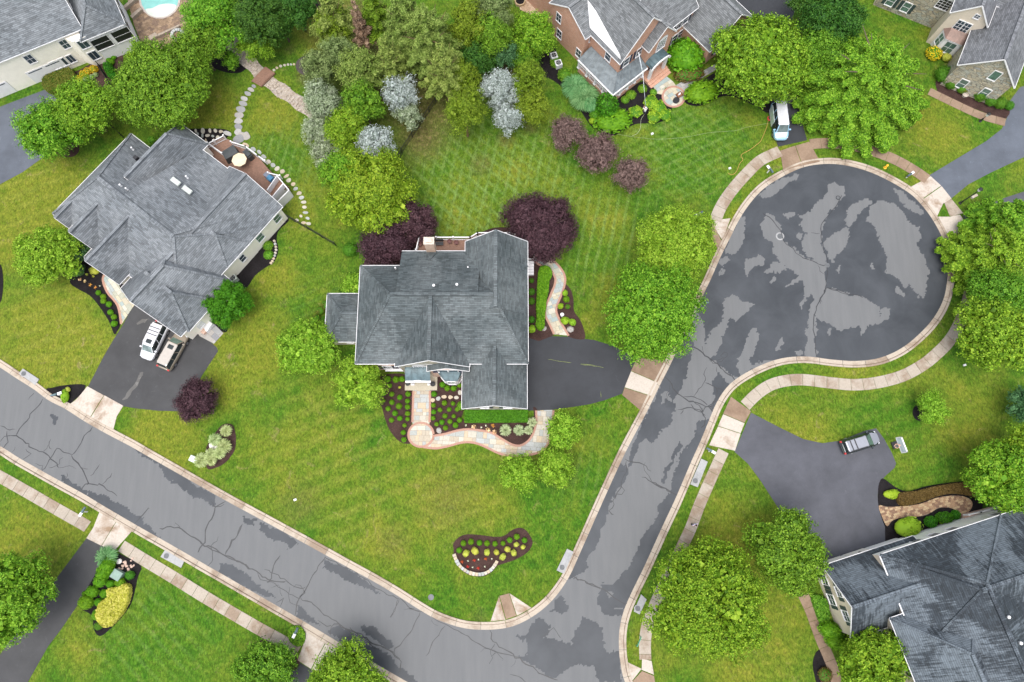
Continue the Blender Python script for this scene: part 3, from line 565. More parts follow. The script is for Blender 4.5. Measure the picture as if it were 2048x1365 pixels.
def apron(label, panels, mat=None, name='driveway_apron'):
    root = empty(name); root['kind'] = 'structure'; root['label'] = label
    for i, q in enumerate(panels):
        mt = mat or PALE
        if isinstance(q, tuple): q, mt = q
        w = [Vector(p) for p in px_in(q)]; c = sum(w, Vector((0, 0)))/len(w)
        w = [c+(p-c)*(1-.012/max(.5, (p-c).length)) for p in w]
        m = MB(); m.prism([tuple(p) for p in w], -.02, .048+.002*i); m.build('slab', mt, root)
apron('two-panel apron of the central driveway', [([(1274, 716), (1336, 722), (1315, 765), (1262, 742)], RUST), [(1262, 743), (1315, 766), (1302, 792), (1249, 775)], ([(1249, 776), (1302, 793), (1284, 824), (1244, 790)], RUST)])
apron('pale two-panel apron of the left driveway', [[(175, 773), (208, 791), (181, 834), (136, 812), (152, 800), (163, 788)], [(209, 791), (247, 812), (234, 833), (227, 860), (182, 835)]])
apron('pale apron of the bottom left driveway', [[(199, 1025), (232, 1044), (203, 1092), (173, 1077), (187, 1055)], [(233, 1044), (264, 1063), (248, 1081), (228, 1103), (204, 1092)]])
apron('pale apron of the bottom centre driveway', [[(612, 1264), (650, 1287), (622, 1338), (595, 1321), (606, 1291)], [(651, 1288), (690, 1311), (672, 1324), (655, 1345), (623, 1339)]])
apron('pale apron at the mouth of the wide grey driveway', [([(1462, 794), (1502, 823), (1489, 846), (1446, 828)], RUST), [(1446, 829), (1489, 847), (1481, 867), (1436, 852)], [(1436, 853), (1481, 868), (1470, 902), (1418, 891)]])
apron('brown stained apron below the white van', [[(1560, 302), (1590, 292), (1604, 332), (1566, 341)], [(1591, 292), (1618, 284), (1640, 324), (1605, 332)]], RUST)
apron('pale fan-shaped apron right of the turning circle', [[(1861, 353), (1882, 372), (1845, 398), (1822, 374)], [(1883, 373), (1903, 398), (1886, 408), (1874, 433), (1846, 399)], ([(1899, 434), (1920, 430), (1941, 462), (1896, 471), (1876, 434)], PALE), ([(1941, 463), (1922, 494), (1907, 504), (1896, 472)], RUST)])
apron('triangular kerb ramp at the street corner', [([(999, 1192), (1018, 1187), (1033, 1232), (1012, 1239)], RUST), [(998, 1193), (1011, 1240), (981, 1243)], [(1019, 1187), (1063, 1216), (1034, 1232)]], name='kerb_ramp')
apron('small corner landing beside the street trees', [[(1424, 442), (1461, 437), (1445, 482), (1428, 455)], ([(1424, 444), (1443, 483), (1436, 500), (1425, 480)], RUST)], name='kerb_ramp')
apron('corner landing at the bottom edge of the side road', [[(1256, 1325), (1283, 1338), (1262, 1365)], [(1284, 1318), (1303, 1322), (1308, 1350), (1283, 1340)], ([(1262, 1366), (1284, 1342), (1308, 1352), (1320, 1420), (1275, 1420)], RUST)], name='kerb_ramp')

m = MB()
for i_, ln in enumerate([off([(40, 265), (110, 275), (190, 292)], .293, 1150, 650), off([(1010, 1090), (1080, 1100), (1170, 1112)], .293, 800, 400), off([(1230, 1122), (1310, 1130), (1390, 1148)], .293, 800, 400), off([(175, 455), (178, 495)], .293, 1150, 650)]): ribbon(m, jitter_line(ln, .05), .07, .030+.001*i_)
o = m.build('moss_line', plain('moss', (.11, .13, .05), .9, 0, .4, 9), bpy.data.objects['driveway']); o['kind'] = 'stuff'
m = MB()
for i_, ln in enumerate([off([(1045, 640), (1060, 615), (1090, 590), (1120, 545), (1145, 500), (1180, 440), (1220, 405)], .2345, 0, 650), off([(935, 1020), (960, 1000), (985, 1010)], .293, 0, 350)]): ribbon(m, jitter_line(ln, .2), .5, .033+.001*i_)
o = m.build('pale_scuff', m_drive('scuffed_asphalt', (.085, .082, .078), .8), bpy.data.objects['driveway.001']); o['kind'] = 'stuff'
# storm drain inlets, manholes
def drain(label, quadpx, gp, grp='storm drain lids along the kerbs'):
    c = P(*gp); root = empty('storm_drain', (0, 0, 0), label=label, cat='storm drain', group=grp)
    m = MB(); m.prism(px_in(quadpx), -.05, .14); m.build('inlet_slab', m_conc_inlet, root)
    m = MB(); m.cyl((c.x, c.y, .13), (c.x, c.y, .155), .42, 20); 
    m.build('cover_ring', m_conc_inlet, root)
    m = MB(); m.cyl((c.x, c.y, .14), (c.x, c.y, .162), .30, 20)
    for k in range(-3, 4): m.box(c.x-.26, c.x+.26, c.y+k*.08-.012, c.y+k*.08+.012, .16, .172)
    m.build('manhole_cover', IRON, root)
m_conc_inlet = m_concrete('inlet_concrete', (.30, .30, .30), (.20, .20, .20), .6); IRON = plain('cast_iron', (.11, .115, .12), .6, .4)
drain('storm drain slab on the far kerb left of the left driveway', [(39, 748), (47, 738), (79, 759), (72, 771)], (49, 748))
drain('storm drain slab beside the near kerb, below the diagonal road', [(322, 1114), (331, 1100), (369, 1123), (363, 1136)], (334, 1112))
drain('storm drain slab by the kerb at the street corner lawn', [(1134, 1098), (1147, 1104), (1128, 1148), (1113, 1141)], (1124, 1135))
drain('storm drain slab between side road and footpath', [(1402, 918), (1415, 924), (1395, 975), (1380, 969)], (1390, 962))
drain('storm drain slab beside the large yellow-green street tree', [(1282, 1189), (1293, 1199), (1279, 1229), (1267, 1223)], (1275, 1217))
def cover(px, py, r, label, z=.012, mat=None):
    c = P(px, py); m = MB(); m.cyl((c.x, c.y, 0), (c.x, c.y, z), r, 24)
    root = m.build('manhole', mat or m_conc_inlet, label=label, cat='manhole')
    m = MB(); m.cyl((c.x, c.y, z-.004), (c.x, c.y, z+.008), r*.68, 20); m.build('manhole_cover', IRON, root)
cover(1560, 473, .55, 'pale round manhole in the turning circle'); cover(1655, 531, .3, 'small round valve cover where the circle cracks meet', .02, IRON); cover(862, 1195, .34, 'round manhole cover in the corner lawn', .03, IRON)
cover(1676, 396, .3, 'small round cover near the top of the turning circle', .02, TAR)

# ------------------------------------------------------------------ planting beds
BEDS = {}
NBED = [0]
def bed(label, pts, mat=MULCH, sm=4, z=.03, key=None):
    NBED[0] += 1; z = .022+.0013*NBED[0]/3
    w = px_in(smooth(pts, sm, True)); m = MB(); m.prism(w, -.02, z); o = struct('mulch_bed', m, mat, label=label)
    if key: BEDS[key] = w
    return o
bed('brown mulch bed left of the front walk', [(766, 751), (812, 750), (812, 782), (825, 784), (824, 846), (816, 865), (821, 885), (813, 888), (797, 882), (780, 862), (770, 838), (764, 815), (757, 800), (760, 770)])
bed('brown mulch bed between the front walk and the garage', [(860, 745), (930, 745), (928, 820), (932, 840), (1056, 840), (1066, 815), (1075, 822), (1073, 850), (1065, 875), (1050, 889), (1030, 890), (1000, 874), (960, 863), (925, 859), (890, 868), (868, 873), (860, 855), (858, 800)], sm=3)
bed('brown mulch bed along the east wall', [(1045, 525), (1075, 533), (1105, 547), (1110, 570), (1095, 610), (1088, 635), (1108, 671), (1045, 672)], sm=2)
bed('brown mulch bed east of the curved walk', [(1126, 566), (1141, 579), (1147, 600), (1148, 622), (1160, 640), (1168, 660), (1168, 679), (1135, 673), (1118, 648), (1110, 622), (1122, 590)])
bed('brown mulch strip behind the rear deck', [(935, 482), (965, 464), (1000, 455), (1060, 462), (1100, 490), (1085, 535), (1040, 540), (960, 500)])
bed('brown mulch bed under the left purple tree', [(727, 528), (745, 505), (800, 490), (830, 480), (860, 510), (800, 545), (730, 545), (722, 560), (712, 555)])
bed('kidney-shaped island bed in the front lawn', [(907, 1098), (906, 1090), (912, 1080), (925, 1071), (940, 1069), (965, 1071), (990, 1074), (1008, 1072), (1025, 1060), (1040, 1056), (1052, 1061), (1062, 1075), (1065, 1088), (1055, 1105), (1030, 1120), (1000, 1130), (994, 1133), (985, 1143), (970, 1152), (950, 1153), (930, 1146), (915, 1130), (908, 1113)])
bed('mulch bed of tall pale grasses by the road', [(411, 902), (420, 882), (433, 863), (445, 850), (460, 848), (468, 855), (472, 876), (470, 899), (461, 914), (449, 927), (432, 936), (414, 937)])
bed('black mulch bed right of the left house', [(560, 424), (577, 438), (573, 447), (558, 461), (553, 479), (557, 499), (549, 523), (529, 537), (510, 552), (494, 575), (478, 577), (470, 540), (510, 490), (530, 450)], MULCHK, 3)
bed('black mulch bed in front of the left house', [(130, 500), (150, 470), (190, 500), (211, 549), (208, 564), (216, 587), (236, 616), (243, 643), (234, 664), (228, 668), (218, 643), (199, 614), (180, 592), (152, 576), (138, 560)], MULCHK, 3)
bed('black mulch strip between left walk and garage', [(238, 560), (252, 575), (270, 602), (262, 606), (245, 588), (238, 572)], MULCHK, 3)
bed('dark bed round the street-side mailbox at left', [(91, 780), (105, 776), (122, 772), (150, 769), (172, 771), (163, 788), (151, 799), (136, 810), (122, 800)], MULCHK, 2)
bed('black mulch bed beside the bottom left driveway', [(211, 1100), (228, 1104), (248, 1112), (282, 1132), (276, 1154), (271, 1178), (262, 1209), (244, 1234), (222, 1257), (200, 1273), (187, 1257), (185, 1232), (160, 1215), (170, 1185), (190, 1150)], MULCHK, 3)
bed('brown mulch bed at the corner of the cream house', [(140, 150), (160, 140), (195, 120), (212, 105), (240, 101), (247, 125), (235, 150), (215, 170), (190, 176), (165, 172)])
bed('black mulch bed under the trees beside the gravel bed', [(422, 132), (430, 110), (458, 98), (485, 105), (496, 129), (486, 143), (469, 147), (448, 144)], MULCHK)
bed('dark mulch ground under the top evergreens', [(520, 110), (545, 80), (565, 60), (600, 45), (636, 25), (640, -10), (520, -10), (480, 60)], MULCHK)
bed('black mulch bed left of the brick house', [(1064, 90), (1090, 70), (1110, 95), (1122, 141), (1165, 190), (1190, 225), (1190, 255), (1180, 250), (1160, 220), (1140, 190), (1122, 173), (1104, 160), (1087, 152), (1078, 130)], MULCHK, 3)
bed('black mulch bed before the brick porch', [(1180, 240), (1230, 200), (1290, 160), (1320, 175), (1335, 205), (1345, 215), (1325, 243), (1295, 247), (1270, 249), (1245, 262), (1225, 272), (1200, 262)], MULCHK, 3)
bed('black mulch bed right of the round terrace', [(1365, 195), (1385, 175), (1440, 140), (1500, 120), (1545, 150), (1540, 215), (1534, 226), (1515, 215), (1480, 198), (1455, 192), (1430, 198), (1405, 211), (1385, 212), (1372, 207)], MULCHK, 3)
bed('dark mulch bed before the bottom right house', [(1760, 962), (1768, 958), (1791, 975), (1812, 983), (1826, 981), (1856, 972), (1914, 964), (1940, 966), (1965, 990), (1960, 1030), (1930, 1045), (1785, 1092), (1770, 1055), (1757, 1015), (1756, 980)], MULCHK, 3)
bed('round mulch ring of the small lawn tree', [(1842+17*math.cos(t*.7), 825+18*math.sin(t*.7)) for t in range(9)], MULCHK)
bed('dark bed at the left edge of the photo', [(-20, 520), (0, 528), (6, 550), (6, 580), (0, 607), (-20, 615)], MULCHK)
bed('mulch strip below the stone house', [(1876, 148), (1900, 155), (1960, 185), (2015, 200), (2012, 238), (1960, 222), (1910, 202), (1874, 182)], MULCH, 3)
bed('mulch ring under the two bright trees at left', [(110, 300), (135, 285), (155, 288), (158, 303), (145, 314), (122, 312)], MULCH)
bed('mulch bed beside the bottom right path', [(1632, 1365), (1625, 1330), (1632, 1305), (1645, 1300), (1655, 1320), (1668, 1350), (1680, 1400), (1640, 1400)], MULCHK, 3)
bed('small brown bed beside the left garage pad', [(425, 643), (440, 648), (455, 655), (452, 665), (440, 662), (428, 655)], MULCHK)
bed('dark strip at the bottom centre footpath', [(520, 1280), (530, 1275), (580, 1305), (600, 1318), (590, 1340), (560, 1330), (530, 1300)], MULCH)

# ------------------------------------------------------------------ flagstone walks: single stones clipped to the walk's outline
def flagwalk(label, outline, mat, cell=.62, rot=0, z=.05, border=None, cat='path', gap=.025):
    w = outline; root = empty('flagstone_walk', label=label); root['kind'] = 'structure'
    m = MB(); m.prism(w, -.02, z-.02); m.build('joint_bed', JOINT, root)
    c, s = math.cos(rot), math.sin(rot); R = [(x*c+y*s, -x*s+y*c) for x, y in w]
    x0 = min(p[0] for p in R); x1 = max(p[0] for p in R); y0 = min(p[1] for p in R); y1 = max(p[1] for p in R)
    y = y0; n = 0
    while y < y1:
        h = cell*random.choice([.7, 1, 1.25]); x = x0-random.random()*cell
        while x < x1:
            ww = cell*random.choice([.75, 1, 1.3, 1.7]); g = gap/2
            q = clip_poly(R, [(x+g, y+g), (x+ww-g, y+g), (x+ww-g, y+h-g), (x+g, y+h-g)])
            if area(q) > .035:
                m = MB(); m.prism([(a*c-b*s, a*s+b*c) for a, b in q], 0, z+random.uniform(-.004, .006)); m.build('flagstone', mat, root); n += 1
            x += ww
        y += h
    if border:
        m = MB()
        for bl in border:
            line = resample([Vector(P2(*p)) for p in smooth(bl, 4)], .115)
            for i in range(len(line)-1):
                d = (line[i+1]-line[i]).normalized(); nn = Vector((-d.y, d.x))*.14; a = line[i]+d*.006; b = line[i+1]-d*.006
                m.prism([tuple(a+nn), tuple(b+nn), tuple(b-nn), tuple(a-nn)], 0, z+.012+random.uniform(0, .006))
        o = m.build('brick_edging', EDGE, root); o['kind'] = 'stuff'
    return root
JOINT = plain('sandy_joint', (.19, .155, .12), .95, 0, .2, 6)
T3 = (.293, 700, 700); circ = lambda cx, cy, rx, ry, a0, a1, n: [(cx+rx*math.cos(math.radians(a0+(a1-a0)*i/n)), cy+ry*math.sin(math.radians(a0+(a1-a0)*i/n))) for i in range(n+1)]
inner = off([(1270, 415), (1272, 480), (1255, 560), (1220, 620), (1160, 655), (1100, 645), (1030, 605), (960, 565), (880, 550), (800, 543), (720, 555), (650, 575), (572, 588)], *T3)
outer = off([(500, 664), (590, 673), (680, 655), (770, 632), (850, 635), (930, 665), (1000, 700), (1070, 722), (1150, 728), (1290, 700), (1350, 640), (1375, 520), (1390, 410)], *T3)
flagwalk('curved flagstone walk from the front circle to the driveway', px_in(smooth(outer, 4)+smooth(inner, 4)+[(868, 878)]), FLAG, .62, math.radians(-4), .05, [inner, outer])
flagwalk('straight flagstone walk from the front door', px_in([(826, 781), (860, 781), (859, 848), (825, 848)]), FLAG, .6, 0, .05, [[(827, 782), (826, 815), (825, 846)], [(860, 782), (860, 815), (859, 846)]])
flagwalk('round flagstone landing in the front walk', px_in(circ(842, 870, 24, 23.5, 0, 340, 22)), FLAG, .6, 0, .054, [circ(842, 870, 25, 24, 0, 360, 24)])
Z4 = (.1245, 1050, 510)
le = off([(150, 110), (250, 170), (330, 200), (410, 240), (460, 320), (490, 400), (470, 510), (430, 600), (390, 700), (340, 810), (320, 940), (350, 1030), (400, 1130), (470, 1280)], *Z4)
re_ = off([(700, 1300), (600, 1130), (540, 1020), (500, 900), (520, 800), (560, 700), (600, 600), (640, 460), (640, 360), (600, 260), (510, 150), (400, 60), (250, 20), (150, 30)], *Z4)
flagwalk('curved flagstone side walk from driveway to rear steps', px_in(smooth(le, 4)+smooth(re_, 4)), FLAGB, .55, math.radians(20), .05, [le, re_])
# left neighbour's walk
lw = [(211, 547), (206, 560), (215, 585), (236, 612), (243, 650)]; rw = [(272, 606), (255, 592), (241, 577), (238, 562), (240, 548), (225, 538)]
flagwalk('flagstone walk beside the left house garage', px_in(smooth(lw, 4)+smooth(rw, 4)), FLAGB, .6, math.radians(-52), .05, [lw])
m = MB(); m.prism(px_in([(217, 540), (228, 534), (250, 551), (243, 559)]), 0, .17); m.build('brick_step', PBRICK, label='pink brick step at the left house entrance', cat='step')
flagwalk('weathered stone pad beside the left garage', px_in([(398, 672), (424, 644), (447, 667), (428, 688)]), SLATEG, .95, math.radians(-42), .04)
# brick house terrace
TC = (.07326, 1260, 140)
flagwalk('round flagstone terrace before the brick house', px_in(circ(*(1260+1190*.07326, 140+740*.07326), 21, 19, 0, 345, 22)), FLAGB, .7, .6, .056, [circ(1260+1190*.07326, 140+740*.07326, 22, 20, 0, 360, 22)])
flagwalk('flagstone approach to the brick house portico', px_in([(1303, 168), (1330, 151), (1346, 164), (1352, 172), (1330, 176), (1324, 190), (1314, 188)]), FLAGB, .7, .6, .05)
flagwalk('narrow stone path toward the garage of the brick house', px_in([(1352, 171), (1372, 160), (1400, 146), (1432, 128), (1440, 136), (1410, 153), (1385, 168), (1372, 182), (1362, 186)]), SLATEG, .6, .55, .048)

def small_tiles(name, label, poly, mat, bw, bh, rot, z, parent=None, jit=.01):
    c, s = math.cos(rot), math.sin(rot); R = [(x*c+y*s, -x*s+y*c) for x, y in poly]
    x0 = min(p[0] for p in R); x1 = max(p[0] for p in R); y0 = min(p[1] for p in R); y1 = max(p[1] for p in R)
    m = MB(); y = y0; r = 0
    while y < y1:
        x = x0-(r % 2)*bw/2
        while x < x1:
            q = clip_poly(R, [(x+.008, y+.008), (x+bw-.008, y+.008), (x+bw-.008, y+bh-.008), (x+.008, y+bh-.008)])
            if area(q) > bw*bh*.25: m.prism([(a*c-b*s, a*s+b*c) for a, b in q], 0, z+random.uniform(0, jit), random.randrange(3))
            x += bw
        y += bh; r += 1
    root = MB(); root.prism(poly, -.02, z-.012); o = root.build(name, JOINT, parent)
    if not parent: o['kind'] = 'structure'
    o['label'] = label
    t = m.build('paver', mat, o); t['kind'] = 'stuff'
    return o
PAV = [plain('paver_tan', (.30, .19, .11), .85, 0, .25, 8), plain('paver_brown', (.19, .11, .07), .85, 0, .25, 8), plain('paver_pale', (.40, .29, .17), .85, 0, .2, 8)]
BP = [(1757, 1012), (1775, 1014), (1805, 1013), (1841, 1008), (1870, 997), (1900, 992), (1925, 993), (1941, 1000), (1944, 1014), (1928, 1031), (1906, 1018), (1879, 1016), (1853, 1030), (1829, 1034), (1797, 1037), (1783, 1043), (1774, 1053), (1765, 1037)]
small_tiles('brick_path', 'tan brick paver path before the bottom right house', px_in(smooth(BP, 3, True)), PAV, .36, .24, .3, .045)
small_tiles('pool_patio', 'brown stone paver patio round the pool', px_in([(245, -40), (268, 50), (286, 95), (300, 120), (345, 125), (400, 70), (420, 20), (430, -40)]), [plain('patio_a', (.20, .135, .085), .9, 0, .3, 6), plain('patio_b', (.26, .18, .115), .9, 0, .3, 6), plain('patio_c', (.15, .10, .07), .9, 0, .3, 6)], .55, .4, .5, .05)
small_tiles('rear_patio', 'tan patio behind the brick house', px_in([(1030, -40), (1040, 20), (1065, 32), (1100, 45), (1112, 20), (1110, -40)]), [plain('rp_a', (.38, .27, .19), .9, 0, .2, 6), plain('rp_b', (.34, .24, .16), .9, 0, .2, 6), plain('rp_c', (.42, .31, .22), .9, 0, .2, 6)], .5, .35, .3, .05)
slabpoly('pool_patio_path', [(286, 95), (300, 120), (305, 140), (292, 120), (285, 104)], PAV[0], .05, 'tan path from the pool patio')

# gravel creek bed, bridge, stepping stones
gc = [(458, 80), (473, 98), (488, 114), (505, 131), (529, 156), (548, 171), (566, 184), (590, 200), (612, 216), (640, 238)]
line = resample([Vector(P2(*p)) for p in smooth(gc, 4)], .5); n = len(line); L = []; Rr = []
for i, p in enumerate(line):
    d = (line[min(i+1, n-1)]-line[max(i-1, 0)]).normalized(); nn = Vector((-d.y, d.x))*(.95+.12*math.sin(i*.9)); L.append(tuple(p+nn)); Rr.append(tuple(p-nn))
t = NT('river_gravel'); p_ = t.pos(); v = t.n('TexVoronoi'); t.l(p_, v.inputs[0]); v.inputs['Scale'].default_value = 5
t.bump(v.outputs['Distance'], .8, .06); GRAV = t.out(t.ramp(v.outputs['Color'], [(0, (.16, .13, .10)), (.4, (.30, .25, .20)), (.7, (.38, .33, .28)), (1, (.22, .20, .19))]), .9)
m = MB(); m.prism(L+Rr[::-1], -.02, .03); cb = struct('gravel_bed', m, GRAV, label='dry creek bed of tan gravel crossed by the footbridge')
m = MB()
for i in range(1100):
    k = random.randrange(1, n-1); p = line[k]+(Vector(L[k])-line[k])*random.uniform(-1, 1); r = random.uniform(.06, .16)
    m.add([(p.x+r*math.cos(a)*random.uniform(.7, 1.1), p.y+r*math.sin(a)*random.uniform(.7, 1.1), .03) for a in (0, 1.25, 2.5, 3.8, 5)]+[(p.x, p.y, .03+r*.7)], [(0, 1, 5), (1, 2, 5), (2, 3, 5), (3, 4, 5), (4, 0, 5)])
o = m.build('pebble', GRAV, cb); o['kind'] = 'stuff'
br = [Vector(P2(*p)) for p in ((533, 137), (551, 149), (523, 176), (505, 166))]
root = empty('footbridge', (0, 0, 0), label='brown plank footbridge over the gravel bed', cat='footbridge')
for e in (0, 1):
    a, b = (br[0], br[3]) if e == 0 else (br[1], br[2]); m = MB(); m.beam((*a, .25), (*b, .25), .14, .2); m.build('side_beam', DECKM, root)
npl = 14
for i in range(npl):
    t0 = (i+.06)/npl; t1 = (i+.94)/npl
    a = br[0].lerp(br[3], t0); b = br[0].lerp(br[3], t1); c = br[1].lerp(br[2], t1); d = br[1].lerp(br[2], t0)
    z = .33+.12*math.sin(math.pi*(i+.5)/npl); m = MB(); m.prism([tuple(a), tuple(d), tuple(c), tuple(b)], z, z+.05); m.build('plank', DECKM, root)
def stone_poly(px, py, rx, ry, rot=0, n=7, irr=.18):
    out = []
    for i in range(n):
        a = 2*math.pi*i/n; r = 1+random.uniform(-irr, irr); x = rx*r*math.cos(a); y = ry*r*math.sin(a)
        out.append((px+x*math.cos(rot)-y*math.sin(rot), py+x*math.sin(rot)+y*math.cos(rot)))
    return out
def stepping(label, spots, mat, z=.05, name='stepping_stone_path'):
    root = empty(name, label=label); root['kind'] = 'structure'
    for s in spots:
        px, py, rx, ry, rot = (list(s)+[4.6, 3.6, .6])[:5] if len(s) < 5 else s
        m = MB(); m.prism(px_in(smooth(stone_poly(px, py, rx, ry, rot), 2, True)), -.02, z+random.uniform(-.01, .02)); m.build('stepping_stone', mat, root)
stepping('pale stepping stones curving round the left house deck', [(492, 291, 7, 4.5, .4), (507, 299, 6, 4.5, .5), (519, 305, 5, 3.5, .5), (527, 314, 5.5, 4, .3), (537, 324, 5, 4.5, .5), (546, 331, 5, 4, .2), (555, 338, 5.5, 4, -.6), (565, 344, 5.5, 4, -.6), (573, 353, 5.5, 3.2, -.5), (578, 361, 5, 3.8, -.4), (586, 369, 4.5, 3.5, -.5), (592, 378, 5, 3.6, -.3), (598, 387, 5, 3.8, -.3), (603, 396, 5.3, 3.5, -.2), (607, 405, 5.6, 3, 0), (609, 415, 4.5, 3.6, 0), (611, 426, 5.4, 2.8, 0), (615, 437, 4, 3, .3), (602, 433, 3.6, 2.5, .5), (594, 441, 3.4, 3, 0), (607, 446, 4.6, 3, 0), (617, 448, 5, 3, 0)], FLAG)
stepping('grey slab path from the footbridge to the deck', [(508, 173, 5, 3.2, .3), (502, 180, 6.5, 4, .4), (496, 188, 7.5, 4.5, .4), (489, 198, 8, 5, .3), (485, 208, 8.5, 5.5, .3), (481, 219, 9, 6, .1), (479, 231, 8.5, 6.5, .1), (477, 243, 8.5, 6, 0), (477, 254, 7.5, 6.5, 0), (476, 265, 8, 6, 0), (484, 271, 8, 7, .2), (493, 273, 7, 8, .3), (478, 279, 12, 9, -.4), (455, 267, 10, 4.5, .3)], SLATEG)
stepping('row of little stepping stones above the footbridge', [(548, 141, 3, 2.2, .4), (554, 136.5, 3, 2.2, .4), (562, 133, 3.2, 2.4, .2), (569, 131, 2.6, 2.4, 0), (576, 130, 2.5, 2.3, 0), (582, 129.5, 2.3, 2.2, 0), (588, 129, 2, 2.2, 0)], FLAG)
bed('black mulch corner set with pale stones by the deck', [(378, 259), (400, 258), (440, 258), (458, 262), (462, 268), (450, 278), (430, 285), (408, 290), (395, 275), (385, 266)], MULCHK, 3)
stepping('pale round stones set in black mulch by the deck', [(406, 263, 6.5, 4), (420, 262, 4.5, 3), (431, 262, 4, 3.3), (442, 264, 3, 4.5), (405, 272, 4, 2.5), (415, 272, 3, 4.5), (426, 273, 2.8, 3), (436, 275, 3.5, 4), (412, 283, 5, 2.2), (428, 282, 4, 2.5), (392, 263, 4, 2.5), (396, 269, 3, 2), (402, 278, 3, 2.5)], FLAG, .08, 'stone_cluster')
stepping('row of six flat stones across the front bed', [(866, 801, 4.8, 3.8, -.2), (877, 798, 5, 3.8, -.4), (888, 794.5, 5, 3.6, 0), (901, 795, 4.8, 3.6, 0), (912.5, 795.5, 4.8, 3.6, 0), (920, 786, 4.2, 4.2, .5)], FLAG, .08)
# island bed wall
root = empty('stone_border', label='curved pale stone edging of the island bed', cat='stone border')
arc = resample([Vector(P2(*p)) for p in smooth([(908, 1108), (912, 1119), (919, 1131), (929, 1140), (942, 1146.5), (956, 1149), (970, 1147), (982, 1140), (990, 1130), (996, 1119)], 5)], .36)
for i in range(len(arc)-1):
    d = (arc[i+1]-arc[i]).normalized(); nn = Vector((-d.y, d.x))*random.uniform(.17, .21); a = arc[i]+d*.02; b = arc[i+1]-d*.02
    m = MB(); m.prism([tuple(a+nn), tuple(b+nn), tuple(b-nn), tuple(a-nn)], 0, .26+random.uniform(0, .03)); m.build('stone', FLAG, root)
root = empty('stone_border', label='little pale stone edging in the bed right of the left house', cat='stone border')
for q in off([(510, 455), (515, 475), (520, 495), (522, 515), (518, 535), (512, 555), (505, 575), (497, 592), (487, 605)], .293, 400, 350):
    m = MB(); m.prism(px_in(stone_poly(*q, 2.8, 2.4, 0, 6)), 0, .2); m.build('stone', FLAG, root)
# circular rockery in the rear lawn
bed('round grey rockery in the rear lawn', [(617+26*math.cos(k*.6), 132+20*math.sin(k*.6)) for k in range(10)], m_mulch('grey_rock_mulch', (.075, .065, .06)), 3)
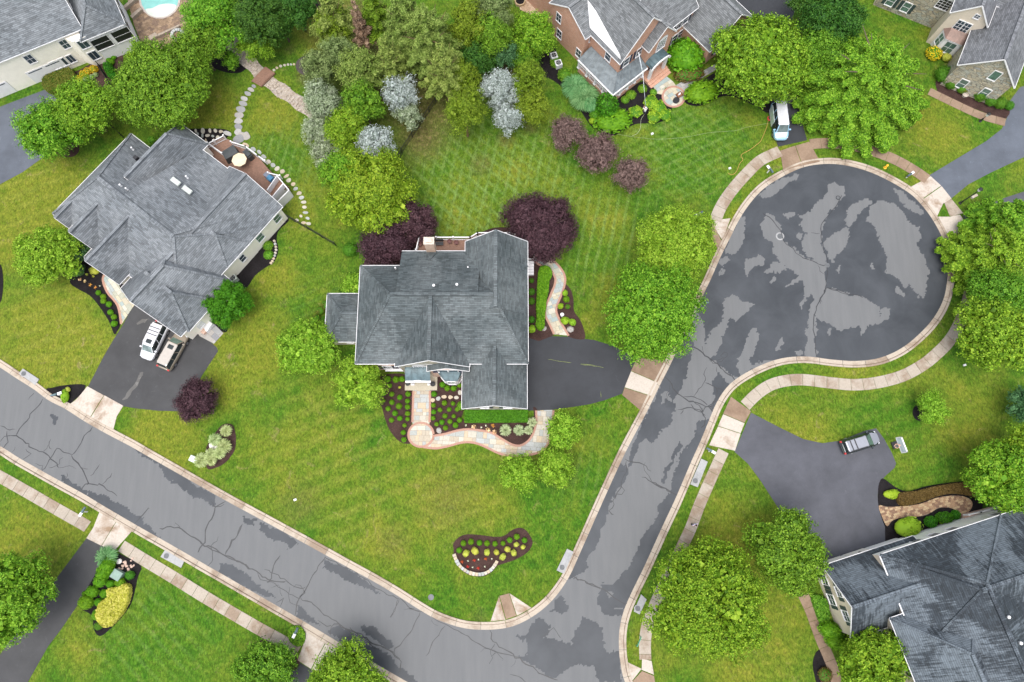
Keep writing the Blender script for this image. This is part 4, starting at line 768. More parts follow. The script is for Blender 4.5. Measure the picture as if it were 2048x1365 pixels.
# ================================================================== houses
class House:
    def __init__(s, label, a, b, z, cat='house', name='house'):
        A = P(*a, z); B = P(*b, z); s.rz = math.atan2(B.y-A.y, B.x-A.x); s.o = Vector((A.x, A.y, 0))
        s.root = empty(name, s.o, s.rz, label=label, cat=cat); s.c, s.s = math.cos(s.rz), math.sin(s.rz)
    def L(s, px, py, z=0):
        p = P(px, py, z)-s.o; return Vector((p.x*s.c+p.y*s.s, -p.x*s.s+p.y*s.c, z))
    def bb(s, pts, z):
        q = [s.L(px, py, z) for px, py in pts]
        return [min(p.x for p in q), max(p.x for p in q), min(p.y for p in q), max(p.y for p in q)]
def wing(h, box, ze, rise, axis='x', hips=(0, 0), rc=None, oh=.35, z0=0, wall=None, sides=None, roof=None, walls=True, th=.16, cap=True, gut=True, raised=0, trim=(1, 1)):
    x0, x1, y0, y1 = box
    sw = axis == 'y'
    T = (lambda x, y, z: Vector((y, x, z))) if sw else (lambda x, y, z: Vector((x, y, z)))
    if sw: x0, x1, y0, y1 = y0, y1, x0, x1
    yr = (y0+y1)/2 if rc is None else rc; zp = ze+rise; ze = ze+raised; zp += raised
    h0, h1 = hips
    A, B, C, D = (x0, y0), (x1, y0), (x1, y1), (x0, y1); r0, r1 = (x0+h0, yr), (x1-h1, yr)
    m = MB()
    ms = 1 if all(trim) else 0
    m.sheet([T(*A, ze), T(*B, ze), T(*r1, zp), T(*r0, zp)], th, 0, ms); m.sheet([T(*C, ze), T(*D, ze), T(*r0, zp), T(*r1, zp)], th, 0, ms)
    if h0: m.sheet([T(*D, ze), T(*A, ze), T(*r0, zp)], th, 0, ms)
    if h1: m.sheet([T(*B, ze), T(*C, ze), T(*r1, zp)], th, 0, ms)
    ro = m.build('roof', [roof, WHITE], h.root)
    if cap:
        m = MB(); m.beam(T(*r0, zp+.07), T(*r1, zp+.07), .40, .13)
        for e, cs in ((h0, (A, D)), (h1, (B, C))):
            if e:
                rr = r0 if cs[0] == A else r1
                for k in cs: m.beam(T(*k, ze+.04), T(*rr, zp+.04), .28, .08)
        m.build('ridge_cap', roof, ro)
    if gut:
        g = .05
        def piece(nm, a, b, w, hh): m = MB(); m.beam(a, b, w, hh); m.build(nm, WHITE, ro)
        piece('gutter', T(x0, y0-g, ze-.04), T(x1, y0-g, ze-.04), .055, .12); piece('gutter', T(x0, y1+g, ze-.04), T(x1, y1+g, ze-.04), .055, .12)
        for xx, hh, sg in ((x0, h0, -1), (x1, h1, 1)):
            if not trim[0 if sg < 0 else 1]: continue
            if hh: piece('gutter', T(xx+sg*g, y0, ze-.04), T(xx+sg*g, y1, ze-.04), .055, .12)
            else:
                piece('rake_board', T(xx+sg*g*.6, y0, ze), T(xx+sg*g*.6, yr, zp), .05, .16); piece('rake_board', T(xx+sg*g*.6, y1, ze), T(xx+sg*g*.6, yr, zp), .05, .16)
    W = (x0+oh, x1-oh, y0+oh, y1-oh)
    if walls:
        s0 = rise/(yr-y0); s1 = rise/(y1-yr); ta = ze+s0*oh-th-.02; tb = ze+s1*oh-th-.02; tr = zp-th-.03
        mats = [wall]+[v for v in (sides or {}).values()]; ks = list((sides or {}).keys())
        def mi(k): return 1+ks.index(k) if k in ks else 0
        m = MB(); a, b, c, d = W
        if h0: ta = tb = ze-th-.01
        if h1: ta = tb = ze-th-.01
        m.add([T(a, c, z0), T(b, c, z0), T(b, c, ta), T(a, c, ta)], [(0, 1, 2, 3) if not sw else (3, 2, 1, 0)], mi('y-' if not sw else 'x-'))
        m.add([T(b, d, z0), T(a, d, z0), T(a, d, tb), T(b, d, tb)], [(0, 1, 2, 3) if not sw else (3, 2, 1, 0)], mi('y+' if not sw else 'x+'))
        for xx, hh, k, fl in ((a, h0, 'x-' if not sw else 'y-', 1), (b, h1, 'x+' if not sw else 'y+', 0)):
            vs = [T(xx, c, z0), T(xx, d, z0), T(xx, d, tb)]+([T(xx, yr, tr)] if not hh else [])+[T(xx, c, ta)]
            f = tuple(range(len(vs)))
            m.add(vs, [f if (fl == 0) != sw else f[::-1]], mi(k))
        m.build('wall', mats, h.root)
    return dict(W=((c, d, a, b) if False else ((W[2], W[3], W[0], W[1]) if sw else W)), ze=ze, h=h)
def window(w, side, t, zc, ww=.95, wh=1.5, shut=None, nx=2, ny=2, arch=False, glass=None, frame=None, name='window', sill=True):
    x0, x1, y0, y1 = w['W']
    O, tg, nr = {'y-': ((x0+(x1-x0)*t, y0), (1, 0), (0, -1)), 'y+': ((x0+(x1-x0)*t, y1), (1, 0), (0, 1)), 'x-': ((x0, y0+(y1-y0)*t), (0, 1), (-1, 0)), 'x+': ((x1, y0+(y1-y0)*t), (0, 1), (1, 0))}[side]
    winraw(w['h'].root, O, tg, nr, zc, ww, wh, shut, nx, ny, arch, glass, frame, name)
def winraw(root, O, tg, nr, zc, ww, wh, shut=None, nx=2, ny=2, arch=False, glass=None, frame=None, name='window'):
    O = Vector((*O, zc)); t = Vector((*tg, 0)); n = Vector((*nr, 0)); z = Vector((0, 0, 1)); frame = frame or WHITE
    q = lambda a, b, c: O+t*a+z*b+n*c
    m = MB(); a, b = ww/2, wh/2
    def slab(m, a0, a1, b0, b1, c0, c1):
        vs = [q(a0, b0, c0), q(a1, b0, c0), q(a1, b1, c0), q(a0, b1, c0), q(a0, b0, c1), q(a1, b0, c1), q(a1, b1, c1), q(a0, b1, c1)]
        m.add(vs, [(4, 5, 6, 7), (0, 1, 5, 4), (1, 2, 6, 5), (2, 3, 7, 6), (3, 0, 4, 7)])
    slab(m, -a, a, -b, b, -.02, .03); win = m.build(name, glass or GLASS, root)
    m = MB(); f = .09
    slab(m, -a-f, -a, -b-f, b+f, 0, .07); slab(m, a, a+f, -b-f, b+f, 0, .07); slab(m, -a, a, b, b+f*1.3, 0, .08); slab(m, -a-f, a+f, -b-f*1.4, -b, 0, .12)
    for i in range(1, nx): x = -a+ww*i/nx; slab(m, x-.02, x+.02, -b, b, .03, .05)
    for i in range(1, ny): y = -b+wh*i/ny; slab(m, -a, a, y-.02, y+.02, .03, .052)
    if arch:
        pts = [q(math.cos(k*math.pi/8)*(a+f), b+f+math.sin(k*math.pi/8)*(a*.8), 0) for k in range(9)]; m.add([p+n*.07 for p in pts], [tuple(range(9))])
    m.build('frame', frame, win)
    if shut:
        for sg in (-1, 1):
            m = MB(); c = sg*(a+f+.24); slab(m, c-.21, c+.21, -b-.04, b+.04, 0, .05); m.build('shutter', shut, win)
def vent(h, x, y, z, r=.06, hh=.5, mat=None):
    m = MB(); m.cyl((x, y, z-.3), (x, y, z+hh), r, 10); m.cyl((x, y, z+hh-.02), (x, y, z+hh+.1), r*1.9, 10); m.cyl((x, y, z-.2), (x, y, z+.05), r*2.4, 10, r2=r*1.2); m.build('roof_vent', mat or WHITE, h.root)
def seam_roof(h, polys, mat=SEAM, name='porch_roof', rib=None, gut=True):
    m = MB()
    for q in polys: m.sheet(q, .07)
    r = m.build(name, [mat, WHITE], h.root)
    for a, b in rib or []:
        m = MB(); m.beam(Vector(a)+Vector((0, 0, .03)), Vector(b)+Vector((0, 0, .03)), .05, .07); m.build('seam', mat, r)
    return r
def ribs(a, b, c, d, n):      # seams between edge a-b (low) and d-c (high)
    a, b, c, d = map(Vector, (a, b, c, d)); return [(a.lerp(b, i/n), d.lerp(c, i/n)) for i in range(n+1)]

VENTM = plain('vent_grey_white', (.55, .55, .56), .5)
# ---------------- central house
H = House('central grey-roofed house with stone garage gable and rear deck', (720, 728), (1050, 728), 5.6)
ZE = 5.6
b = H.bb([(721, 728), (1056, 728), (721, 532)], ZE)
yr = H.L(900, 607, ZE).y
wA = wing(H, b, ZE, 3.7, 'x', (4.4, 4.05), yr, wall=PBRICK, roof=R_MAIN)
bN = H.bb([(931, 484), (1056.3, 484), (1056.3, 620)], ZE)
wN = wing(H, [bN[0], b[1]+.01, yr-1.5, bN[3]], ZE, 3.7, 'y', (0, 0), wall=PBRICK, roof=R_MAIN, raised=.012, trim=(0, 1))
bR = H.bb([(804, 503), (960, 503)], ZE)
wR = wing(H, [bR[0], bR[1], 2*yr-bR[3]+.4, bR[3]], ZE, 3.7, 'x', (0, 0), yr, wall=PBRICK, roof=R_MAIN, raised=.02, trim=(0, 0))
bC = H.bb([(790, 734), (939, 734)], ZE)
wC = wing(H, [bC[0], bC[1], bC[2], yr], ZE, 3.68, 'y', (0, 0), wall=PBRICK, sides={'y-': STONE}, roof=R_MAIN, oh=.3, raised=.006)
bD = H.bb([(854, 743), (938, 743)], ZE-.5)
wD = wing(H, [bD[0], bD[1], bD[2], bD[2]+3.5], ZE-.5, 1.9, 'y', (0, 0), wall=PBRICK, roof=R_MAIN, oh=.25)
bG = H.bb([(926, 818), (1054, 818), (926, 690)], 3.9)
wG = wing(H, [bG[0], bG[1], bG[2], bG[3]+1], 3.9, 2.75, 'y', (0, 0), wall=PBRICK, sides={'y-': STONE}, roof=R_MAIN, oh=.3)
bL = H.bb([(655, 684), (730, 684), (655, 588)], 3.1)
wL = wing(H, bL, 3.1, 1.9, 'x', (2.4, 0), wall=TAN, roof=R_MAIN)
# front wall windows
for t in (.14, .24): window(wA, 'y-', t, 1.75, 1.0, 1.6, SHUT, 2, 1)
for t in (.13, .235): window(wA, 'y-', t, 4.5, 1.0, 1.35, None, 2, 2)
for t in (.34, .62): window(wD, 'y-', t, 4.1, 1.05, 1.25, None, 1, 1)
for sg, t in ((-1, .13), (1, .84)):
    window(wD, 'y-', t, 4.1, .42, 1.2, None, 1, 1, glass=SHUT, frame=SHUT, name='shutter')
window(wC, 'y-', .30, 4.2, 1.5, 1.2, None, 3, 2, True)
for t in (.33, .72): window(wG, 'y-', t, 3.1, .95, 1.1, SHUT, 2, 1)
for t in (.55, .85): window(wL, 'y-', t, 1.8, .8, 1.4, None, 2, 1)
m = MB(); x0, x1, y0, y1 = wA['W']; m.box(x0+2.3, x0+6.0, y0-.32, y0-.02, .55, .75); m.build('window_ledge', WHITE, H.root)
# portico
p0 = H.L(812, 742, 3.1); p1 = H.L(861, 742, 3.1); p2 = H.L(861, 762, 3.1); xa, xb, yf, yb = p0.x, p1.x, p2.y, wC['W'][2]
m = MB(); N = 8; top = []
for i in range(N+1):
    t = i/N; yy = yb+(yf-yb)*t; top.append((yy, 3.1+.75*math.cos(t*math.pi/2*.95)))
for (ya, za), (yb2, zb) in zip(top, top[1:]): m.sheet([(xa, ya, za), (xb, ya, za), (xb, yb2, zb), (xa, yb2, zb)], .07)
pr = m.build('portico_roof', [SEAM, WHITE], H.root)
for i in range(5):
    m = MB(); x = xa+(xb-xa)*i/4
    for (ya, za), (yb2, zb) in zip(top, top[1:]): m.beam((x, ya, za+.03), (x, yb2, zb+.03), .05, .06)
    m.build('seam', SEAM, pr)
m = MB()
for i in range(9):
    t = i/8; x = xa+(xb-xa)*t; 
    if i < 8: m.beam((x, yf-.06, 2.75+.28*math.sin(math.pi*t)), (xa+(xb-xa)*(i+1)/8, yf-.06, 2.75+.28*math.sin(math.pi*(i+1)/8)), .28, .34)
m.build('arched_fascia', WHITE, H.root)
for x in (xa+.45, xb-.45):
    m = MB(); m.cyl((x, yf+.15, .15), (x, yf+.15, 2.8), .15, 12); m.box(x-.22, x+.22, yf-.07, yf+.37, .12, .3); m.build('column', WHITE, H.root)
la = H.L(811, 741, .15); lb = H.L(874, 781, .15)
m = MB(); m.box(la.x, lb.x, lb.y, wC['W'][2]-.03, 0, .15); m.build('entry_landing', FLAGB, H.root)
# bay window
q = [H.L(*p, 3.0) for p in ((875, 744), (890, 763), (915, 763), (926, 746))]; yb = wD['W'][2]-.01; q[0].y = q[3].y = yb
hi = [Vector((q[0].x+.3, yb, 3.55)), Vector((q[3].x-.3, yb, 3.55))]
seam_roof(H, [[q[0], q[1], hi[0]], [q[1], q[2], hi[1], hi[0]], [q[2], q[3], hi[1]]], SEAM, 'bay_roof', [(q[1], hi[0]), (q[2], hi[1]), (q[1].lerp(q[2], .33), hi[0].lerp(hi[1], .33)), (q[1].lerp(q[2], .66), hi[0].lerp(hi[1], .66))])
m = MB(); c = sum(q, Vector())/4; iq = [c+(p-c)*.92 for p in q]; iq[0].y = iq[3].y = yb; m.prism([(p.x, p.y) for p in iq], .5, 2.94); m.build('bay_window', WHITE, H.root)
for a_, b_ in ((0, 1), (1, 2), (2, 3)):
    d = (iq[b_]-iq[a_]); mid = (iq[a_]+iq[b_])/2; d.z = 0; ln = d.length; d.normalize(); winraw(H.root, (mid.x, mid.y), (d.x, d.y), (d.y, -d.x), 1.75, ln*.6, 1.7, None, 2, 2)
m = MB()
for k in range(4): m.box(wN['W'][1]-.02, wN['W'][1]+.03, wN['W'][3]-2-3*k, wN['W'][3]-1.2-3*k, 4, 5.2)
# roof fixtures
def on_roof(px, py, z): p = H.L(px, py, z); return p.x, p.y, z
for px, py, z in ((868, 573, 8.6), (914, 571, 8.6)): x, y, _ = on_roof(px, py, z); vent(H, x, y, z, .085, .3, VENTM)
for px, py, z in ((936, 536, 6.9), (780, 549, 6.0), (791, 537, 6.2)): x, y, _ = on_roof(px, py, z); vent(H, x, y, z, .05, .2, VENTM)
# chimney: brick stack rising behind the rear eave
c0 = H.L(863, 507, 5.5); cx, cy = c0.x, c0.y+.45
m = MB(); m.box(cx-.55, cx+.55, cy-.4, cy+.4, 0, 8.4); ch = m.build('chimney', m_brick('chimney_brick', (.42, .27, .18), (.48, .33, .24), (.5, .43, .37)), H.root)
m = MB(); m.box(cx-.62, cx+.62, cy-.46, cy+.46, 8.38, 8.52); m.box(cx-.38, cx+.38, cy-.26, cy+.26, 8.52, 8.75); m.build('chimney_cap', plain('chimney_cap_stone', (.50, .43, .36), .7), ch)
m = MB(); m.sheet([(cx-.7, cy-.5, 6.0), (cx+.7, cy-.5, 6.0), (cx, cy-1.6, 6.5)], .1); m.build('cricket', R_MAIN, ch)
# rear deck and its railing
def deck(h, outline, z, rail, name='deck', mat=DECKM, rot_boards='x'):
    pts = [h.L(px, py, z) for px, py in outline]; poly = [(p.x, p.y) for p in pts]
    if sum(poly[i][0]*poly[(i+1) % len(poly)][1]-poly[(i+1) % len(poly)][0]*poly[i][1] for i in range(len(poly))) < 0: poly = poly[::-1]
    m = MB(); m.prism(poly, z-.3, z-.05); d = m.build(name, mat, h.root)
    m = MB(); y0 = min(p[1] for p in poly); y1 = max(p[1] for p in poly); x0 = min(p[0] for p in poly)-1; x1 = max(p[0] for p in poly)+1; y = y0
    while y < y1:
        q = clip_poly(poly, [(x0, y+.006), (x1, y+.006), (x1, y+.134), (x0, y+.134)])
        if area(q) > .01: m.prism(q, z-.05, z)
        y += .14
    t = m.build('deck_board', mat, d); t['kind'] = 'stuff'
    for ln in rail: railing(d, [h.L(px, py, z+.95) for px, py in ln], z)
    m = MB()
    for p in poly: m.cyl((p[0], p[1], 0), (p[0], p[1], z-.3), .09, 8)
    m.build('deck_post', mat, d)
    return d
def railing(par, pts, z, hh=.95):
    m = MB(); mp = MB()
    for a, b in zip(pts, pts[1:]):
        a = Vector((a.x, a.y, z)); b = Vector((b.x, b.y, z)); u = Vector((0, 0, 1)); m.beam(a+u*hh, b+u*hh, .13, .06); m.beam(a+u*.12, b+u*.12, .06, .06)
        L = (b-a).length; n = max(2, int(L/.16))
        for i in range(1, n): p = a.lerp(b, i/n); m.box(p.x-.018, p.x+.018, p.y-.018, p.y+.018, z+.12, z+hh)
        k = max(1, round(L/1.9))
        for i in range(k+1): p = a.lerp(b, i/k); mp.box(p.x-.07, p.x+.07, p.y-.07, p.y+.07, z, z+hh+.12); mp.cyl((p.x, p.y, z+hh+.12), (p.x, p.y, z+hh+.2), .11, 8)
    m.build('railing', WHITE, par); mp.build('railing_post', WHITE, par)
deck(H, [(832, 478), (935, 478), (955, 469), (1040, 469), (1040, 515), (832, 515)], 2.2, [[(838, 475), (940, 475), (955, 466), (1022, 466), (1030, 470)], [(838, 475), (832, 500)]])
# side stairs of the deck
s0 = H.L(1056, 500, 1.6); s1 = H.L(1068, 527, 1.6)
m = MB()
for k in range(5): m.box(s0.x-.2, s1.x, s1.y-.28*k, s1.y+.28-.28*k, 0, 1.5-.28*k)
st = m.build('side_steps', WHITE, H.root); railing(st, [Vector((s0.x, s1.y+.3, 0)), Vector((s1.x, s1.y+.3, 0)), Vector((s1.x, s0.y, 0))], 1.4)
HMAIN = H

# ---------------- left house
H = House('left house with light grey roof, cream walls and three-sided deck', (483, 463), (543, 397), 3.6)   # local x runs toward the deck, -y toward the central house
HL = H
z = 3.6
bA = H.bb([(456, 337), (543, 397), (454, 537)], z); 
wLA = wing(H, [bA[0]-6, bA[1], bA[2], bA[3]], z, 3.5, 'x', (0, 0), wall=CREAM, roof=R_LEFT, oh=.3, trim=(0, 1))
bB = H.bb([(242, 577), (372, 662), (434, 592)], 3.3)
bTmp = H.bb([(337, 560), (432, 592)], 3.3)
wLB = wing(H, [bB[0], bB[1]+2.5, bB[2], bB[3]], 3.3, 4.7, 'x', (0, 3.5), wall=CREAM, roof=R_LEFT, oh=.3)
bC = H.bb([(108, 430), (262, 268)], z)
x0c, x1c = bC[0], bC[1]
wLC = wing(H, [x0c, x1c, bA[2]+.4, bC[3]], z, 4.5, 'y', (4.8, 4.6), wall=CREAM, roof=R_LEFT, oh=.3)
wing(H, [x0c+1.2, H.L(430, 319, z).x, bA[2]+.7, H.L(404, 302, z).y+.4], z, 4.5, 'y', (4.9, 0), (x0c+x1c)/2, wall=CREAM, roof=R_LEFT, oh=.3, raised=.01, trim=(0, 0))
# front gables facing the street (local -x)
def gab(cpx, half, depth, ze, rise, ext=.4, mat=CREAM):
    c = H.L(*cpx, ze); return wing(H, [x0c-ext, x0c+depth, c.y-half, c.y+half], ze, rise, 'x', (0, 0), wall=mat, roof=R_LEFT, oh=.25, trim=(1, 0))
gab((128, 446), 1.5, 3.6, z, 1.7, .1); gab((170, 474), 2.3, 6.0, z+.3, 2.5, .25); gab((222, 522), 3.0, 8.5, z+.1, 3.4, 1.6)
# hip bumps on the garden side
q = H.bb([(503, 484), (454, 537)], 3.5); wb = wing(H, [q[0], q[1], q[2], q[2]+6.5], 3.5, 2.6, 'y', (2.6, 0), wall=CREAM, roof=R_LEFT, oh=.25, trim=(1, 0))
q = H.bb([(372, 662), (430, 597)], 3.2); wb2 = wing(H, [q[0]+.1, q[1], q[2]-.35, q[2]+7], 3.2, 3.6, 'y', (3.0, 0), wall=CREAM, sides={'x-': PBRICK}, roof=R_LEFT, oh=.25, trim=(1, 0))
# rear hip bay toward the trees
q = H.bb([(404, 302), (345, 262)], z); q2 = H.L(345, 262, z)
wing(H, [x1c-5, max(H.L(402, 288, z).x, H.L(371, 255, z).x), H.L(404, 302, z).y, q2.y], z, 3.6, 'x', (0, 2.6), wall=CREAM, roof=R_LEFT, oh=.25)
for t in (.93, .72): window(wLA, 'y-', t, 2.1, 1.0, 1.5, None, 1, 2, glass=GLASSG)
window(wb, 'y-', .5, 2.0, .75, 1.4, None, 1, 2)
window(wb2, 'y-', .25, 1.6, .8, 1.0, None, 1, 1, glass=WHITE, name='side_door')
# porch metal roof at the entrance
q = [H.L(*p, zz) for p, zz in (((183, 523), 2.7), ((213, 544), 2.7), ((219, 524), 3.3), ((190, 500), 3.3))]
seam_roof(H, [q], SEAM, 'porch_roof', ribs(*q, 4))
# roof furniture
for px, py, zz in ((374, 355, 6.4), (242, 372, 7.6), (254, 379, 7.6), (265, 298, 5.4)): p = H.L(px, py, zz); vent(H, p.x, p.y, zz, .06, .25, VENTM)
for px, py in ((352, 364), (375, 381)):
    c = H.L(px, py, 6.1); m = MB(); 
    m.beam((c.x, c.y-.75, 6.35), (c.x, c.y+.75, 6.05), .6, .16); m.build('skylight', plain('skylight_glass', (.42, .45, .42), .15), H.root)
p = H.L(272, 316, 5.9); m = MB(); m.box(p.x-.25, p.x+.25, p.y-.25, p.y+.25, p.z-.3, p.z+.2); m.build('box_vent', BLACK, H.root)
# deck with white rails, covered grill, umbrella
deck(H, [(412, 292), (447, 275), (470, 285), (520, 318), (538, 340), (556, 358), (575, 372), (540, 410), (470, 350), (420, 318)], .9, [[(407, 292), (447, 272)], [(462, 284), (491, 293), (516, 312), (530, 322)], [(536, 346), (560, 352)], [(403, 297), (424, 313)], [(415, 286), (444, 307)]])
w0 = H.L(553, 352, 1.9); w1 = H.L(577, 381, 1.9)
m = MB()
for a, b in (((554, 352), (534, 381)), ((554, 352), (578, 381)), ((578, 381), (553, 406)), ((566, 368), (544, 395))):
    A_, B_ = H.L(*a, 1.9), H.L(*b, 1.9); m.beam((A_.x, A_.y, 1.0), (B_.x, B_.y, 1.0), .12, 1.9)
m.build('privacy_screen', WHITE, H.root)
hw = H.L(545, 412, 2.2)
m = MB(); c = [H.L(*p, 2.9) for p in ((543, 398), (549, 415), (556, 428), (535, 415))]; m.prism([(p.x, p.y) for p in c], .0, 2.8); m.build('bay_wall', CREAM, H.root)
# wide concrete lid and brick foundation beside garage
c = [H.L(*p, .5) for p in ((382, 652), (396, 638), (420, 655), (407, 669))]
m = MB(); m.prism([(p.x, p.y) for p in c], 0, .5); m.build('foundation_ledge', PBRICK, H.root)
m = MB(); c = [H.L(*p, .7) for p in ((396, 640), (405, 632), (424, 647), (412, 664))]; m.prism([(p.x, p.y) for p in c], 0, .6); m.build('basement_hatch', WHITE, H.root)

# ---------------- cream house top left
H = House('cream-sided house with grey roof beside the pool patio', (0, 125), (165, 58), 5.8)
z = 5.8
e = H.L(165, 58, z); wT = wing(H, [-14, e.x, e.y, e.y+13.5], z, 5.0, 'x', (0, 0), wall=CREAM, roof=R_LEFT, oh=.3)
e2 = H.L(190, 73, 5.0); e3 = H.L(250, 49, 5.0)
wT2 = wing(H, [e2.x-2.0, e3.x, e2.y, e2.y+7.6], 5.0, 2.6, 'y', (2.4, 2.4), wall=WHITE, sides={'x+': WHITE}, roof=R_LEFT, oh=.25)
for t in (.40, .68): window(wT, 'y-', t, 4.2, .95, 1.5, None, 2, 2)
window(wT, 'y-', .88, 4.3, .95, 1.5, None, 2, 2)
for dt in (-.045, 0, .045): window(wT, 'y-', .80+dt, 1.7, .8, 1.4, None, 2, 1)
window(wT, 'y-', .965, 1.9, .9, 1.7, None, 1, 2); window(wT, 'y-', .1, 3.8, .95, 1.5, None, 2, 2)
for t in (.29, .60):
    x0, x1, y0, y1 = wT['W']; X0 = x0+(x1-x0)*t
    m = MB(); m.box(X0, X0+4.9, y0-.05, y0-.002, .05, 2.4); gd = m.build('garage_door', WHITE, H.root)
    m = MB(); m.box(X0+.3, X0+2.2, y0-.07, y0-.04, 2.05, 2.2); m.box(X0+2.7, X0+4.6, y0-.07, y0-.04, 2.05, 2.2); m.build('door_window', GLASS, gd)
x0, x1, y0, y1 = wT2['W']
for k in range(2):
    xx = x0+.3+(x1-x0-.6)*(k+.5)/2+.8; winraw(H.root, (xx*.5+(x0+x1)/4+(k-.5)*1.6, y0), (1, 0), (0, -1), 3.3, 2.3, 2.0, None, 1, 2, False, BLACK, WHITE, 'screened_opening')
for k in range(3): winraw(H.root, (x1, y0+1.3+2.2*k), (0, 1), (1, 0), 3.3, 1.7, 2.0, None, 1, 2, False, BLACK, WHITE, 'screened_opening')
# bay tower at the corner
e = H.L(166, 66, 5.6); m = MB(); bx = wT['W'][1]; by = wT['W'][2]
m.prism([(bx-2.6, by+.02), (bx-1.6, by-1.1), (bx+.1, by-1.1), (bx+1.4, by+.2), (bx+1.4, by+2.4), (bx-.5, by+2.4)], 0, 5.3); m.build('bay_wall', CREAM, H.root)
for zc in (1.9, 4.3):
    winraw(H.root, (bx-.75, by-1.1), (1, 0), (0, -1), zc, 1.1, 1.5, None, 2, 1); d = Vector((1.3, 1.3, 0)).normalized(); winraw(H.root, (bx+.75, by-.45), (d.x, d.y), (d.y, -d.x), zc, 1.0, 1.5, None, 2, 1)
for k in range(4): winraw(H.root, (wT['W'][1], by+3.6+k*1.9), (0, 1), (1, 0), 4.6, 1.0, 2.2, None, 2, 1, False, GLASS, WHITE)
HT = H
# ---------------- brick house (top centre)
H = House('red brick house with metal-roofed corner porch, its roof being washed', (1166, 83), (1220, 42), 6.0)      # local x: up and right; -y: toward the porch front
HB = H
z = 6.0
b1 = H.bb([(1103, 3), (1166, 83)], z); y0l = H.L(1166, 83, z).y; y1l = H.L(1103, 3, z).y; xl = (H.L(1166, 83, z).x+H.L(1103, 3, z).x)/2
w1 = wing(H, [xl, xl+22, y0l, y1l], z, 2.6, 'x', (0, 0), wall=BRICK, roof=R_BRK, oh=.3)
g0 = H.L(1233, 122, z); g1 = H.L(1350, 58, z); gi = H.L(1190, 70, z)
w2 = wing(H, [g0.x, g1.x, (g0.y+g1.y)/2, y1l+9], z, 5.2, 'y', (0, 0), wall=BRICK, roof=R_BRK, oh=.3)
q0 = H.L(1290, 98, 5.9); q1 = H.L(1352, 62, 5.9)
w3 = wing(H, [q0.x, q1.x, min(q0.y, q1.y)-.1, q0.y+6], 5.9, 3.0, 'y', (0, 0), wall=BRICK, roof=R_BRK, oh=.25)
r0 = H.L(1347, 51, z); r1 = H.L(1397, 18.5, z)
w4 = wing(H, [r0.x-3, r1.x+.2, (r0.y+r1.y)/2, (r0.y+r1.y)/2+12], z, 4.6, 'x', (0, 0), wall=BRICK, roof=R_BRK, oh=.3)
zg = 3.2
s0 = H.L(1421, 105, zg); s1 = H.L(1374, 52, zg)
w5 = wing(H, [s0.x-.1, s0.x+8.2, s0.y, s0.y+15], zg+.1, 4.0, 'y', (0, 0), wall=BRICK, roof=R_BRK, oh=.3)
for t, zc in ((.22, 4.8), (.55, 4.7)): pass
for t, zc in ((.78, 4.6), (.72, 1.7), (.12, 1.7)): window(w1, 'x-', t, zc, .85, 1.5, None, 2, 2)
window(w1, 'y-', .06, 4.9, .9, 1.4, None, 1, 2)
window(w2, 'x-', .10, 4.8, .9, 1.5, None, 1, 2)
for t in (.15, .42): window(w2, 'y-', t, 4.8, .95, 1.5, SHUT, 1, 2)
window(w3, 'y-', .55, 5.0, 1.5, 1.9, None, 4, 5, True)
for t in (.62, .80): window(w4, 'y-', t, 4.7, .95, 1.5, SHUT, 1, 2); window(w4, 'y-', t, 1.8, .95, 1.6, SHUT, 1, 2)
window(w5, 'y-', .28, 1.8, 1.2, 1.6, SHUT, 2, 2)
# white strip laid along the roof valley
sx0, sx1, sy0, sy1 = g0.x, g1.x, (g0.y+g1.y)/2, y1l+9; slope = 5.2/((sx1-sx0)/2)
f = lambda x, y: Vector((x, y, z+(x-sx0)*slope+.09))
m = MB(); m.add([f(sx0+.28, sy0+.35), f(sx0+.5, sy0+.7), f(sx0+1.7, sy0+7), f(sx0+2.7, sy0+18), f(sx0+.9, sy0+18), f(sx0+.35, sy0+6)], [(0, 1, 2, 3, 4, 5)]); m.build('white_roof_strip', WHITE, H.root)
# corner porch: metal roof in two slopes, posts, rails, brick base
zo, zi = 2.9, 3.7
o0 = H.L(1160, 117, zo); o1 = H.L(1220, 187, zo); o2 = H.L(1299, 141, zo)
px0 = (o0.x+o1.x)/2-.1; py0 = (o1.y+o2.y)/2; i0y = y0l; inx = g0.x+.25; iny = (g0.y+g1.y)/2+.25; px1 = o2.x
a0 = Vector((px0, o0.y, zo)); a1 = Vector((px0, py0, zo)); a2 = Vector((px1, py0, zo)); ic = Vector((inx, iny, zi)); ib = Vector((inx, o0.y, zi)); ia = Vector((px1, iny, zi))
seam_roof(H, [[a0, a1, ic, ib], [a1, a2, ia, ic]], SEAMD, 'porch_roof', ribs(a0, a1, ic, ib, 9)+ribs(a1, a2, ia, ic, 8))
m = MB(); m.beam(a0+Vector((-.05, 0, -.05)), a1+Vector((-.05, -.05, -.05)), .14, .2); m.beam(a1+Vector((-.05, -.05, -.05)), a2+Vector((0, -.05, -.05)), .14, .2); m.build('porch_gutter', WHITE, H.root)
m = MB(); m.prism([(px0+.25, o0.y), (px0+.25, py0+.25), (px1-.1, py0+.25), (px1-.1, iny+.1), (inx+.1, iny+.1), (inx+.1, o0.y)], 0, .75); pf = m.build('porch_base', BRICK, H.root)
pts = [Vector((px0+.35, o0.y+(py0+.35-o0.y)*k/4, 0)) for k in range(5)]+[Vector((px0+.35+(px1-.2-px0-.35)*k/4, py0+.35, 0)) for k in range(1, 5)]
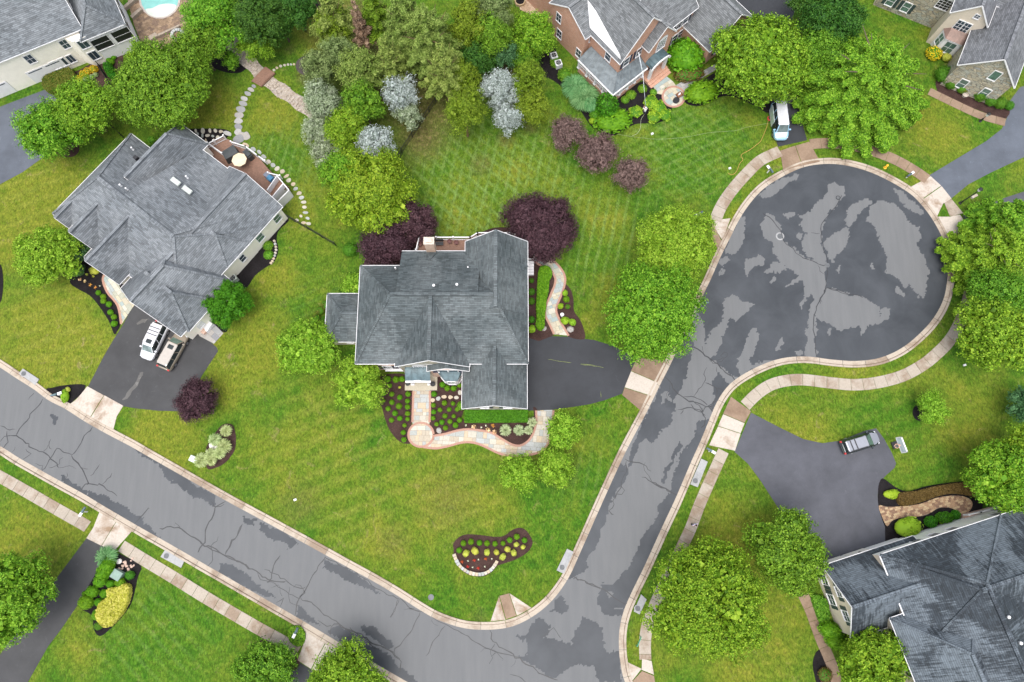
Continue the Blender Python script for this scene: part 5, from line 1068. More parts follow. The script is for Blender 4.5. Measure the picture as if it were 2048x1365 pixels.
for p in pts:
    m = MB(); m.box(p.x-.13, p.x+.13, p.y-.13, p.y+.13, .75, zo-.1); m.box(p.x-.2, p.x+.2, p.y-.2, p.y+.2, .75, .95); m.build('porch_column', WHITE, H.root)
railing(pf, [pts[0], pts[4], pts[-1]], .75, .85)
# portico
pc = [H.L(*p, 3.3) for p in ((1292, 121), (1305, 136), (1341, 113), (1328, 97))]
xa = (pc[0].x+pc[1].x)/2-.2; xb = (pc[2].x+pc[3].x)/2; yf = (pc[1].y+pc[2].y)/2; yb = w3['W'][2]
m = MB(); N = 8; prev = None; seams = []
for i in range(N+1):
    t = math.pi*i/N; x = (xa+xb)/2-(xb-xa)/2*math.cos(t); zz = 3.1+.85*math.sin(t)
    if prev: m.sheet([(prev[0], yf, prev[1]), (x, yf, zz), (x, yb, zz), (prev[0], yb, prev[1])], .07)
    prev = (x, zz); seams.append((x, zz))
pr = m.build('portico_roof', [SEAM, WHITE], H.root)
for x, zz in seams[::2]:
    m = MB(); m.beam((x, yf, zz+.03), (x, yb, zz+.03), .06, .06); m.build('seam', SEAM, pr)
m = MB()
for (x0_, z0_), (x1_, z1_) in zip(seams, seams[1:]): m.beam((x0_, yf-.06, z0_-.15), (x1_, yf-.06, z1_-.15), .16, .3)
m.build('arched_fascia', WHITE, H.root)
for x in (xa+.3, xb-.3):
    m = MB(); m.box(x-.17, x+.17, yf+.1, yf+.44, .3, 3.05); m.build('column', WHITE, H.root)
m = MB(); m.box(xa-.2, xb+.3, yf-.1, yb, 0, .5); m.box(xa-.2, xb+.3, yf-.5, yf-.1, 0, .33); m.box(xa-.2, xb+.3, yf-.9, yf-.5, 0, .17); m.build('brick_steps', BRICK, H.root)
m = MB(); m.box((xa+xb)/2-.55, (xa+xb)/2+.55, yb-.06, yb-.01, .5, 2.7); m.build('front_door', SHUT, H.root)

# ---------------- stone house top right
H = House('stone and tan house at the top right with copper bay roof', (1915, 131), (2029, 177), 4.6)       # local x: right and down; local -y: facing the lawn
HR = H
z = 4.6
k0 = H.L(1915, 131, z); k1 = H.L(2029, 177, z)
v1 = wing(H, [k0.x, k1.x, (k0.y+k1.y)/2, (k0.y+k1.y)/2+14], z, 3.6, 'y', (0, 0), wall=TAN, sides={'y-': STONE, 'x-': STONE}, roof=R_TR, oh=.3)
for t, zc in ((.30, 1.7), (.74, 1.7)): window(v1, 'y-', t, zc, .95, 1.6, None, 1, 2, glass=GLASSG)
window(v1, 'y-', .62, 5.0, .95, 1.6, None, 1, 1, glass=GLASSG)
n0 = H.L(1900, 27, 6.2); n1 = H.L(1976, 55, 6.2)
v2 = wing(H, [n0.x, n1.x, (n0.y+n1.y)/2, (n0.y+n1.y)/2+8], 6.2, 2.7, 'y', (0, 0), wall=TAN, roof=R_TR, oh=.3)
for t in (.40, .60): window(v2, 'y-', t, 4.6, .85, 1.7, None, 2, 3)
window(v2, 'y-', .62, 6.9, .6, .6, None, 2, 2)
x0, x1, y0, y1 = v2['W']
# copper-roofed bay
bc = (x0*.42+x1*.58); q = [Vector((bc-2.1, y0, 3.2)), Vector((bc-1.3, y0-1.4, 3.2)), Vector((bc+1.0, y0-1.4, 3.2)), Vector((bc+2.0, y0, 3.2))]; hi = [Vector((bc-1.3, y0+.01, 3.9)), Vector((bc+1.2, y0+.01, 3.9))]
seam_roof(H, [[q[0], q[1], hi[0]], [q[1], q[2], hi[1], hi[0]], [q[2], q[3], hi[1]]], COPPER, 'bay_roof')
iq = [Vector((p.x*.94+bc*.06, p.y if abs(p.y-y0) < .1 else p.y+.15, 0)) for p in q]
m = MB(); m.prism([(p.x, p.y) for p in iq], 0, 3.12); m.build('bay_window', WHITE, H.root)
for a_, b_ in ((0, 1), (1, 2), (2, 3)):
    d = (iq[b_]-iq[a_]); mid = (iq[a_]+iq[b_])/2; ln = d.length; d.normalize(); winraw(H.root, (mid.x, mid.y), (d.x, d.y), (d.y, -d.x), 1.9, ln*.62, 1.9, None, 2, 2, glass=GLASSG)
v3 = wing(H, [x0-9, x0+4, y0+2.2, y0+14], 6.2, 4.5, 'x', (0, 0), wall=TAN, sides={'y-': STONE}, roof=R_TR, oh=.3)
window(v3, 'y-', .66, 4.4, 2.4, 1.7, None, 5, 4, True, BLACK)
for t in (.14, .32): window(v3, 'y-', t, 4.6, .95, 1.6, SHUTG, 1, 2, glass=GLASSG); window(v3, 'y-', t, 1.7, .95, 1.6, SHUTG, 1, 2, glass=GLASSG)
v4 = wing(H, [x1-3, k1.x+6, y1-4, y1+8], 6.2, 5.0, 'x', (0, 0), wall=TAN, roof=R_TR, oh=.3)

# ---------------- bottom right house
H = House('bottom right house with wet dark roof and low garage wing', (1760, 1110), (2003, 1030), 5.8)       # local x along the long eave
HQ = H
z = 5.8
a0 = H.L(1760, 1110, z); d1 = H.L(1807, 1250, z)
w6 = wing(H, [a0.x-.05, a0.x+30, a0.y-10.6, a0.y], z, 4.4, 'x', (6.6, 0), wall=TAN, sides={'y+': WSIDE}, roof=R_BR, oh=.12)
w7 = wing(H, [a0.x, a0.x+14.6, a0.y-30, a0.y], z, 4.4, 'y', (0, 4.9), wall=TAN, sides={'y+': WSIDE}, roof=R_BR, oh=.35, raised=.01)
w8 = wing(H, [d1.x-1.1, d1.x+9, d1.y-22, d1.y+1.0], z-.1, 3.6, 'y', (0, 4.6), wall=TAN, roof=R_BR, oh=.35)
zg = 3.5
c0 = H.L(1645, 1132, zg); c1 = H.L(1741, 1107, zg); c2 = H.L(1700, 1280, zg)
w9 = wing(H, [(c0.x+c2.x)/2, a0.x+5.5, c2.y, c0.y+.0], zg, 3.7, 'x', (0, 0), wall=TAN, sides={'y+': WSIDE}, roof=R_BR, oh=.3)
window(w9, 'x-', .50, 1.8, 1.1, 1.5, SHUTG, 2, 2); window(w9, 'x-', .30, 4.1, 1.1, 1.3, SHUTG, 2, 2); window(w9, 'x-', .80, 1.9, 1.1, 1.5, SHUTG, 2, 2); window(w9, 'x-', .66, 4.6, 1.0, 1.1, SHUTG, 2, 2)
for t in (.90, .77, .60, .44): window(w8, 'x-', t, 4.5, 1.0, 1.6, SHUTG, 2, 2); window(w8, 'x-', t, 1.7, 1.0, 1.6, SHUTG, 2, 2)
for t in (.17, .245, .32, .50): window(w6, 'y+', t, 4.3, .9, 1.3, None, 2, 1, glass=BLACK)
window(w6, 'y+', .57, 1.9, 1.5, 2.2, None, 2, 1)
for px, py, zz in ((2014, 1234, 9.6), (2038, 1286, 9.6)): p = H.L(px, py, zz); vent(H, p.x, p.y, zz, .09, .25, VENTM)
x0, x1, y0, y1 = w9['W']
for k in (0.08, .36):
    X0 = x0+(x1-x0)*k; m = MB(); m.box(X0, X0+2.6, y1+.002, y1+.05, .05, 2.3); m.build('garage_door', CREAM, H.root)
for k in (.05, .42): X0 = x0+(x1-x0)*k; m = MB(); m.cyl((X0+.3, y1+.25, 2.5), (X0+.3, y1+.25, 2.9), .1, 8); m.box(X0+.26, X0+.34, y1, y1+.25, 2.6, 2.66); m.build('wall_lantern', BLACK, H.root)
# rear corner stair turret piece: curved white entry stair with rail
p = [H.L(*q, 1.2) for q in ((1929, 1030), (1952, 1025), (1990, 1015), (2020, 1012), (2030, 1030))]
m = MB(); m.prism([(a.x, a.y) for a in p]+[(p[-1].x, p[0].y-1.2), (p[0].x, p[0].y-1.2)], 0, 1.0); en = m.build('entry_porch', PBRICK, H.root); railing(en, [Vector((a.x, a.y, 0)) for a in p], 1.0)
# ================================================================== plants
def hexq(v): return v
LEAF = dict(
    fresh=m_leaf('leaf_fresh', (.05, .13, .006), (.155, .33, .018), (.33, .52, .055)),
    bright=m_leaf('leaf_bright', (.032, .095, .006), (.112, .26, .012), (.27, .45, .038)),
    yellowish=m_leaf('leaf_yellow_green', (.042, .105, .005), (.135, .265, .012), (.30, .43, .035)),
    mid=m_leaf('leaf_mid', (.028, .080, .007), (.098, .225, .013), (.21, .37, .032)),
    dark=m_leaf('leaf_dark', (0.014, 0.045, 0.008), (0.042, 0.115, 0.015), (0.09, 0.19, 0.025)),
    cedar=m_leaf('leaf_cedar', (.035, .07, .004), (.12, .21, .012), (.23, .33, .030)),
    olive=m_leaf('leaf_olive', (0.05, 0.08, 0.02), (0.14, 0.2, 0.06), (0.25, 0.31, 0.12)),
    pine=m_leaf('needle_pine', (.045, .085, .010), (.155, .24, .042), (.29, .37, .095)),
    silver=m_leaf('leaf_silver', (0.1, 0.13, 0.1), (0.3, 0.35, 0.31), (0.55, 0.6, 0.6), .15),
    sage=m_leaf('leaf_sage', (0.08, 0.11, 0.05), (0.22, 0.28, 0.15), (0.42, 0.47, 0.34), .15),
    purple=m_leaf('leaf_purple', (0.014, 0.007, 0.01), (0.055, 0.026, 0.034), (0.125, 0.066, 0.078), .15),
    plum=m_leaf('leaf_plum', (0.045, 0.032, 0.026), (0.145, 0.095, 0.085), (0.25, 0.175, 0.15), .2),
    brown=m_leaf('leaf_brown_dead', (.08, .045, .03), (.20, .125, .08), (.34, .24, .17), .15),
    blue=m_leaf('leaf_blue_green', (0.02, 0.055, 0.02), (0.06, 0.14, 0.05), (0.12, 0.23, 0.09)),
    box=m_leaf('leaf_boxwood', (.040, .13, .004), (.090, .24, .007), (.16, .33, .014)),
    boxd=m_leaf('leaf_boxwood_dark', (0.022, 0.08, 0.006), (0.055, 0.165, 0.01), (0.1, 0.24, 0.018)),
    gold=m_leaf('leaf_gold', (.19, .22, .015), (.39, .42, .045), (.60, .58, .14)),
    golden=m_leaf('leaf_deep_yellow', (.24, .15, .005), (.60, .40, .010), (.80, .60, .05)),
    hedge=m_leaf('leaf_hedge', (0.014, 0.075, 0.004), (0.045, 0.19, 0.007), (0.09, 0.28, 0.015)),
    grass=m_leaf('blade_pale', (0.16, 0.22, 0.07), (0.36, 0.46, 0.17), (0.56, 0.63, 0.33)),
    bluegrass=m_leaf('blade_blue_green', (0.04, 0.12, 0.035), (0.11, 0.27, 0.09), (0.22, 0.39, 0.17)),
    rust=m_leaf('leaf_rust', (.05, .032, .008), (.105, .070, .018), (.17, .12, .035)),
    red=m_leaf('petal_red', (.20, .02, .01), (.42, .05, .02), (.6, .12, .05)), orange=m_leaf('petal_orange', (.5, .18, .03), (.75, .33, .07), (.85, .5, .15)),
    cream=m_leaf('petal_cream', (.45, .5, .3), (.75, .78, .6), (.85, .85, .75)), lime=m_leaf('leaf_lime', (0.07, 0.15, 0.006), (0.19, 0.34, 0.015), (0.34, 0.48, 0.04)),
    apricot=m_leaf('petal_apricot', (.5, .3, .12), (.72, .5, .25), (.85, .65, .4)),
    palest=m_leaf('leaf_pale', (.16, .22, .10), (.36, .44, .22), (.5, .56, .35)), mottle=m_leaf('leaf_mixed', (.045, .065, .008), (.10, .135, .016), (.19, .17, .03)))
def unit(v): return v/np.maximum(np.linalg.norm(v, axis=1), 1e-6)[:, None]
def leaf_cloud(C, Nn, size, asp=.6, spread=.6, fold=False):
    n = len(C); R = RNG.normal(size=(n, 3)); nn = unit(Nn*(1-spread)+R*spread*.7+np.array([0, 0, .16])); t = unit(np.cross(nn, RNG.normal(size=(n, 3)))); b = np.cross(nn, t)
    s = size*RNG.uniform(.6, 1.35, n)[:, None]
    V = np.stack([C-t*s*.5, C+b*s*asp*.5, C+t*s*.5, C-b*s*asp*.5], 1).reshape(-1, 3)
    F = np.arange(4*n).reshape(n, 4); return V, F
def rand_dirs(n, zmin=-.35):
    out = []
    d = unit(RNG.normal(size=(n*4+20, 3))); d = d[d[:, 2] > zmin]; return d[:n]
def fib_dirs(n, zmin=-.45):
    i = np.arange(n)+.5; z = 1-(1-zmin)*i/n; a = i*2.39996+RNG.uniform(0, 6.28); r = np.sqrt(np.maximum(0, 1-z*z)); return unit(np.stack([r*np.cos(a), r*np.sin(a), z], 1)+RNG.normal(size=(n, 3))*.13)
def crown_mesh(name, R, Rz, mat, dens=260, leaf=.30, asp=.62, lobes=None, lobe=.31, cl=.30, kind='round', seed=0, inner=.12, br=1.0):
    R *= 1.03 if 'plum' not in mat.name else 1.04; leaf *= .70 if kind != 'conifer' else .85; cl *= .62; n = int(dens*R*R*(.35/leaf)**1.25*1.25); n = max(n, 600)
    if kind == 'round' or kind == 'loose':
        K = int((lobes or max(12, int(12+R*3.2)))*1.3); d = fib_dirs(K)
        rad = RNG.uniform(.76, 1.14, K) if kind == 'round' else RNG.uniform(.6, 1.3, K)
        LC = d*np.array([R, R, Rz])*(1-lobe)*rad[:, None]; LR = R*lobe*RNG.uniform(.75, 1.2, K)
        M = max(50, int(n/13)); k = RNG.choice(K, M, p=LR**2/np.sum(LR**2)); dd = unit(unit(RNG.normal(size=(M, 3)))+d[k]*.75)
        CC = LC[k]+dd*LR[k][:, None]*np.array([1, 1, min(1, Rz/R)])*RNG.uniform(.78, 1.12, M)[:, None]
        per = 13; C = np.repeat(CC, per, 0)+RNG.normal(size=(M*per, 3))*cl*np.array([1, 1, .75]); N_ = np.repeat(dd, per, 0)
        di = unit(RNG.normal(size=(int(n*inner), 3))); Ci = di*np.array([R, R, Rz])*RNG.uniform(.2, .72, len(di))[:, None]
        C = np.concatenate([C, Ci]); N_ = np.concatenate([N_, di])
        kk = RNG.choice(K, int(n*.33), p=LR**2/np.sum(LR**2)); dj = unit(RNG.normal(size=(len(kk), 3))); big = (LC[kk]*RNG.uniform(.7, 1, len(kk))[:, None]+dj*LR[kk][:, None]*np.array([1, 1, min(1, Rz/R)])*RNG.uniform(.45, .78, len(kk))[:, None], dj)
    elif kind == 'conifer':        # tiers of sprays along radiating branches
        T = max(5, int(Rz*1.5)); C = []; N_ = []
        nb = 0
        for i in range(T):
            f = i/(T-1); zt = Rz*(1-2*f)*.95; rr = R*(.18+.82*f**.8)*RNG.uniform(.85, 1.1)
            B = int((5+7*f)*br)
            for j in range(B):
                a = 2*math.pi*(j+RNG.uniform(-.35, .35))/B+i*.7; L = rr*RNG.uniform(.72 if br == 1 else .86, 1.12); m_ = int(max(8, dens*.42*L*L*.75+20))
                s = RNG.uniform(.12, 1, m_)**.7; w = .30*L*(1.1-s)*.8+.12
                lat = RNG.normal(size=m_)*w*.55; x = s*L; z = zt-.28*s*L+.12*L*s*s+RNG.normal(size=m_)*.14
                C.append(np.stack([x*math.cos(a)-lat*math.sin(a), x*math.sin(a)+lat*math.cos(a), z], 1)); N_.append(np.tile([math.cos(a)*.3, math.sin(a)*.3, .9], (m_, 1)))
        C = np.concatenate(C); N_ = np.concatenate(N_)
        kk = RNG.integers(0, len(C), len(C)//4); big = (C[kk]*np.array([.72, .72, .85])-np.array([0, 0, .35]), N_[kk])
    V, F = leaf_cloud(C, N_, leaf, asp, .45)
    V2, F2 = leaf_cloud(big[0], big[1], leaf*2.6, .85, .5); F = np.concatenate([F, F2+len(V)]); V = np.concatenate([V, V2])
    return fast_mesh(name, V, F, mat)
def trunk_mesh(R, h, r=.2, nl=7, mat=None, lean=(0, 0), top=None):
    m = MB(); z1 = h*.45 if top is None else top; pr = (0, 0, 0); k = 5
    for i in range(1, k+1):
        t = i/k; p = (lean[0]*t+random.uniform(-.05, .05), lean[1]*t+random.uniform(-.05, .05), z1*t); m.cyl(pr, p, r*(1.25-.5*(i-1)/k), 9, 0, r*(1.25-.5*i/k), cap=False); pr = p
    for i in range(nl):
        a = i*2.4+random.random(); q = Vector((lean[0]+math.cos(a)*R*.6, lean[1]+math.sin(a)*R*.6, min(h*.92, z1+(h-z1)*random.uniform(.35, .8)))); b = Vector((lean[0]*(.7), lean[1]*.7, z1*random.uniform(.6, .98)))
        mid = b.lerp(q, .5)+Vector((0, 0, .15*R)); m.cyl(b, mid, r*.45, 6, 0, r*.3, cap=False); m.cyl(mid, q, r*.3, 6, 0, r*.06, cap=False)
    m.cyl(pr, (lean[0], lean[1], h*.88), r*.7, 7, 0, r*.1, cap=False)
    return m
def tree(label, px, py, Rp, kind='bright', h=None, rz=None, shape='round', leaf=.30, dens=260, group=None, name='tree', clear=.25, lean=(0, 0), tr=None, bark=None, **kw):
    zc = 5.0; R = Rp*scale_at(px, py, zc)
    h = h or min(12, max(2.2, R*1.75)); Rz = rz or h*(1-clear)/2; zc = h-Rz; R = Rp*scale_at(px, py, zc)
    c = P(px, py, zc); root = empty(name, (c.x-lean[0], c.y-lean[1], 0), label=label, cat='tree', group=group)
    me = crown_mesh('crown', R, Rz, LEAF[kind], dens, leaf, kind=shape, **kw)
    cr = link('crown', me, root); cr.location = (lean[0], lean[1], zc)
    trunk_mesh(R, h, tr or max(.07, R*.045), 7 if R > 1.5 else 4, lean=lean).build('trunk', bark or BARK, root, sm=True)
    return root
tree('large bright round tree covering the end of the central driveway', 1306, 622, 103, 'bright', 9.5, leaf=.32, dens=300)
tree('round bright tree on the kerb just above the central driveway tree', 1353, 484, 77, 'fresh', 8.5, leaf=.27, dens=320)
tree('largest yellow-green tree beside the bottom of the side road', 1414, 1205, 116, 'yellowish', 9.5, leaf=.32, lobes=34, lobe=.27, dens=300)
tree('dark green round tree at the left edge of the wide grey driveway', 1577, 1100, 79, 'mid', 8.0, leaf=.34, dens=300)
tree('huge feathery bright tree right of the white van', 1752, 148, 146, 'bright', 10.5, leaf=.34, shape='conifer', rz=4.2, asp=.6, dens=170, br=2.0)
tree('big broad-leaved tree overhanging the white van', 1520, 122, 96, 'bright', 9.5, leaf=.40, lobes=26, dens=300)
tree('dark tree behind the two big crowns at the top right', 1665, 35, 62, 'dark', 8, leaf=.32)
tree('dark shade tree between the brick and stone house trees', 1640, 110, 55, 'mid', 7, leaf=.32)
tree('dark evergreen at the top edge right of the van driveway', 1618, 5, 40, 'dark', 7)
tree('tall feathery tree at the right edge beside the turning circle', 2003, 500, 80, 'bright', 9, leaf=.32, shape='conifer', rz=3.6, asp=.6, dens=180, br=1.8)
tree('broad-leaved bright tree below it at the right edge', 1990, 665, 76, 'bright', 8.5, leaf=.38)
tree('feathery tree at the right edge above the circle trees', 2020, 432, 56, 'bright', 8.5, leaf=.32, shape='conifer', rz=3.4, asp=.6, dens=180, br=1.8)
tree('bright tree right of the circle between its two neighbours', 1995, 590, 60, 'mid', 7.5, leaf=.28)
tree('light yellow-green tree at the corner of the bottom right house', 2010, 955, 76, 'yellowish', 8.5, leaf=.34, lobes=20)
tree('yellow-green tree cut by the right edge above the last one', 2050, 890, 40, 'yellowish', 7.5, leaf=.30)
tree('dark bush tree at the right edge of the lawn', 2050, 810, 34, 'blue', 5)
tree('orange-tipped green tree against the bottom right house', 1748, 1325, 72, 'yellowish', 7, leaf=.34, lobes=16)
tree('small young lime tree in a round mulch ring', 1866, 819, 31, 'fresh', 3.6, leaf=.22, shape='loose', dens=330, tr=.06)
tree('light green spreading tree before the left house front', 92, 513, 64, 'fresh', 6.5, leaf=.30, lobes=18)
tree('bluish spruce-like bush between the left house and its front tree', 160, 497, 25, 'blue', 4.2, leaf=.22)
tree('dense dark green ball tree beside the left garage', 455, 606, 45, 'hedge', 5.2, leaf=.22, lobes=22, lobe=.26, dens=420, cl=.16)
tree('bright tree on the left of the cream house pair', 100, 262, 62, 'bright', 7.5, leaf=.30)
tree('bright tree on the right of the cream house pair', 168, 222, 64, 'bright', 8.0, leaf=.30)
tree('large mixed green tree between the cream and left houses', 324, 168, 100, 'mid', 9.5, leaf=.32, lobes=26, dens=300)
tree('wispy light bough tree beside the pool patio', 285, 118, 30, 'bright', 7.5, leaf=.26, shape='loose')
tree('dense evergreen between the pool and gravel bed', 398, 95, 44, 'mid', 8, leaf=.26)
tree('pale-tipped tree right of the pool', 432, 28, 66, 'bright', 9, leaf=.28, shape='loose', lobes=22)
tree('tiny bright tree at the start of the gravel bed', 462, 122, 18, 'bright', 3.0, leaf=.22, shape='loose')
tree('dark evergreen at the top, left of the rear lawn', 520, 35, 58, 'dark', 9, leaf=.28)
tree('low bright maple over the top end of the gravel bed', 513, 82, 40, 'bright', 5, leaf=.24, shape='loose', lobes=16)
tree('dark spruce at the upper edge of the rear lawn', 590, 12, 46, 'dark', 8, leaf=.26)
tree('dark yew below the spruce at the rear lawn', 560, 45, 36, 'dark', 6.5, leaf=.26)
tree('olive pine at the top edge of the grove', 660, 25, 50, 'pine', 11, shape='conifer', leaf=.34, asp=.35, rz=3.6, bark=BARKR)
tree('thin brown dying pine at the left of the grove', 718, 40, 24, 'brown', 11, shape='conifer', leaf=.26, asp=.35, rz=3.5, dens=130, tr=.16, bark=BARKR)
tree('yellow-olive tree beside the dying pine', 665, 55, 34, 'cedar', 8, shape='loose', leaf=.28)
tree('wide light pine at the centre of the grove', 850, 62, 84, 'pine', 13, shape='conifer', leaf=.36, asp=.32, rz=4.2, bark=BARKR, tr=.25)
tree('tall pine at the top edge of the grove', 805, 25, 60, 'pine', 13, shape='conifer', leaf=.36, asp=.32, rz=4.0, bark=BARKR)
tree('yellow pine behind the centre of the grove', 745, 15, 40, 'cedar', 12, shape='conifer', leaf=.34, asp=.32, rz=3.8, bark=BARKR)
tree('light pine at the lower right of the grove', 885, 125, 55, 'pine', 12, shape='conifer', leaf=.34, asp=.32, rz=3.6, bark=BARKR)
tree('pine at the left middle of the grove', 775, 110, 45, 'pine', 11, shape='conifer', leaf=.34, asp=.32, rz=3.4, bark=BARKR)
tree('yellow-green cedar right of the pines', 938, 55, 46, 'cedar', 9.5, leaf=.24, lobe=.3, rz=3.8)
tree('darker cedar beside the yellow-green one', 985, 75, 40, 'mid', 9, leaf=.26, rz=3.5)
tree('dark holly at the foot of the cedars', 955, 118, 36, 'dark', 6.5, leaf=.26)
tree('grey-green tree at the top behind the cedars', 985, 15, 44, 'olive', 9, leaf=.26, shape='loose')
tree('light-tipped tree left of the brick house', 1066, 70, 46, 'yellowish', 7.5, leaf=.30, lobes=16)
tree('dark bush tree under the light-tipped one', 1048, 108, 34, 'mid', 4.5, leaf=.26)
tree('blue-green juniper left of the grey terrace bed', 1010, 110, 30, 'blue', 5.5, leaf=.24)
tree('slender cedar leaning over the rear lawn on a bare trunk', 930, 225, 43, 'cedar', 8.5, leaf=.24, rz=2.6, lobe=.32, shape='loose', lobes=16, tr=.13, dens=240, bark=BARKR, clear=.4)
tree('low cedar behind the slender leaning one', 925, 160, 36, 'cedar', 7.5, leaf=.24, rz=2.8)
tree('silver-leaved tree at the upper right of the grove', 1000, 180, 40, 'silver', 7.5, leaf=.24, shape='loose', lobes=18)
tree('silver-leaved low bough below the upper right silver tree', 1015, 235, 30, 'silver', 5.5, leaf=.24, shape='loose')
tree('upright cedar between the silver tree and the plum trees', 1056, 165, 36, 'cedar', 8, leaf=.24, rz=3.4)
tree('low yellow-green cedar beside the rear lawn edge', 1062, 215, 38, 'cedar', 6, leaf=.24)
tree('grey-olive tree at the left fringe of the grove', 640, 140, 40, 'olive', 8.5, leaf=.26, shape='loose')
tree('dense olive tree in the grove above the silver pair', 720, 145, 46, 'pine', 9.5, leaf=.26, lobe=.3)
tree('narrow olive tree above the creek end', 680, 112, 34, 'olive', 9, leaf=.26)
tree('sage tree overhanging the end of the gravel bed', 645, 205, 44, 'sage', 7.5, leaf=.24, lobes=16)
tree('green tree between the sage trees', 725, 205, 42, 'mid', 8, leaf=.28)
tree('silver-leaved tree beside the black fence', 802, 190, 34, 'silver', 8, leaf=.24, shape='loose')
tree('grey-green tree under the fence-side silver tree', 815, 228, 26, 'sage', 5.5, leaf=.24, shape='loose')
tree('sage tree reaching over the left lawn of the grove', 640, 262, 34, 'sage', 6, leaf=.24, shape='loose')
tree('bright cedar among the sage trees', 692, 258, 44, 'yellowish', 7.5, leaf=.26, lobe=.3, rz=3)
tree('sage tree low at the left edge of the grove', 652, 305, 30, 'sage', 5, leaf=.24, shape='loose')
tree('whitest silver tree above the big bright tree', 750, 290, 38, 'silver', 7, leaf=.24, lobes=18)
tree('large bright tree between the two back lawns', 738, 380, 90, 'yellowish', 8.0, leaf=.33, lobes=26, lobe=.28, dens=300)
tree('light bough tree at the upper left of the large bright tree', 690, 345, 48, 'bright', 7.5, leaf=.3)
tree('left deep purple maple, its lower bough beside the rear deck', 772, 480, 54, 'purple', 5.6, leaf=.30, lobes=18, dens=420, asp=.4)
tree('right half of the left purple maple pair', 832, 446, 46, 'purple', 5.2, leaf=.30, lobes=14, dens=420, asp=.4)
tree('broad purple maple right of the rear gable', 1083, 458, 78, 'purple', 5.4, leaf=.32, lobes=26, dens=420, asp=.4)
PL = 'three dull plum trees in a row on the back lawn'
tree('uppermost dull plum tree of the row of three', 1135, 266, 36, 'plum', 4.6, leaf=.26, group=PL)
tree('middle and largest dull plum tree of the row of three', 1197, 305, 41, 'plum', 5.0, leaf=.26, group=PL)
tree('lowest dull plum tree of the row of three', 1262, 350, 34, 'plum', 4.4, leaf=.26, group=PL)
tree('small dark purple tree over the left driveway corner', 390, 800, 42, 'purple', 3.8, leaf=.24, dens=420, lobes=18, asp=.5)
tree('bright crape myrtle left of the conservatory roof corner', 615, 697, 63, 'fresh', 5.0, leaf=.34, asp=.4, lobes=18)
tree('bright crape myrtle at the front left house corner', 718, 767, 54, 'fresh', 4.6, leaf=.34, asp=.4, lobes=16)
tree('small light bush tree in the notch of the central house', 710, 570, 26, 'fresh', 3.2, leaf=.24, shape='loose')
TR3 = 'three small trees at the bend of the front walk'
tree('upper of the three small trees at the front walk bend', 1127, 860, 37, 'fresh', 4.0, leaf=.28, group=TR3)
tree('lower right of the three small trees at the front walk bend', 1110, 935, 38, 'fresh', 4.0, leaf=.28, group=TR3)
tree('left of the three small trees at the front walk bend', 1038, 945, 40, 'fresh', 4.0, leaf=.28, group=TR3)
tree('big bright tree cut by the left edge near the bottom', 15, 1198, 84, 'bright', 8.5, leaf=.32, lobes=22)
tree('wide dark bush tree cut by the bottom edge', 532, 1345, 64, 'mid', 4.5, leaf=.3)
tree('bright tree cut by the bottom edge beside the bottom driveway', 695, 1368, 80, 'bright', 6.0, leaf=.3)

# ---- shrubs: prototypes of unit size, then copies
PROTO = {}
def proto(kind, mat, n=420, leaf=.16, flat=.85, core=True, shape='ball', lumps=0):
    key = (kind,)
    d = rand_dirs(n, -.3)
    if lumps: LD = rand_dirs(lumps, -.1)*.55; k = RNG.integers(0, lumps, n); C = LD[k]+d*.48
    else: C = d*RNG.uniform(.88, 1.03, n)[:, None]
    C = C*np.array([1, 1, flat])
    V, F = leaf_cloud(C, d, leaf, .7, .45)
    MI = np.zeros(len(F), int)
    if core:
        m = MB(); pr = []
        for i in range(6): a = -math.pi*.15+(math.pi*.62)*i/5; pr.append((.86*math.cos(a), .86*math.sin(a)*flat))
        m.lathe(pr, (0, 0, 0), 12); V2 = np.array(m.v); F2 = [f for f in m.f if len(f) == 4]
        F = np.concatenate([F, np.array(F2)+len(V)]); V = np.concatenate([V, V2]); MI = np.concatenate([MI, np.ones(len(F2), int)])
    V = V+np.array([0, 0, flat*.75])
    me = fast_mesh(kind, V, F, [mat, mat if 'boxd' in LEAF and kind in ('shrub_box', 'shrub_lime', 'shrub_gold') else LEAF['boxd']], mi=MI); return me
def ball(kind): 
    if kind not in PROTO:
        lump = {'gold': 6, 'lime': 6, 'lumpy': 9, 'mottle': 7}.get(kind, 0); mat = LEAF.get('lime' if kind == 'lumpy' else kind, LEAF['box'])
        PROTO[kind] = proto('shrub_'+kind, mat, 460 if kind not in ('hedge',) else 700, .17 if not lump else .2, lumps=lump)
    return PROTO[kind]
def shrub(label, px, py, rp, kind='box', group=None, name='round_shrub', cat='shrub', zs=1.0, sx=1, sy=1, rot=None):
    s = scale_at(px, py); r = rp*s*1.06; c = P(px, py, r*zs*.6)
    o = link(name, ball(kind), None, label=label, cat=cat, group=group); o.location = (c.x, c.y, 0); o.scale = (r*sx, r*sy, r*zs); o.rotation_euler = (0, 0, rot if rot is not None else random.uniform(0, 6.28))
    return o
ORD = 'first second third fourth fifth sixth seventh eighth ninth tenth eleventh twelfth thirteenth fourteenth fifteenth sixteenth seventeenth eighteenth nineteenth twentieth twenty-first twenty-second'.split()
G1 = 'dark green balls along the island bed'; G2 = 'yellow-green balls in the island bed'
for k, (x, y, r) in enumerate(sorted([(927, 1087, 5.5), (942, 1084, 5.8), (959, 1086, 5.5), (974, 1087, 5.5), (990, 1088, 5.2), (1006, 1087, 4.8), (1019.5, 1080.5, 5.5), (1033.5, 1074, 5.7), (1049, 1081, 5.3), (918.5, 1101, 5.6)])):
    shrub(ORD[k]+' from the left of the green balls in the kidney-shaped island bed', x, y, r, 'box', G1)
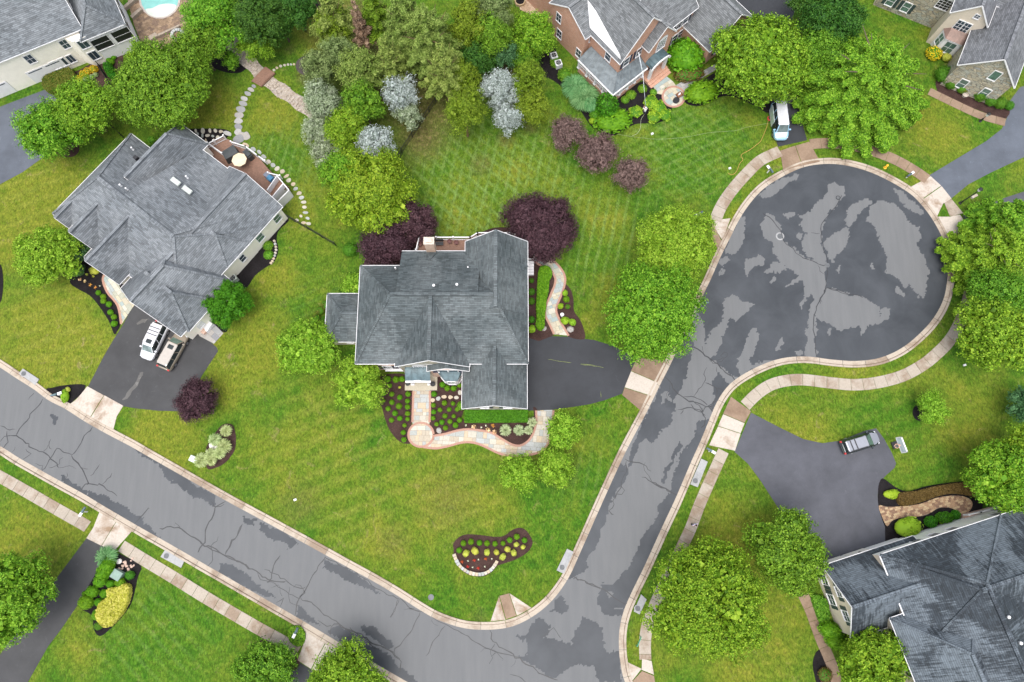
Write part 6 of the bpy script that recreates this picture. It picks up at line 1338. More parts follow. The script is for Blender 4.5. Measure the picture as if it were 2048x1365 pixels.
for k, (x, y, r) in enumerate(sorted([(932, 1107, 7.2), (950, 1102.5, 7.8), (974, 1105, 6.7), (993, 1105, 6), (1005.5, 1114, 7), (1015, 1099, 6.4), (1027.5, 1106, 6.6), (1032.5, 1089.5, 5.5), (1046, 1094.5, 5)])):
    shrub(ORD[k]+' from the left of the yellow-green balls in the island bed', x, y, r, 'gold', G2)
def flower(label, px, py, rp, kind, group):
    key = 'fl_'+kind
    if key not in PROTO:
        d = rand_dirs(40, 0); V, F = leaf_cloud(d*np.array([1, 1, .7])*RNG.uniform(.3, 1, 40)[:, None], d, .55, .8, .5); PROTO[key] = fast_mesh('flower_'+kind, V, F, LEAF[kind])
    s = scale_at(px, py); c = P(px, py, .1); o = link('flower_clump', PROTO[key], None, label=label, cat='flowers', group=group); o.location = (c.x, c.y, .05); o.scale = (rp*s, rp*s, rp*s); o.rotation_euler = (0, 0, random.random()*6)
for k, (x, y) in enumerate([(924, 1124), (948.5, 1121), (971, 1118), (935.5, 1134), (956.5, 1136.5)]): flower(['upper left', 'upper middle', 'upper right', 'lower left', 'lower right'][k]+' of the small red flower clumps in the island bed', x, y, 3.2, 'red', 'red flowers in the island bed')
for k, (x, y) in enumerate([(936, 1122.5), (957, 1119.5), (983.5, 1118), (945, 1135), (969.5, 1134)]): flower(['upper left', 'upper middle', 'upper right', 'lower left', 'lower right'][k]+' of the small cream flower clumps in the island bed', x, y, 2.4, 'cream', 'cream flowers in the island bed')
FL = [(313, 203, 22), (355, 200, 20), (258, 200, 22), (272, 245, 15), (285, 303, 17), (396, 302, 18), (340, 325, 18), (286, 358, 18), (393, 350, 17), (334, 385, 21), (393, 390, 18), (260, 402, 17), (232, 348, 11), (307, 433, 19), (393, 435, 17), (283, 480, 17), (340, 468, 18), (393, 472, 15), (372, 516, 14), (364, 565, 17), (368, 614, 18), (228, 298, 17)]
FR = [(573, 302, 19), (632, 238, 20), (664, 262, 20), (708, 263, 20), (748, 240, 18), (645, 363, 18), (569, 378, 16), (614, 410, 16), (703, 367, 15), (677, 408, 16), (571, 424, 17), (732, 406, 16), (648, 452, 17), (708, 453, 14), (567, 466, 16), (682, 489, 17), (627, 494, 18), (748, 480, 18), (591, 507, 15), (652, 533, 17), (720, 514, 19)]
for k, (x, y, r) in enumerate(sorted(FL)): shrub(ORD[k]+' from the left of the box balls left of the straight front walk', 700+x*.293, 700+y*.293, r*.293, 'box', 'little box balls left of the front walk')
for k, (x, y, r) in enumerate(sorted(FR)): shrub(ORD[k]+' from the left of the box balls between front walk and garage', 700+x*.293, 700+y*.293, r*.293, 'box', 'little box balls right of the front walk')
shrub('small yellowish shrub near the front window in the left front bed', 799.5, 775, 3, 'gold')
for q_, (x, y, k) in enumerate(sorted([(846, 523, 'apricot'), (941, 545, 'apricot'), (987, 562, 'apricot'), (975, 518, 'orange'), (792, 515, 'cream'), (897, 530, 'cream'), (927, 518, 'cream')])):
    flower(ORD[q_]+' from the left of the flower clumps below the garage hedge', 700+x*.293, 700+y*.293, {'apricot': 4.8, 'orange': 4.2, 'cream': 2.8}[k], k, 'flower clumps below the garage hedge')
def block(label, poly_px, h, kind, n, leaf=.14, name='hedge', cat='hedge', core='boxd', top=.0, round_=.0, jit=.03):
    w = px_in(poly_px); 
    if sum(w[i][0]*w[(i+1) % len(w)][1]-w[(i+1) % len(w)][0]*w[i][1] for i in range(len(w))) < 0: w = w[::-1]
    x0 = min(p[0] for p in w); x1 = max(p[0] for p in w); y0 = min(p[1] for p in w); y1 = max(p[1] for p in w)
    xs = RNG.uniform(x0, x1, n*3); ys = RNG.uniform(y0, y1, n*3); k = inside(xs, ys, w); xs = xs[k][:n]; ys = ys[k][:n]
    bz = (fbm(xs*1.1, ys*1.1, 2)-.5)*round_
    C = np.stack([xs, ys, np.full(len(xs), h)+RNG.normal(size=len(xs))*jit+bz], 1); N_ = np.tile([0, 0, 1.], (len(xs), 1))
    P_ = [Vector(p) for p in w]; e = []
    per = sum((P_[(i+1) % len(P_)]-P_[i]).length for i in range(len(P_))); m_ = int(n*.5)
    for i in range(len(P_)):
        a, b = P_[i], P_[(i+1) % len(P_)]; L = (b-a).length; q = max(1, int(m_*L/per)); t = RNG.random(q); z = RNG.uniform(.05, h, q); nx_, ny_ = (b.y-a.y)/L, -(b.x-a.x)/L
        e.append((np.stack([a.x+(b.x-a.x)*t+nx_*.02, a.y+(b.y-a.y)*t+ny_*.02, z], 1), np.tile([nx_, ny_, .2], (q, 1))))
    C = np.concatenate([C]+[x[0] for x in e]); N_ = np.concatenate([N_]+[x[1] for x in e])
    V, F = leaf_cloud(C, N_, leaf, .7, .45); me = fast_mesh('hedge_foliage', V, F, LEAF[kind])
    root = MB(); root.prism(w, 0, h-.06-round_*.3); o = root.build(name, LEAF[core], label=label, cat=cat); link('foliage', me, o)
    return o
block('long clipped dark green hedge under the garage gable', [(931, 822), (1055, 822), (1055, 845), (930, 846)], .9, 'hedge', 9000, .12)
EH = [(1079, 541), (1086, 536), (1097, 538), (1103, 548), (1101, 558), (1097, 565), (1096, 585), (1092, 600), (1091, 615), (1088, 640), (1087, 658), (1078, 661), (1072, 652), (1074, 640), (1073, 620), (1074, 595), (1076, 560)]
block('winding light green hedge beside the east wall', smooth(EH, 2, True), .8, 'box', 3800, .2, round_=.25)
for x, y, r, k, l in [(1130, 587, 6.5, 'lime', 'uppermost of four small balls east of the side walk'), (1132.5, 599, 6.5, 'box', 'second of four small balls east of the side walk'), (1121, 613, 6.5, 'lime', 'left of the lower two small balls east of the side walk'), (1135, 614, 5.5, 'mottle', 'right of the lower two small balls east of the side walk')]: shrub(l, x, y, r, k)
shrub('rounded lime shrub beside the side walk bottom', 1130, 642, 9, 'lime'); shrub('smaller lime shrub right of the rounded one', 1145, 645, 8, 'lime')
for i, (x, y, r) in enumerate([(1063, 562, 5), (1063, 584, 7), (1063, 603, 7), (1063, 640, 7)]): shrub(ORD[i]+' from the top of the dark shrubs against the east wall', x, y, r, 'boxd', 'dark shrubs along the east wall')
shrub('bright shrub against the east wall by the driveway', 1064, 659, 8.5, 'lime')
for i, (x, y, r, k) in enumerate([(651, 610, 9, 'mottle'), (641, 622, 9, 'mottle'), (633, 638, 8.5, 'mottle'), (648, 640, 7, 'boxd'), (632, 649, 5, 'rust')]): shrub(['topmost bronze shrub', 'second bronze shrub', 'third bronze shrub', 'small dark green shrub', 'lowest rusty shrub'][i]+' beside the conservatory wing', x, y, r, k)
shrub('bright leafy shrub at the garage front left corner', 923, 812, 9, 'bright', zs=.9)
for x, y, r, l in [(700, 500, 14, 'low dark shrub at the foot of the left purple maple')]: shrub(l, x, y, r, 'boxd')

def tuft(label, px, py, rp, kind='grass', h=1.2, n=300, group=None, name='grass_tuft', cat='ornamental grass', w=.05):
    s = scale_at(px, py); r = rp*s; c = P(px, py, h*.4); a = RNG.uniform(0, 6.283, n); rr = r*np.sqrt(RNG.random(n)); hh = h*RNG.uniform(.6, 1.1, n)
    ca, sa_ = np.cos(a), np.sin(a); b = rr*.25; z = np.zeros(n)
    p0 = np.stack([ca*b, sa_*b, z], 1); p1 = np.stack([ca*(b+rr*.45), sa_*(b+rr*.45), hh], 1); p2 = np.stack([ca*rr*1.1, sa_*rr*1.1, hh*.75], 1); t = np.stack([-sa_, ca, z], 1)*w/2
    V = np.stack([p0-t, p0+t, p1+t, p1-t, p2+t*.4, p2-t*.4], 1).reshape(-1, 3); i = np.arange(n)*6
    F = np.concatenate([np.stack([i, i+1, i+2, i+3], 1), np.stack([i+3, i+2, i+4, i+5], 1)])
    o = link(name, fast_mesh(name, V, F, LEAF[kind]), None, label=label, cat=cat, group=group); o.location = (c.x, c.y, 0); return o
GP = 'pale grass tufts in the roadside bed'
for i, (x, y, r, l) in enumerate([(454, 862, 12, 'topmost pale grass tuft in the roadside bed'), (432, 880, 13, 'pale grass tuft above the white boulders'), (450, 893, 15, 'rightmost pale grass tuft of the roadside bed'), (441, 906, 13, 'pale grass tuft right of the white boulders'), (424, 908, 12, 'pale grass tuft below the white boulders'), (404, 921, 15, 'lowest pale grass tuft beside the grey box'), (425, 921, 11, 'pale grass tuft at the lower bed edge')]): tuft(l, x, y, r, 'grass', 1.1, 420, GP)
for x, y, r, l in [(1011, 861, 12, 'left feathery plant tuft in the bed below the garage hedge'), (1038, 861, 11, 'second feathery plant tuft below the garage hedge'), (1057, 861, 9, 'third feathery plant tuft near the walk bend'), (1064, 845, 10, 'upper feathery plant tuft near the walk bend')]: tuft(l, x, y, r, 'palest', .8, 260, None, w=.07)
for x, y, r, l in [(1150, 178, 27, 'upper large blue-green fountain grass beside the brick porch'), (1168, 198, 30, 'middle large blue-green fountain grass beside the brick porch'), (1180, 213, 15, 'lower small fountain grass beside the brick porch')]: tuft(l, x, y, r, 'bluegrass', 1.7, 1400, 'fountain grasses beside the brick porch', w=.06)
tuft('bushy blue-green grass beside the bottom left footpath', 216, 1114, 22, 'bluegrass', 1.2, 700, w=.06)

# cream house bed
for i, (x, y, r, k, l) in enumerate([(160, 158, 7, 'golden', 'lowest yellow shrub at the cream house'), (167, 149, 7.5, 'golden', 'second yellow shrub at the cream house'), (176, 143, 7.5, 'golden', 'third yellow shrub at the cream house'), (188, 139, 8, 'golden', 'topmost yellow shrub at the cream house'), (174, 160, 6.5, 'palest', 'lowest pale shrub at the cream house'), (184, 155, 5.5, 'palest', 'middle pale shrub at the cream house'), (191.5, 150, 5, 'palest', 'topmost pale shrub at the cream house')]): shrub(l, x, y, r, k)
for x, y, r, l in [(225, 105, 6, 'upper left'), (227, 115, 5.5, 'upper right'), (217, 119, 5.5, 'lower left'), (223, 125, 6, 'lower right')]: shrub(l+' small ball shrub beside the screened porch', x, y, r, 'box')
shrub('tall dark oval shrub beside the black fence at the cream house', 218, 138, 11, 'hedge', sx=.8, sy=1.3, rot=.5, zs=1.2); shrub('second dark oval shrub beside the cream house fence', 224, 150, 8, 'hedge')
block('rounded low hedge at the cream house garage corner', smooth([(92, 168), (100, 158), (140, 143), (150, 148), (155, 160), (130, 180), (105, 190), (95, 182)], 3, True), .9, 'mottle', 2600, .15, round_=.1)
# left house
for i, (x, y, r, k) in enumerate([(197, 586, 5.2, 'box'), (206.5, 594, 5.6, 'box'), (207, 602.5, 5.6, 'box'), (218, 609, 5.8, 'box'), (221, 625, 5.6, 'box'), (228, 634.5, 5.6, 'box'), (228.5, 648, 6.2, 'box')]): shrub(ORD[i]+' from the top of the ball shrubs beside the left flagstone walk', x, y, r, k, 'ball shrubs beside the left flagstone walk')
for q_, (x, y, k, r) in enumerate(sorted([(160, 559, 'apricot', 3.5), (169.5, 563, 'apricot', 3.5), (180, 570, 'orange', 3.5), (190, 575, 'orange', 3.2), (173, 549, 'gold', 3), (186, 553, 'gold', 3), (199, 572, 'cream', 2)])): flower(ORD[q_]+' from the left of the flower clumps before the left house', x, y, r, k, 'flower clumps before the left house')
shrub('yellow-green shrub under the metal porch roof', 190, 541, 10, 'gold'); shrub('small yellow shrub at the pink step', 245, 560, 7, 'lime'); shrub('bright yellow-green shrub beside the pale hatch', 438, 642, 9, 'lime'); shrub('spreading bush below the bluish bush at the left house', 155, 540, 14, 'blue')
shrub('upper light leafy plant in the bed right of the left house', 536, 492, 10, 'bright', zs=.6); shrub('lower light leafy plant in the bed right of the left house', 537, 510, 9.5, 'bright', zs=.6)
shrub('small plant beside the rear corner of the left house', 303, 280, 8, 'bright', zs=.7)
# mailbox bed
shrub('yellow-green conifer shrub beside the street mailbox at left', 130, 793, 11, 'lime', sx=.8, sy=1.3, rot=.2, zs=.8); shrub('small upper knob of the shrub in the mailbox bed', 136, 780, 5.5, 'gold')
# bottom left bed
ZB = (.1538, 130, 1080)
for x, y, r, sx, sy, rt, l in [(535, 380, 150, .62, 1.05, -.5, 'large oblong clipped shrub beside the bottom left driveway'), (460, 535, 90, .95, .85, .3, 'lower end of the oblong clipped shrubs'), (355, 675, 82, 1, .9, 0, 'round clipped shrub below the oblong ones'), (275, 810, 98, 1, .9, 0, 'biggest round shrub at the driveway edge'), (405, 975, 58, .9, 1.1, 0, 'small round shrub left of the golden mass'), (437, 1120, 58, 1, .85, 0, 'lowest dark round shrub of the bed'), (845, 460, 62, 1, .9, 0, 'dark round shrub right of the green utility box'), (715, 555, 68, 1, .9, 0, 'round shrub below the green utility box'), (590, 575, 55, 1, .9, 0, 'small shrub left of the one below the utility box'), (510, 700, 55, 1, 1, 0, 'small round shrub in the middle of the bed'), (437, 812, 55, 1, .9, 0, 'small round shrub next to the golden mass'), (250, 700, 30, 1, 1, 0, 'tiny shrub between the two round shrubs')]:
    shrub(l, 130+x*.1538, 1080+y*.1538, r*.1538, 'boxd' if 'dark' in l else 'box', sx=sx, sy=sy, rot=rt, zs=.85)
GM = off([(590, 650), (640, 620), (750, 610), (800, 570), (860, 590), (875, 660), (860, 760), (820, 860), (760, 960), (690, 1040), (620, 1110), (540, 1115), (490, 1070), (450, 1000), (460, 900), (510, 800), (600, 740)], *ZB)
block('golden-leaved shrub mass in the bottom left bed', smooth(GM, 2, True), .75, 'gold', 2600, .24, name='golden_shrub', cat='shrub', core='lime', round_=.35)
# brick house garden
shrub('big round clipped shrub beside the brick portico', 1372, 112, 35, 'box', zs=.75, sx=1, sy=1.05); shrub('dark brown-green rounded shrub under the big round one', 1378, 149, 30, 'rust', sx=1.0, sy=.55, rot=.1, zs=.4)
shrub('wide oval clipped shrub right of the round terrace', 1404, 185, 30, 'box', sx=1.15, sy=.8, rot=.25, zs=.6)
shrub('tall egg-shaped clipped shrub at the porch corner', 1213, 214, 23, 'hedge', zs=1.3, sx=.95, sy=1.05, rot=0); shrub('wide low clipped shrub below the egg-shaped one', 1226, 242, 32, 'box', sx=1.15, sy=.8, rot=.2, zs=.5)
shrub('small shrub between the fountain grass and egg-shaped shrub', 1190, 230, 11, 'bright')
for x, y, r, l in [(1302, 205, 16, 'upper yellow-green bush beside the round terrace'), (1318, 215, 15, 'right yellow-green bush beside the round terrace'), (1272, 224, 14, 'left yellow-green bush near the person spraying'), (1330, 230, 14, 'lower right yellow-green bush near the terrace'), (1308, 234, 15, 'lowest yellow-green bush near the person spraying')]: shrub(l, x, y, r, 'lumpy', zs=.5)
for i, (x, y, r) in enumerate([(1250, 200, 8), (1262, 190, 10), (1285, 178, 9), (1307, 185, 7)]): shrub(ORD[i]+' from the left of the leafy plants before the brick porch', x, y, r, 'bright', 'leafy plants before the brick porch', zs=.6)
shrub('dark shrub below the two air conditioners', 1130, 150, 14, 'mid', zs=.9); shrub('leafy plant beside the upper air conditioner', 1112, 125, 12, 'mid', zs=.6); shrub('bright low shrub edge at the bottom of the clipped shrubs', 1184, 243, 7, 'lime')
# stone house hedge
for i, (x, y, r, l) in enumerate([(1902, 168, 11.5, 'leftmost round hedge ball below the stone house'), (1924, 177, 11.5, 'second round hedge ball, bronze-tinted, below the stone house'), (1962, 190, 13.5, 'third round hedge ball below the stone house'), (1982, 201, 12, 'fourth round hedge ball below the stone house'), (2000, 207, 12, 'fifth round hedge ball below the stone house'), (2018, 212, 9, 'small pointed evergreen at the end of the hedge balls')]): shrub(l, x, y, r, 'boxd' if i != 1 else 'mottle', zs=1.1)
shrub('golden flowering shrub under the copper bay roof', 1868, 107, 15, 'golden', zs=.9); shrub('smaller yellow shrub right of the golden one', 1893, 115, 10, 'gold'); shrub('dark green shrub left of the hedge balls', 1888, 150, 17, 'boxd')
# bottom right garden
shrub('small pointed oval shrub in the dark bed by the driveway', 1783, 989, 15, 'lime', sx=1.25, sy=.65, rot=0, zs=.5); shrub('mounded yellow-green shrub by the white wall', 1815, 1055, 28, 'gold' if False else 'lime', zs=.6, sx=1.05, sy=.75, rot=.1)
shrub('dark oval shrub right of the mounded one', 1861, 1044, 12, 'hedge', sx=1, sy=.9, rot=0); shrub('dark wide shrub near the entry step', 1888, 1035, 14, 'hedge', sx=1.2, sy=.75, rot=0); shrub('small dark shrub nearest the entry step', 1911, 1030, 9, 'hedge'); shrub('tiny lime plant between the dark shrubs', 1882, 1045, 4, 'lime')
block('long low rust-brown hedge above the brick path', smooth([(1791, 990), (1810, 985), (1830, 983), (1870, 973), (1925, 966), (1945, 975), (1955, 995), (1930, 990), (1900, 987), (1870, 992), (1840, 1003), (1800, 1012)], 3, True), .7, 'rust', 5200, .14, core='rust', round_=.1)
for x, y, r, l in [(1662, 1262, 22, 'upper layered green shrub at the garage wing gable'), (1672, 1284, 20, 'lower layered green shrub at the garage wing gable')]: shrub(l, x, y, r, 'box', sx=1.1, sy=.75, rot=-.3, zs=.8)
block('low green groundcover strip beside the bottom right path', smooth([(1622, 1190), (1650, 1200), (1655, 1240), (1645, 1255), (1632, 1230)], 3, True), .5, 'mid', 1500, .2, name='groundcover_strip', cat='shrub', round_=.2)
shrub('brown-leaved shrub in the small bed at the bottom edge', 1650, 1350, 14, 'rust', zs=.6)
shrub('yellow-green shrub beside the bottom centre driveway', 577, 1318, 10, 'mottle', zs=.7)
block('small leafy patch round the bottom centre mailbox', smooth([(583, 1255), (600, 1252), (611, 1268), (608, 1285), (597, 1292), (583, 1283), (578, 1268)], 2, True), .35, 'bright', 900, .18, name='planting_patch', cat='plants', round_=.1)
# ================================================================== vehicles
def paint(name, c, rough=.25, metal=.3):
    t = NT(name); t.b.inputs['Coat Weight'].default_value = .6; t.b.inputs['Coat Roughness'].default_value = .05
    return t.out(t.ramp(t.noise(t.pos(), 3, 3), [(.3, tuple(x*.94 for x in c)), (.7, tuple(min(1, x*1.05) for x in c))]), rough, metal)
TYRE = plain('tyre_rubber', (.015, .015, .016), .8); RIM = plain('alloy_rim', (.38, .38, .40), .3, .8); PLAST = plain('dark_plastic', (.02, .02, .022), .5)
LAMP = glassy('headlight_glass', (.35, .36, .38), .1); TAIL = plain('tail_light_red', (.45, .03, .03), .25); CGLASS = glassy('car_glass', (.012, .016, .016), .04); WGLASS = glassy('windscreen_green', (.05, .085, .07), .05)
def car(label, cat, name, px, py, dpx, dpy, L, W, Ht, pm, nose=.19, ws=.13, tailf=.06, belt=.95, rack=None, sunroof=None, roof_mat=None, wsm=None, glass=True, tlight=True):
    # x forward; stations from tail to nose
    c = P(px, py, Ht*.6); a = P(px+dpx*10, py+dpy*10, Ht*.6); rz = math.atan2(a.y-c.y, a.x-c.x)
    root = empty(name, (c.x, c.y, .02), rz, label=label, cat=cat)
    hw = W/2; hl = L/2
    st = [(-hl, .80, .62, .98*belt*.98), (-hl+.10, .93, .40, belt*1.0), (-hl+.5, .99, .28, belt*1.02), (-hl*.5, 1, .24, belt*1.01), (0, 1, .24, belt), (hl*.45, 1, .24, belt*.985), (hl-L*nose, .985, .25, belt*.96), (hl-.45, .93, .27, belt*.86), (hl-.16, .80, .32, belt*.76), (hl, .55, .42, belt*.62)]
    m = MB(); rows = []
    for x, wf, z0, zt in st:
        w = hw*wf; rows.append([(x, -w*.90, z0), (x, -w*.985, z0+.12), (x, -w, (z0+zt)/2+.03), (x, -w*.965, zt-.06), (x, -w*.88, zt), (x, -w*.45, zt+.035), (x, 0, zt+.05), (x, w*.45, zt+.035), (x, w*.88, zt), (x, w*.965, zt-.06), (x, w, (z0+zt)/2+.03), (x, w*.985, z0+.12), (x, w*.90, z0)])
    k = len(rows[0]); fs = []
    for r in range(len(rows)-1):
        for j in range(k-1): fs.append((r*k+j, (r+1)*k+j, (r+1)*k+j+1, r*k+j+1))
        fs.append((r*k+k-1, (r+1)*k+k-1, (r+1)*k, r*k))
    fs.append(tuple(range(k))); n_ = len(rows)*k; fs.append(tuple(range(n_-1, n_-k-1, -1)))
    m.add([v for r in rows for v in r], fs); body = m.build('body', pm, root, sm=True)
    # cabin
    xf = hl-L*nose; xr = -hl+.12; rf = xf-L*ws; rr = xr+L*tailf; zb = belt*.99; zr = Ht; wb = hw*.90; wt = hw*.72
    def P8(x, w, z): return [(x, -w, z), (x, w, z)]
    ring = lambda x0, x1, w, z, c_: [(x0, -w*.86, z), (x0+c_, -w, z), (x1-c_, -w, z), (x1, -w*.86, z), (x1, w*.86, z), (x1-c_, w, z), (x0+c_, w, z), (x0, w*.86, z)]
    b_ = ring(xr, xf, wb, zb, .12); t_ = ring(rr, rf, wt, zr-.07, .15); tt = ring(rr+.12, rf-.10, wt*.9, zr-.015, .15)
    m = MB(); m.add(b_+t_, [(i, (i+1) % 8, 8+(i+1) % 8, 8+i)[::1] for i in range(8)]); m.build('cabin_glass', CGLASS, root, sm=False)
    m = MB(); m.add(t_+tt, [(i, (i+1) % 8, 8+(i+1) % 8, 8+i) for i in range(8)]+[tuple(range(8, 16))]); rf_ = m.build('roof_panel', roof_mat or pm, root)
    m = MB()
    cc = [Vector(v) for v in b_]; ct = [Vector(v) for v in t_]
    ins_ = lambda q, f=.93: [sum(q, Vector())/4+(p-sum(q, Vector())/4)*f for p in q]
    q = ins_([cc[3], cc[4], ct[4], ct[3]], .94); nrm = Vector((.6, 0, .8)); m.quad(*[p+nrm*.02 for p in q]); m.build('windscreen', wsm or CGLASS, root)
    # pillars
    for sgn in (0, 1):
        for i in ((3, 0) if sgn == 0 else (4, 7)): m = MB(); m.beam(cc[i], ct[i], .09, .07); m.build('pillar', pm, root)
        for f in (.36, .66):
            p = cc[2 if sgn == 0 else 5].lerp(cc[1 if sgn == 0 else 6], f); q = ct[2 if sgn == 0 else 5].lerp(ct[1 if sgn == 0 else 6], f); m = MB(); m.beam(p, q, .07, .05); m.build('pillar', pm, root)
        m = MB(); y = (-1 if sgn == 0 else 1); xx = xf-.35; m.box(xx-.09, xx+.09, min(y*wb, y*(wb+.28)), max(y*wb, y*(wb+.28)), zb+.02, zb+.2); m.build('wing_mirror', pm, root)
        m = MB(); m.box(hl-.42, hl-.18, min(y*hw*.5, y*hw*.83), max(y*hw*.5, y*hw*.83), belt*.72, belt*.80); m.build('headlight', LAMP, root)
        if tlight: m = MB(); m.box(-hl-.015, -hl+.13, min(y*hw*.66, y*hw*.90), max(y*hw*.66, y*hw*.90), belt*.72, belt*1.03); m.build('tail_light', TAIL, root)
        for xw in (hl-.95, -hl+1.0):
            m = MB(); yo = y*(hw-.01); m.cyl((xw, yo-y*.24, .33), (xw, yo+y*.015, .33), .33, 18); wl_ = m.build('wheel', TYRE, root)
            m = MB(); m.cyl((xw, yo, .33), (xw, yo+y*.03, .33), .21, 12); m.build('rim', RIM, wl_)
    m = MB(); m.box(-hl-.03, -hl+.12, -hw*.8, hw*.8, .38, .58); m.build('rear_bumper', pm, root)
    if rack:
        for y in (-wt*.95, wt*.95): m = MB(); m.beam((rr+.25, y, zr+.02), (rf-.3, y, zr+.02), .05, .05); m.build('roof_rail', rack, root)
        n = 3 if L > 4.9 else 2
        for i in range(n): x = rr+.55+(rf-rr-1.5)*(i/(n-1) if n > 1 else 0)*(.62 if n == 3 else .5); m = MB(); m.beam((x, -wt*.95, zr+.03), (x, wt*.95, zr+.03), .10, .05); m.build('cross_bar', PLAST, root)
    if sunroof: m = MB(); m.box(rf-.85, rf-.32, -.36, .36, zr-.03, zr+.008); m.build('sunroof', CGLASS, root)
    return root
car('white minivan with roof bars parked on the left driveway', 'minivan', 'parked_car', 305.5, 681, -35, 72, 4.95, 1.95, 1.75, paint('paint_white', (.60, .60, .63)), rack=WHITE, sunroof=True, wsm=glassy('windscreen_pale', (.10, .13, .13), .06))
car('champagne minivan parked nose-up beside the white one', 'minivan', 'parked_car', 344, 701, 36, -66, 4.95, 1.95, 1.72, paint('paint_champagne', (.24, .20, .155)), roof_mat=paint('paint_champagne_roof', (.40, .36, .32)), sunroof=True, wsm=WGLASS)
car('black-sided estate car with silver roof at the end of the wide driveway', 'estate car', 'parked_car', 1722, 885, 78, -24, 4.75, 1.85, 1.55, paint('paint_black', (.03, .04, .042)), rack=PLAST, roof_mat=paint('paint_silver_roof', (.26, .27, .30)), wsm=WGLASS, tailf=.04, ws=.17, nose=.21)
m = MB(); hoodc = bpy.data.objects[[o.name for o in bpy.data.objects if o.get('category') == 'estate car'][0]]
m.sheet([(2.28, -.45, .80), (1.6, -.72, .93), (1.35, -.72, .96), (1.35, .72, .96), (1.6, .72, .93), (2.28, .45, .80)], .02); 
for i_ in range(len(m.v)): m.v[i_] = (m.v[i_][0], m.v[i_][1], m.v[i_][2]+.06)
m.build('bonnet', paint('paint_silver_bonnet', (.22, .23, .26)), hoodc)
van = car('white and pale-blue service van with its side door open under the tree', 'van', 'service_van', 1562, 240, 10, 88, 5.3, 2.0, 2.1, paint('paint_van_blue', (.30, .50, .66)), roof_mat=paint('paint_van_white', (.64, .64, .67)), nose=.16, ws=.11, tailf=.03, belt=1.1, tlight=False, wsm=glassy('windscreen_grey', (.07, .09, .09), .06))
m = MB(); m.sheet([(2.45, -.5, .98), (1.7, -.78, 1.14), (1.7, .78, 1.14), (2.45, .5, .98)], .02); m.build('bonnet', paint('paint_van_bonnet', (.58, .62, .67)), van)
m = MB(); m.box(-1.9, .55, -1.13, -1.07, .45, 1.75); m.build('side_door', paint('paint_van_door', (.56, .63, .64)), van)
m = MB(); m.box(-.3, 1.3, -1.01, -.98, .5, 1.7); m.build('door_opening', BLACK, van)
# hose reel and hoses
def tube(name, pts, r, mat, label=None, cat=None, n=6, **k):
    m = MB()
    for a, b in zip(pts, pts[1:]): m.cyl(a, b, r, n, cap=False)
    return m.build(name, mat, label=label, cat=cat, **k)
c = P(1541, 236, .3); HOSE = plain('red_hose', (.45, .04, .04), .5)
m = MB()
for j in range(3):
    for i in range(18):
        a0, a1 = i*.349, (i+1)*.349; r = .36-.03*j; m.cyl((c.x+r*math.cos(a0), c.y+r*math.sin(a0), .14+.06*j), (c.x+r*math.cos(a1), c.y+r*math.sin(a1), .14+.06*j), .035, 6, cap=False)
m.build('hose_coil', HOSE, label='coil of red hose lying beside the open van door', cat='hose')
def ground_line(pts, z, amp=0): return [(*p, z) for p in [tuple(q) for q in resample([Vector(P2(*q)) for q in smooth(pts, 6)], .25)]]
tube('hose', ground_line([(1537, 238), (1534, 252), (1528, 268), (1521, 283), (1512, 291), (1500, 300), (1484, 309), (1482, 314), (1486, 320), (1479, 328), (1473, 343), (1465, 350), (1455, 347)], .04), .03, plain('orange_hose', (.42, .24, .07), .5), 'long orange hose snaking over the striped lawn to the van', 'hose')
tube('hose', ground_line([(1553, 245), (1520, 250), (1490, 256), (1470, 262), (1420, 266), (1370, 275), (1320, 279), (1280, 276), (1245, 271), (1232, 268)], .035), .012, plain('clear_hose', (.30, .36, .20), .4), 'thin pale hose lying across the brick house lawn', 'hose')
tube('hose', ground_line([(1291, 226), (1282, 240), (1281, 256), (1274, 268), (1262, 273)], .05), .018, plain('cream_hose', (.4, .44, .3), .4), 'pale hose running from the spraying person onto the lawn', 'hose')
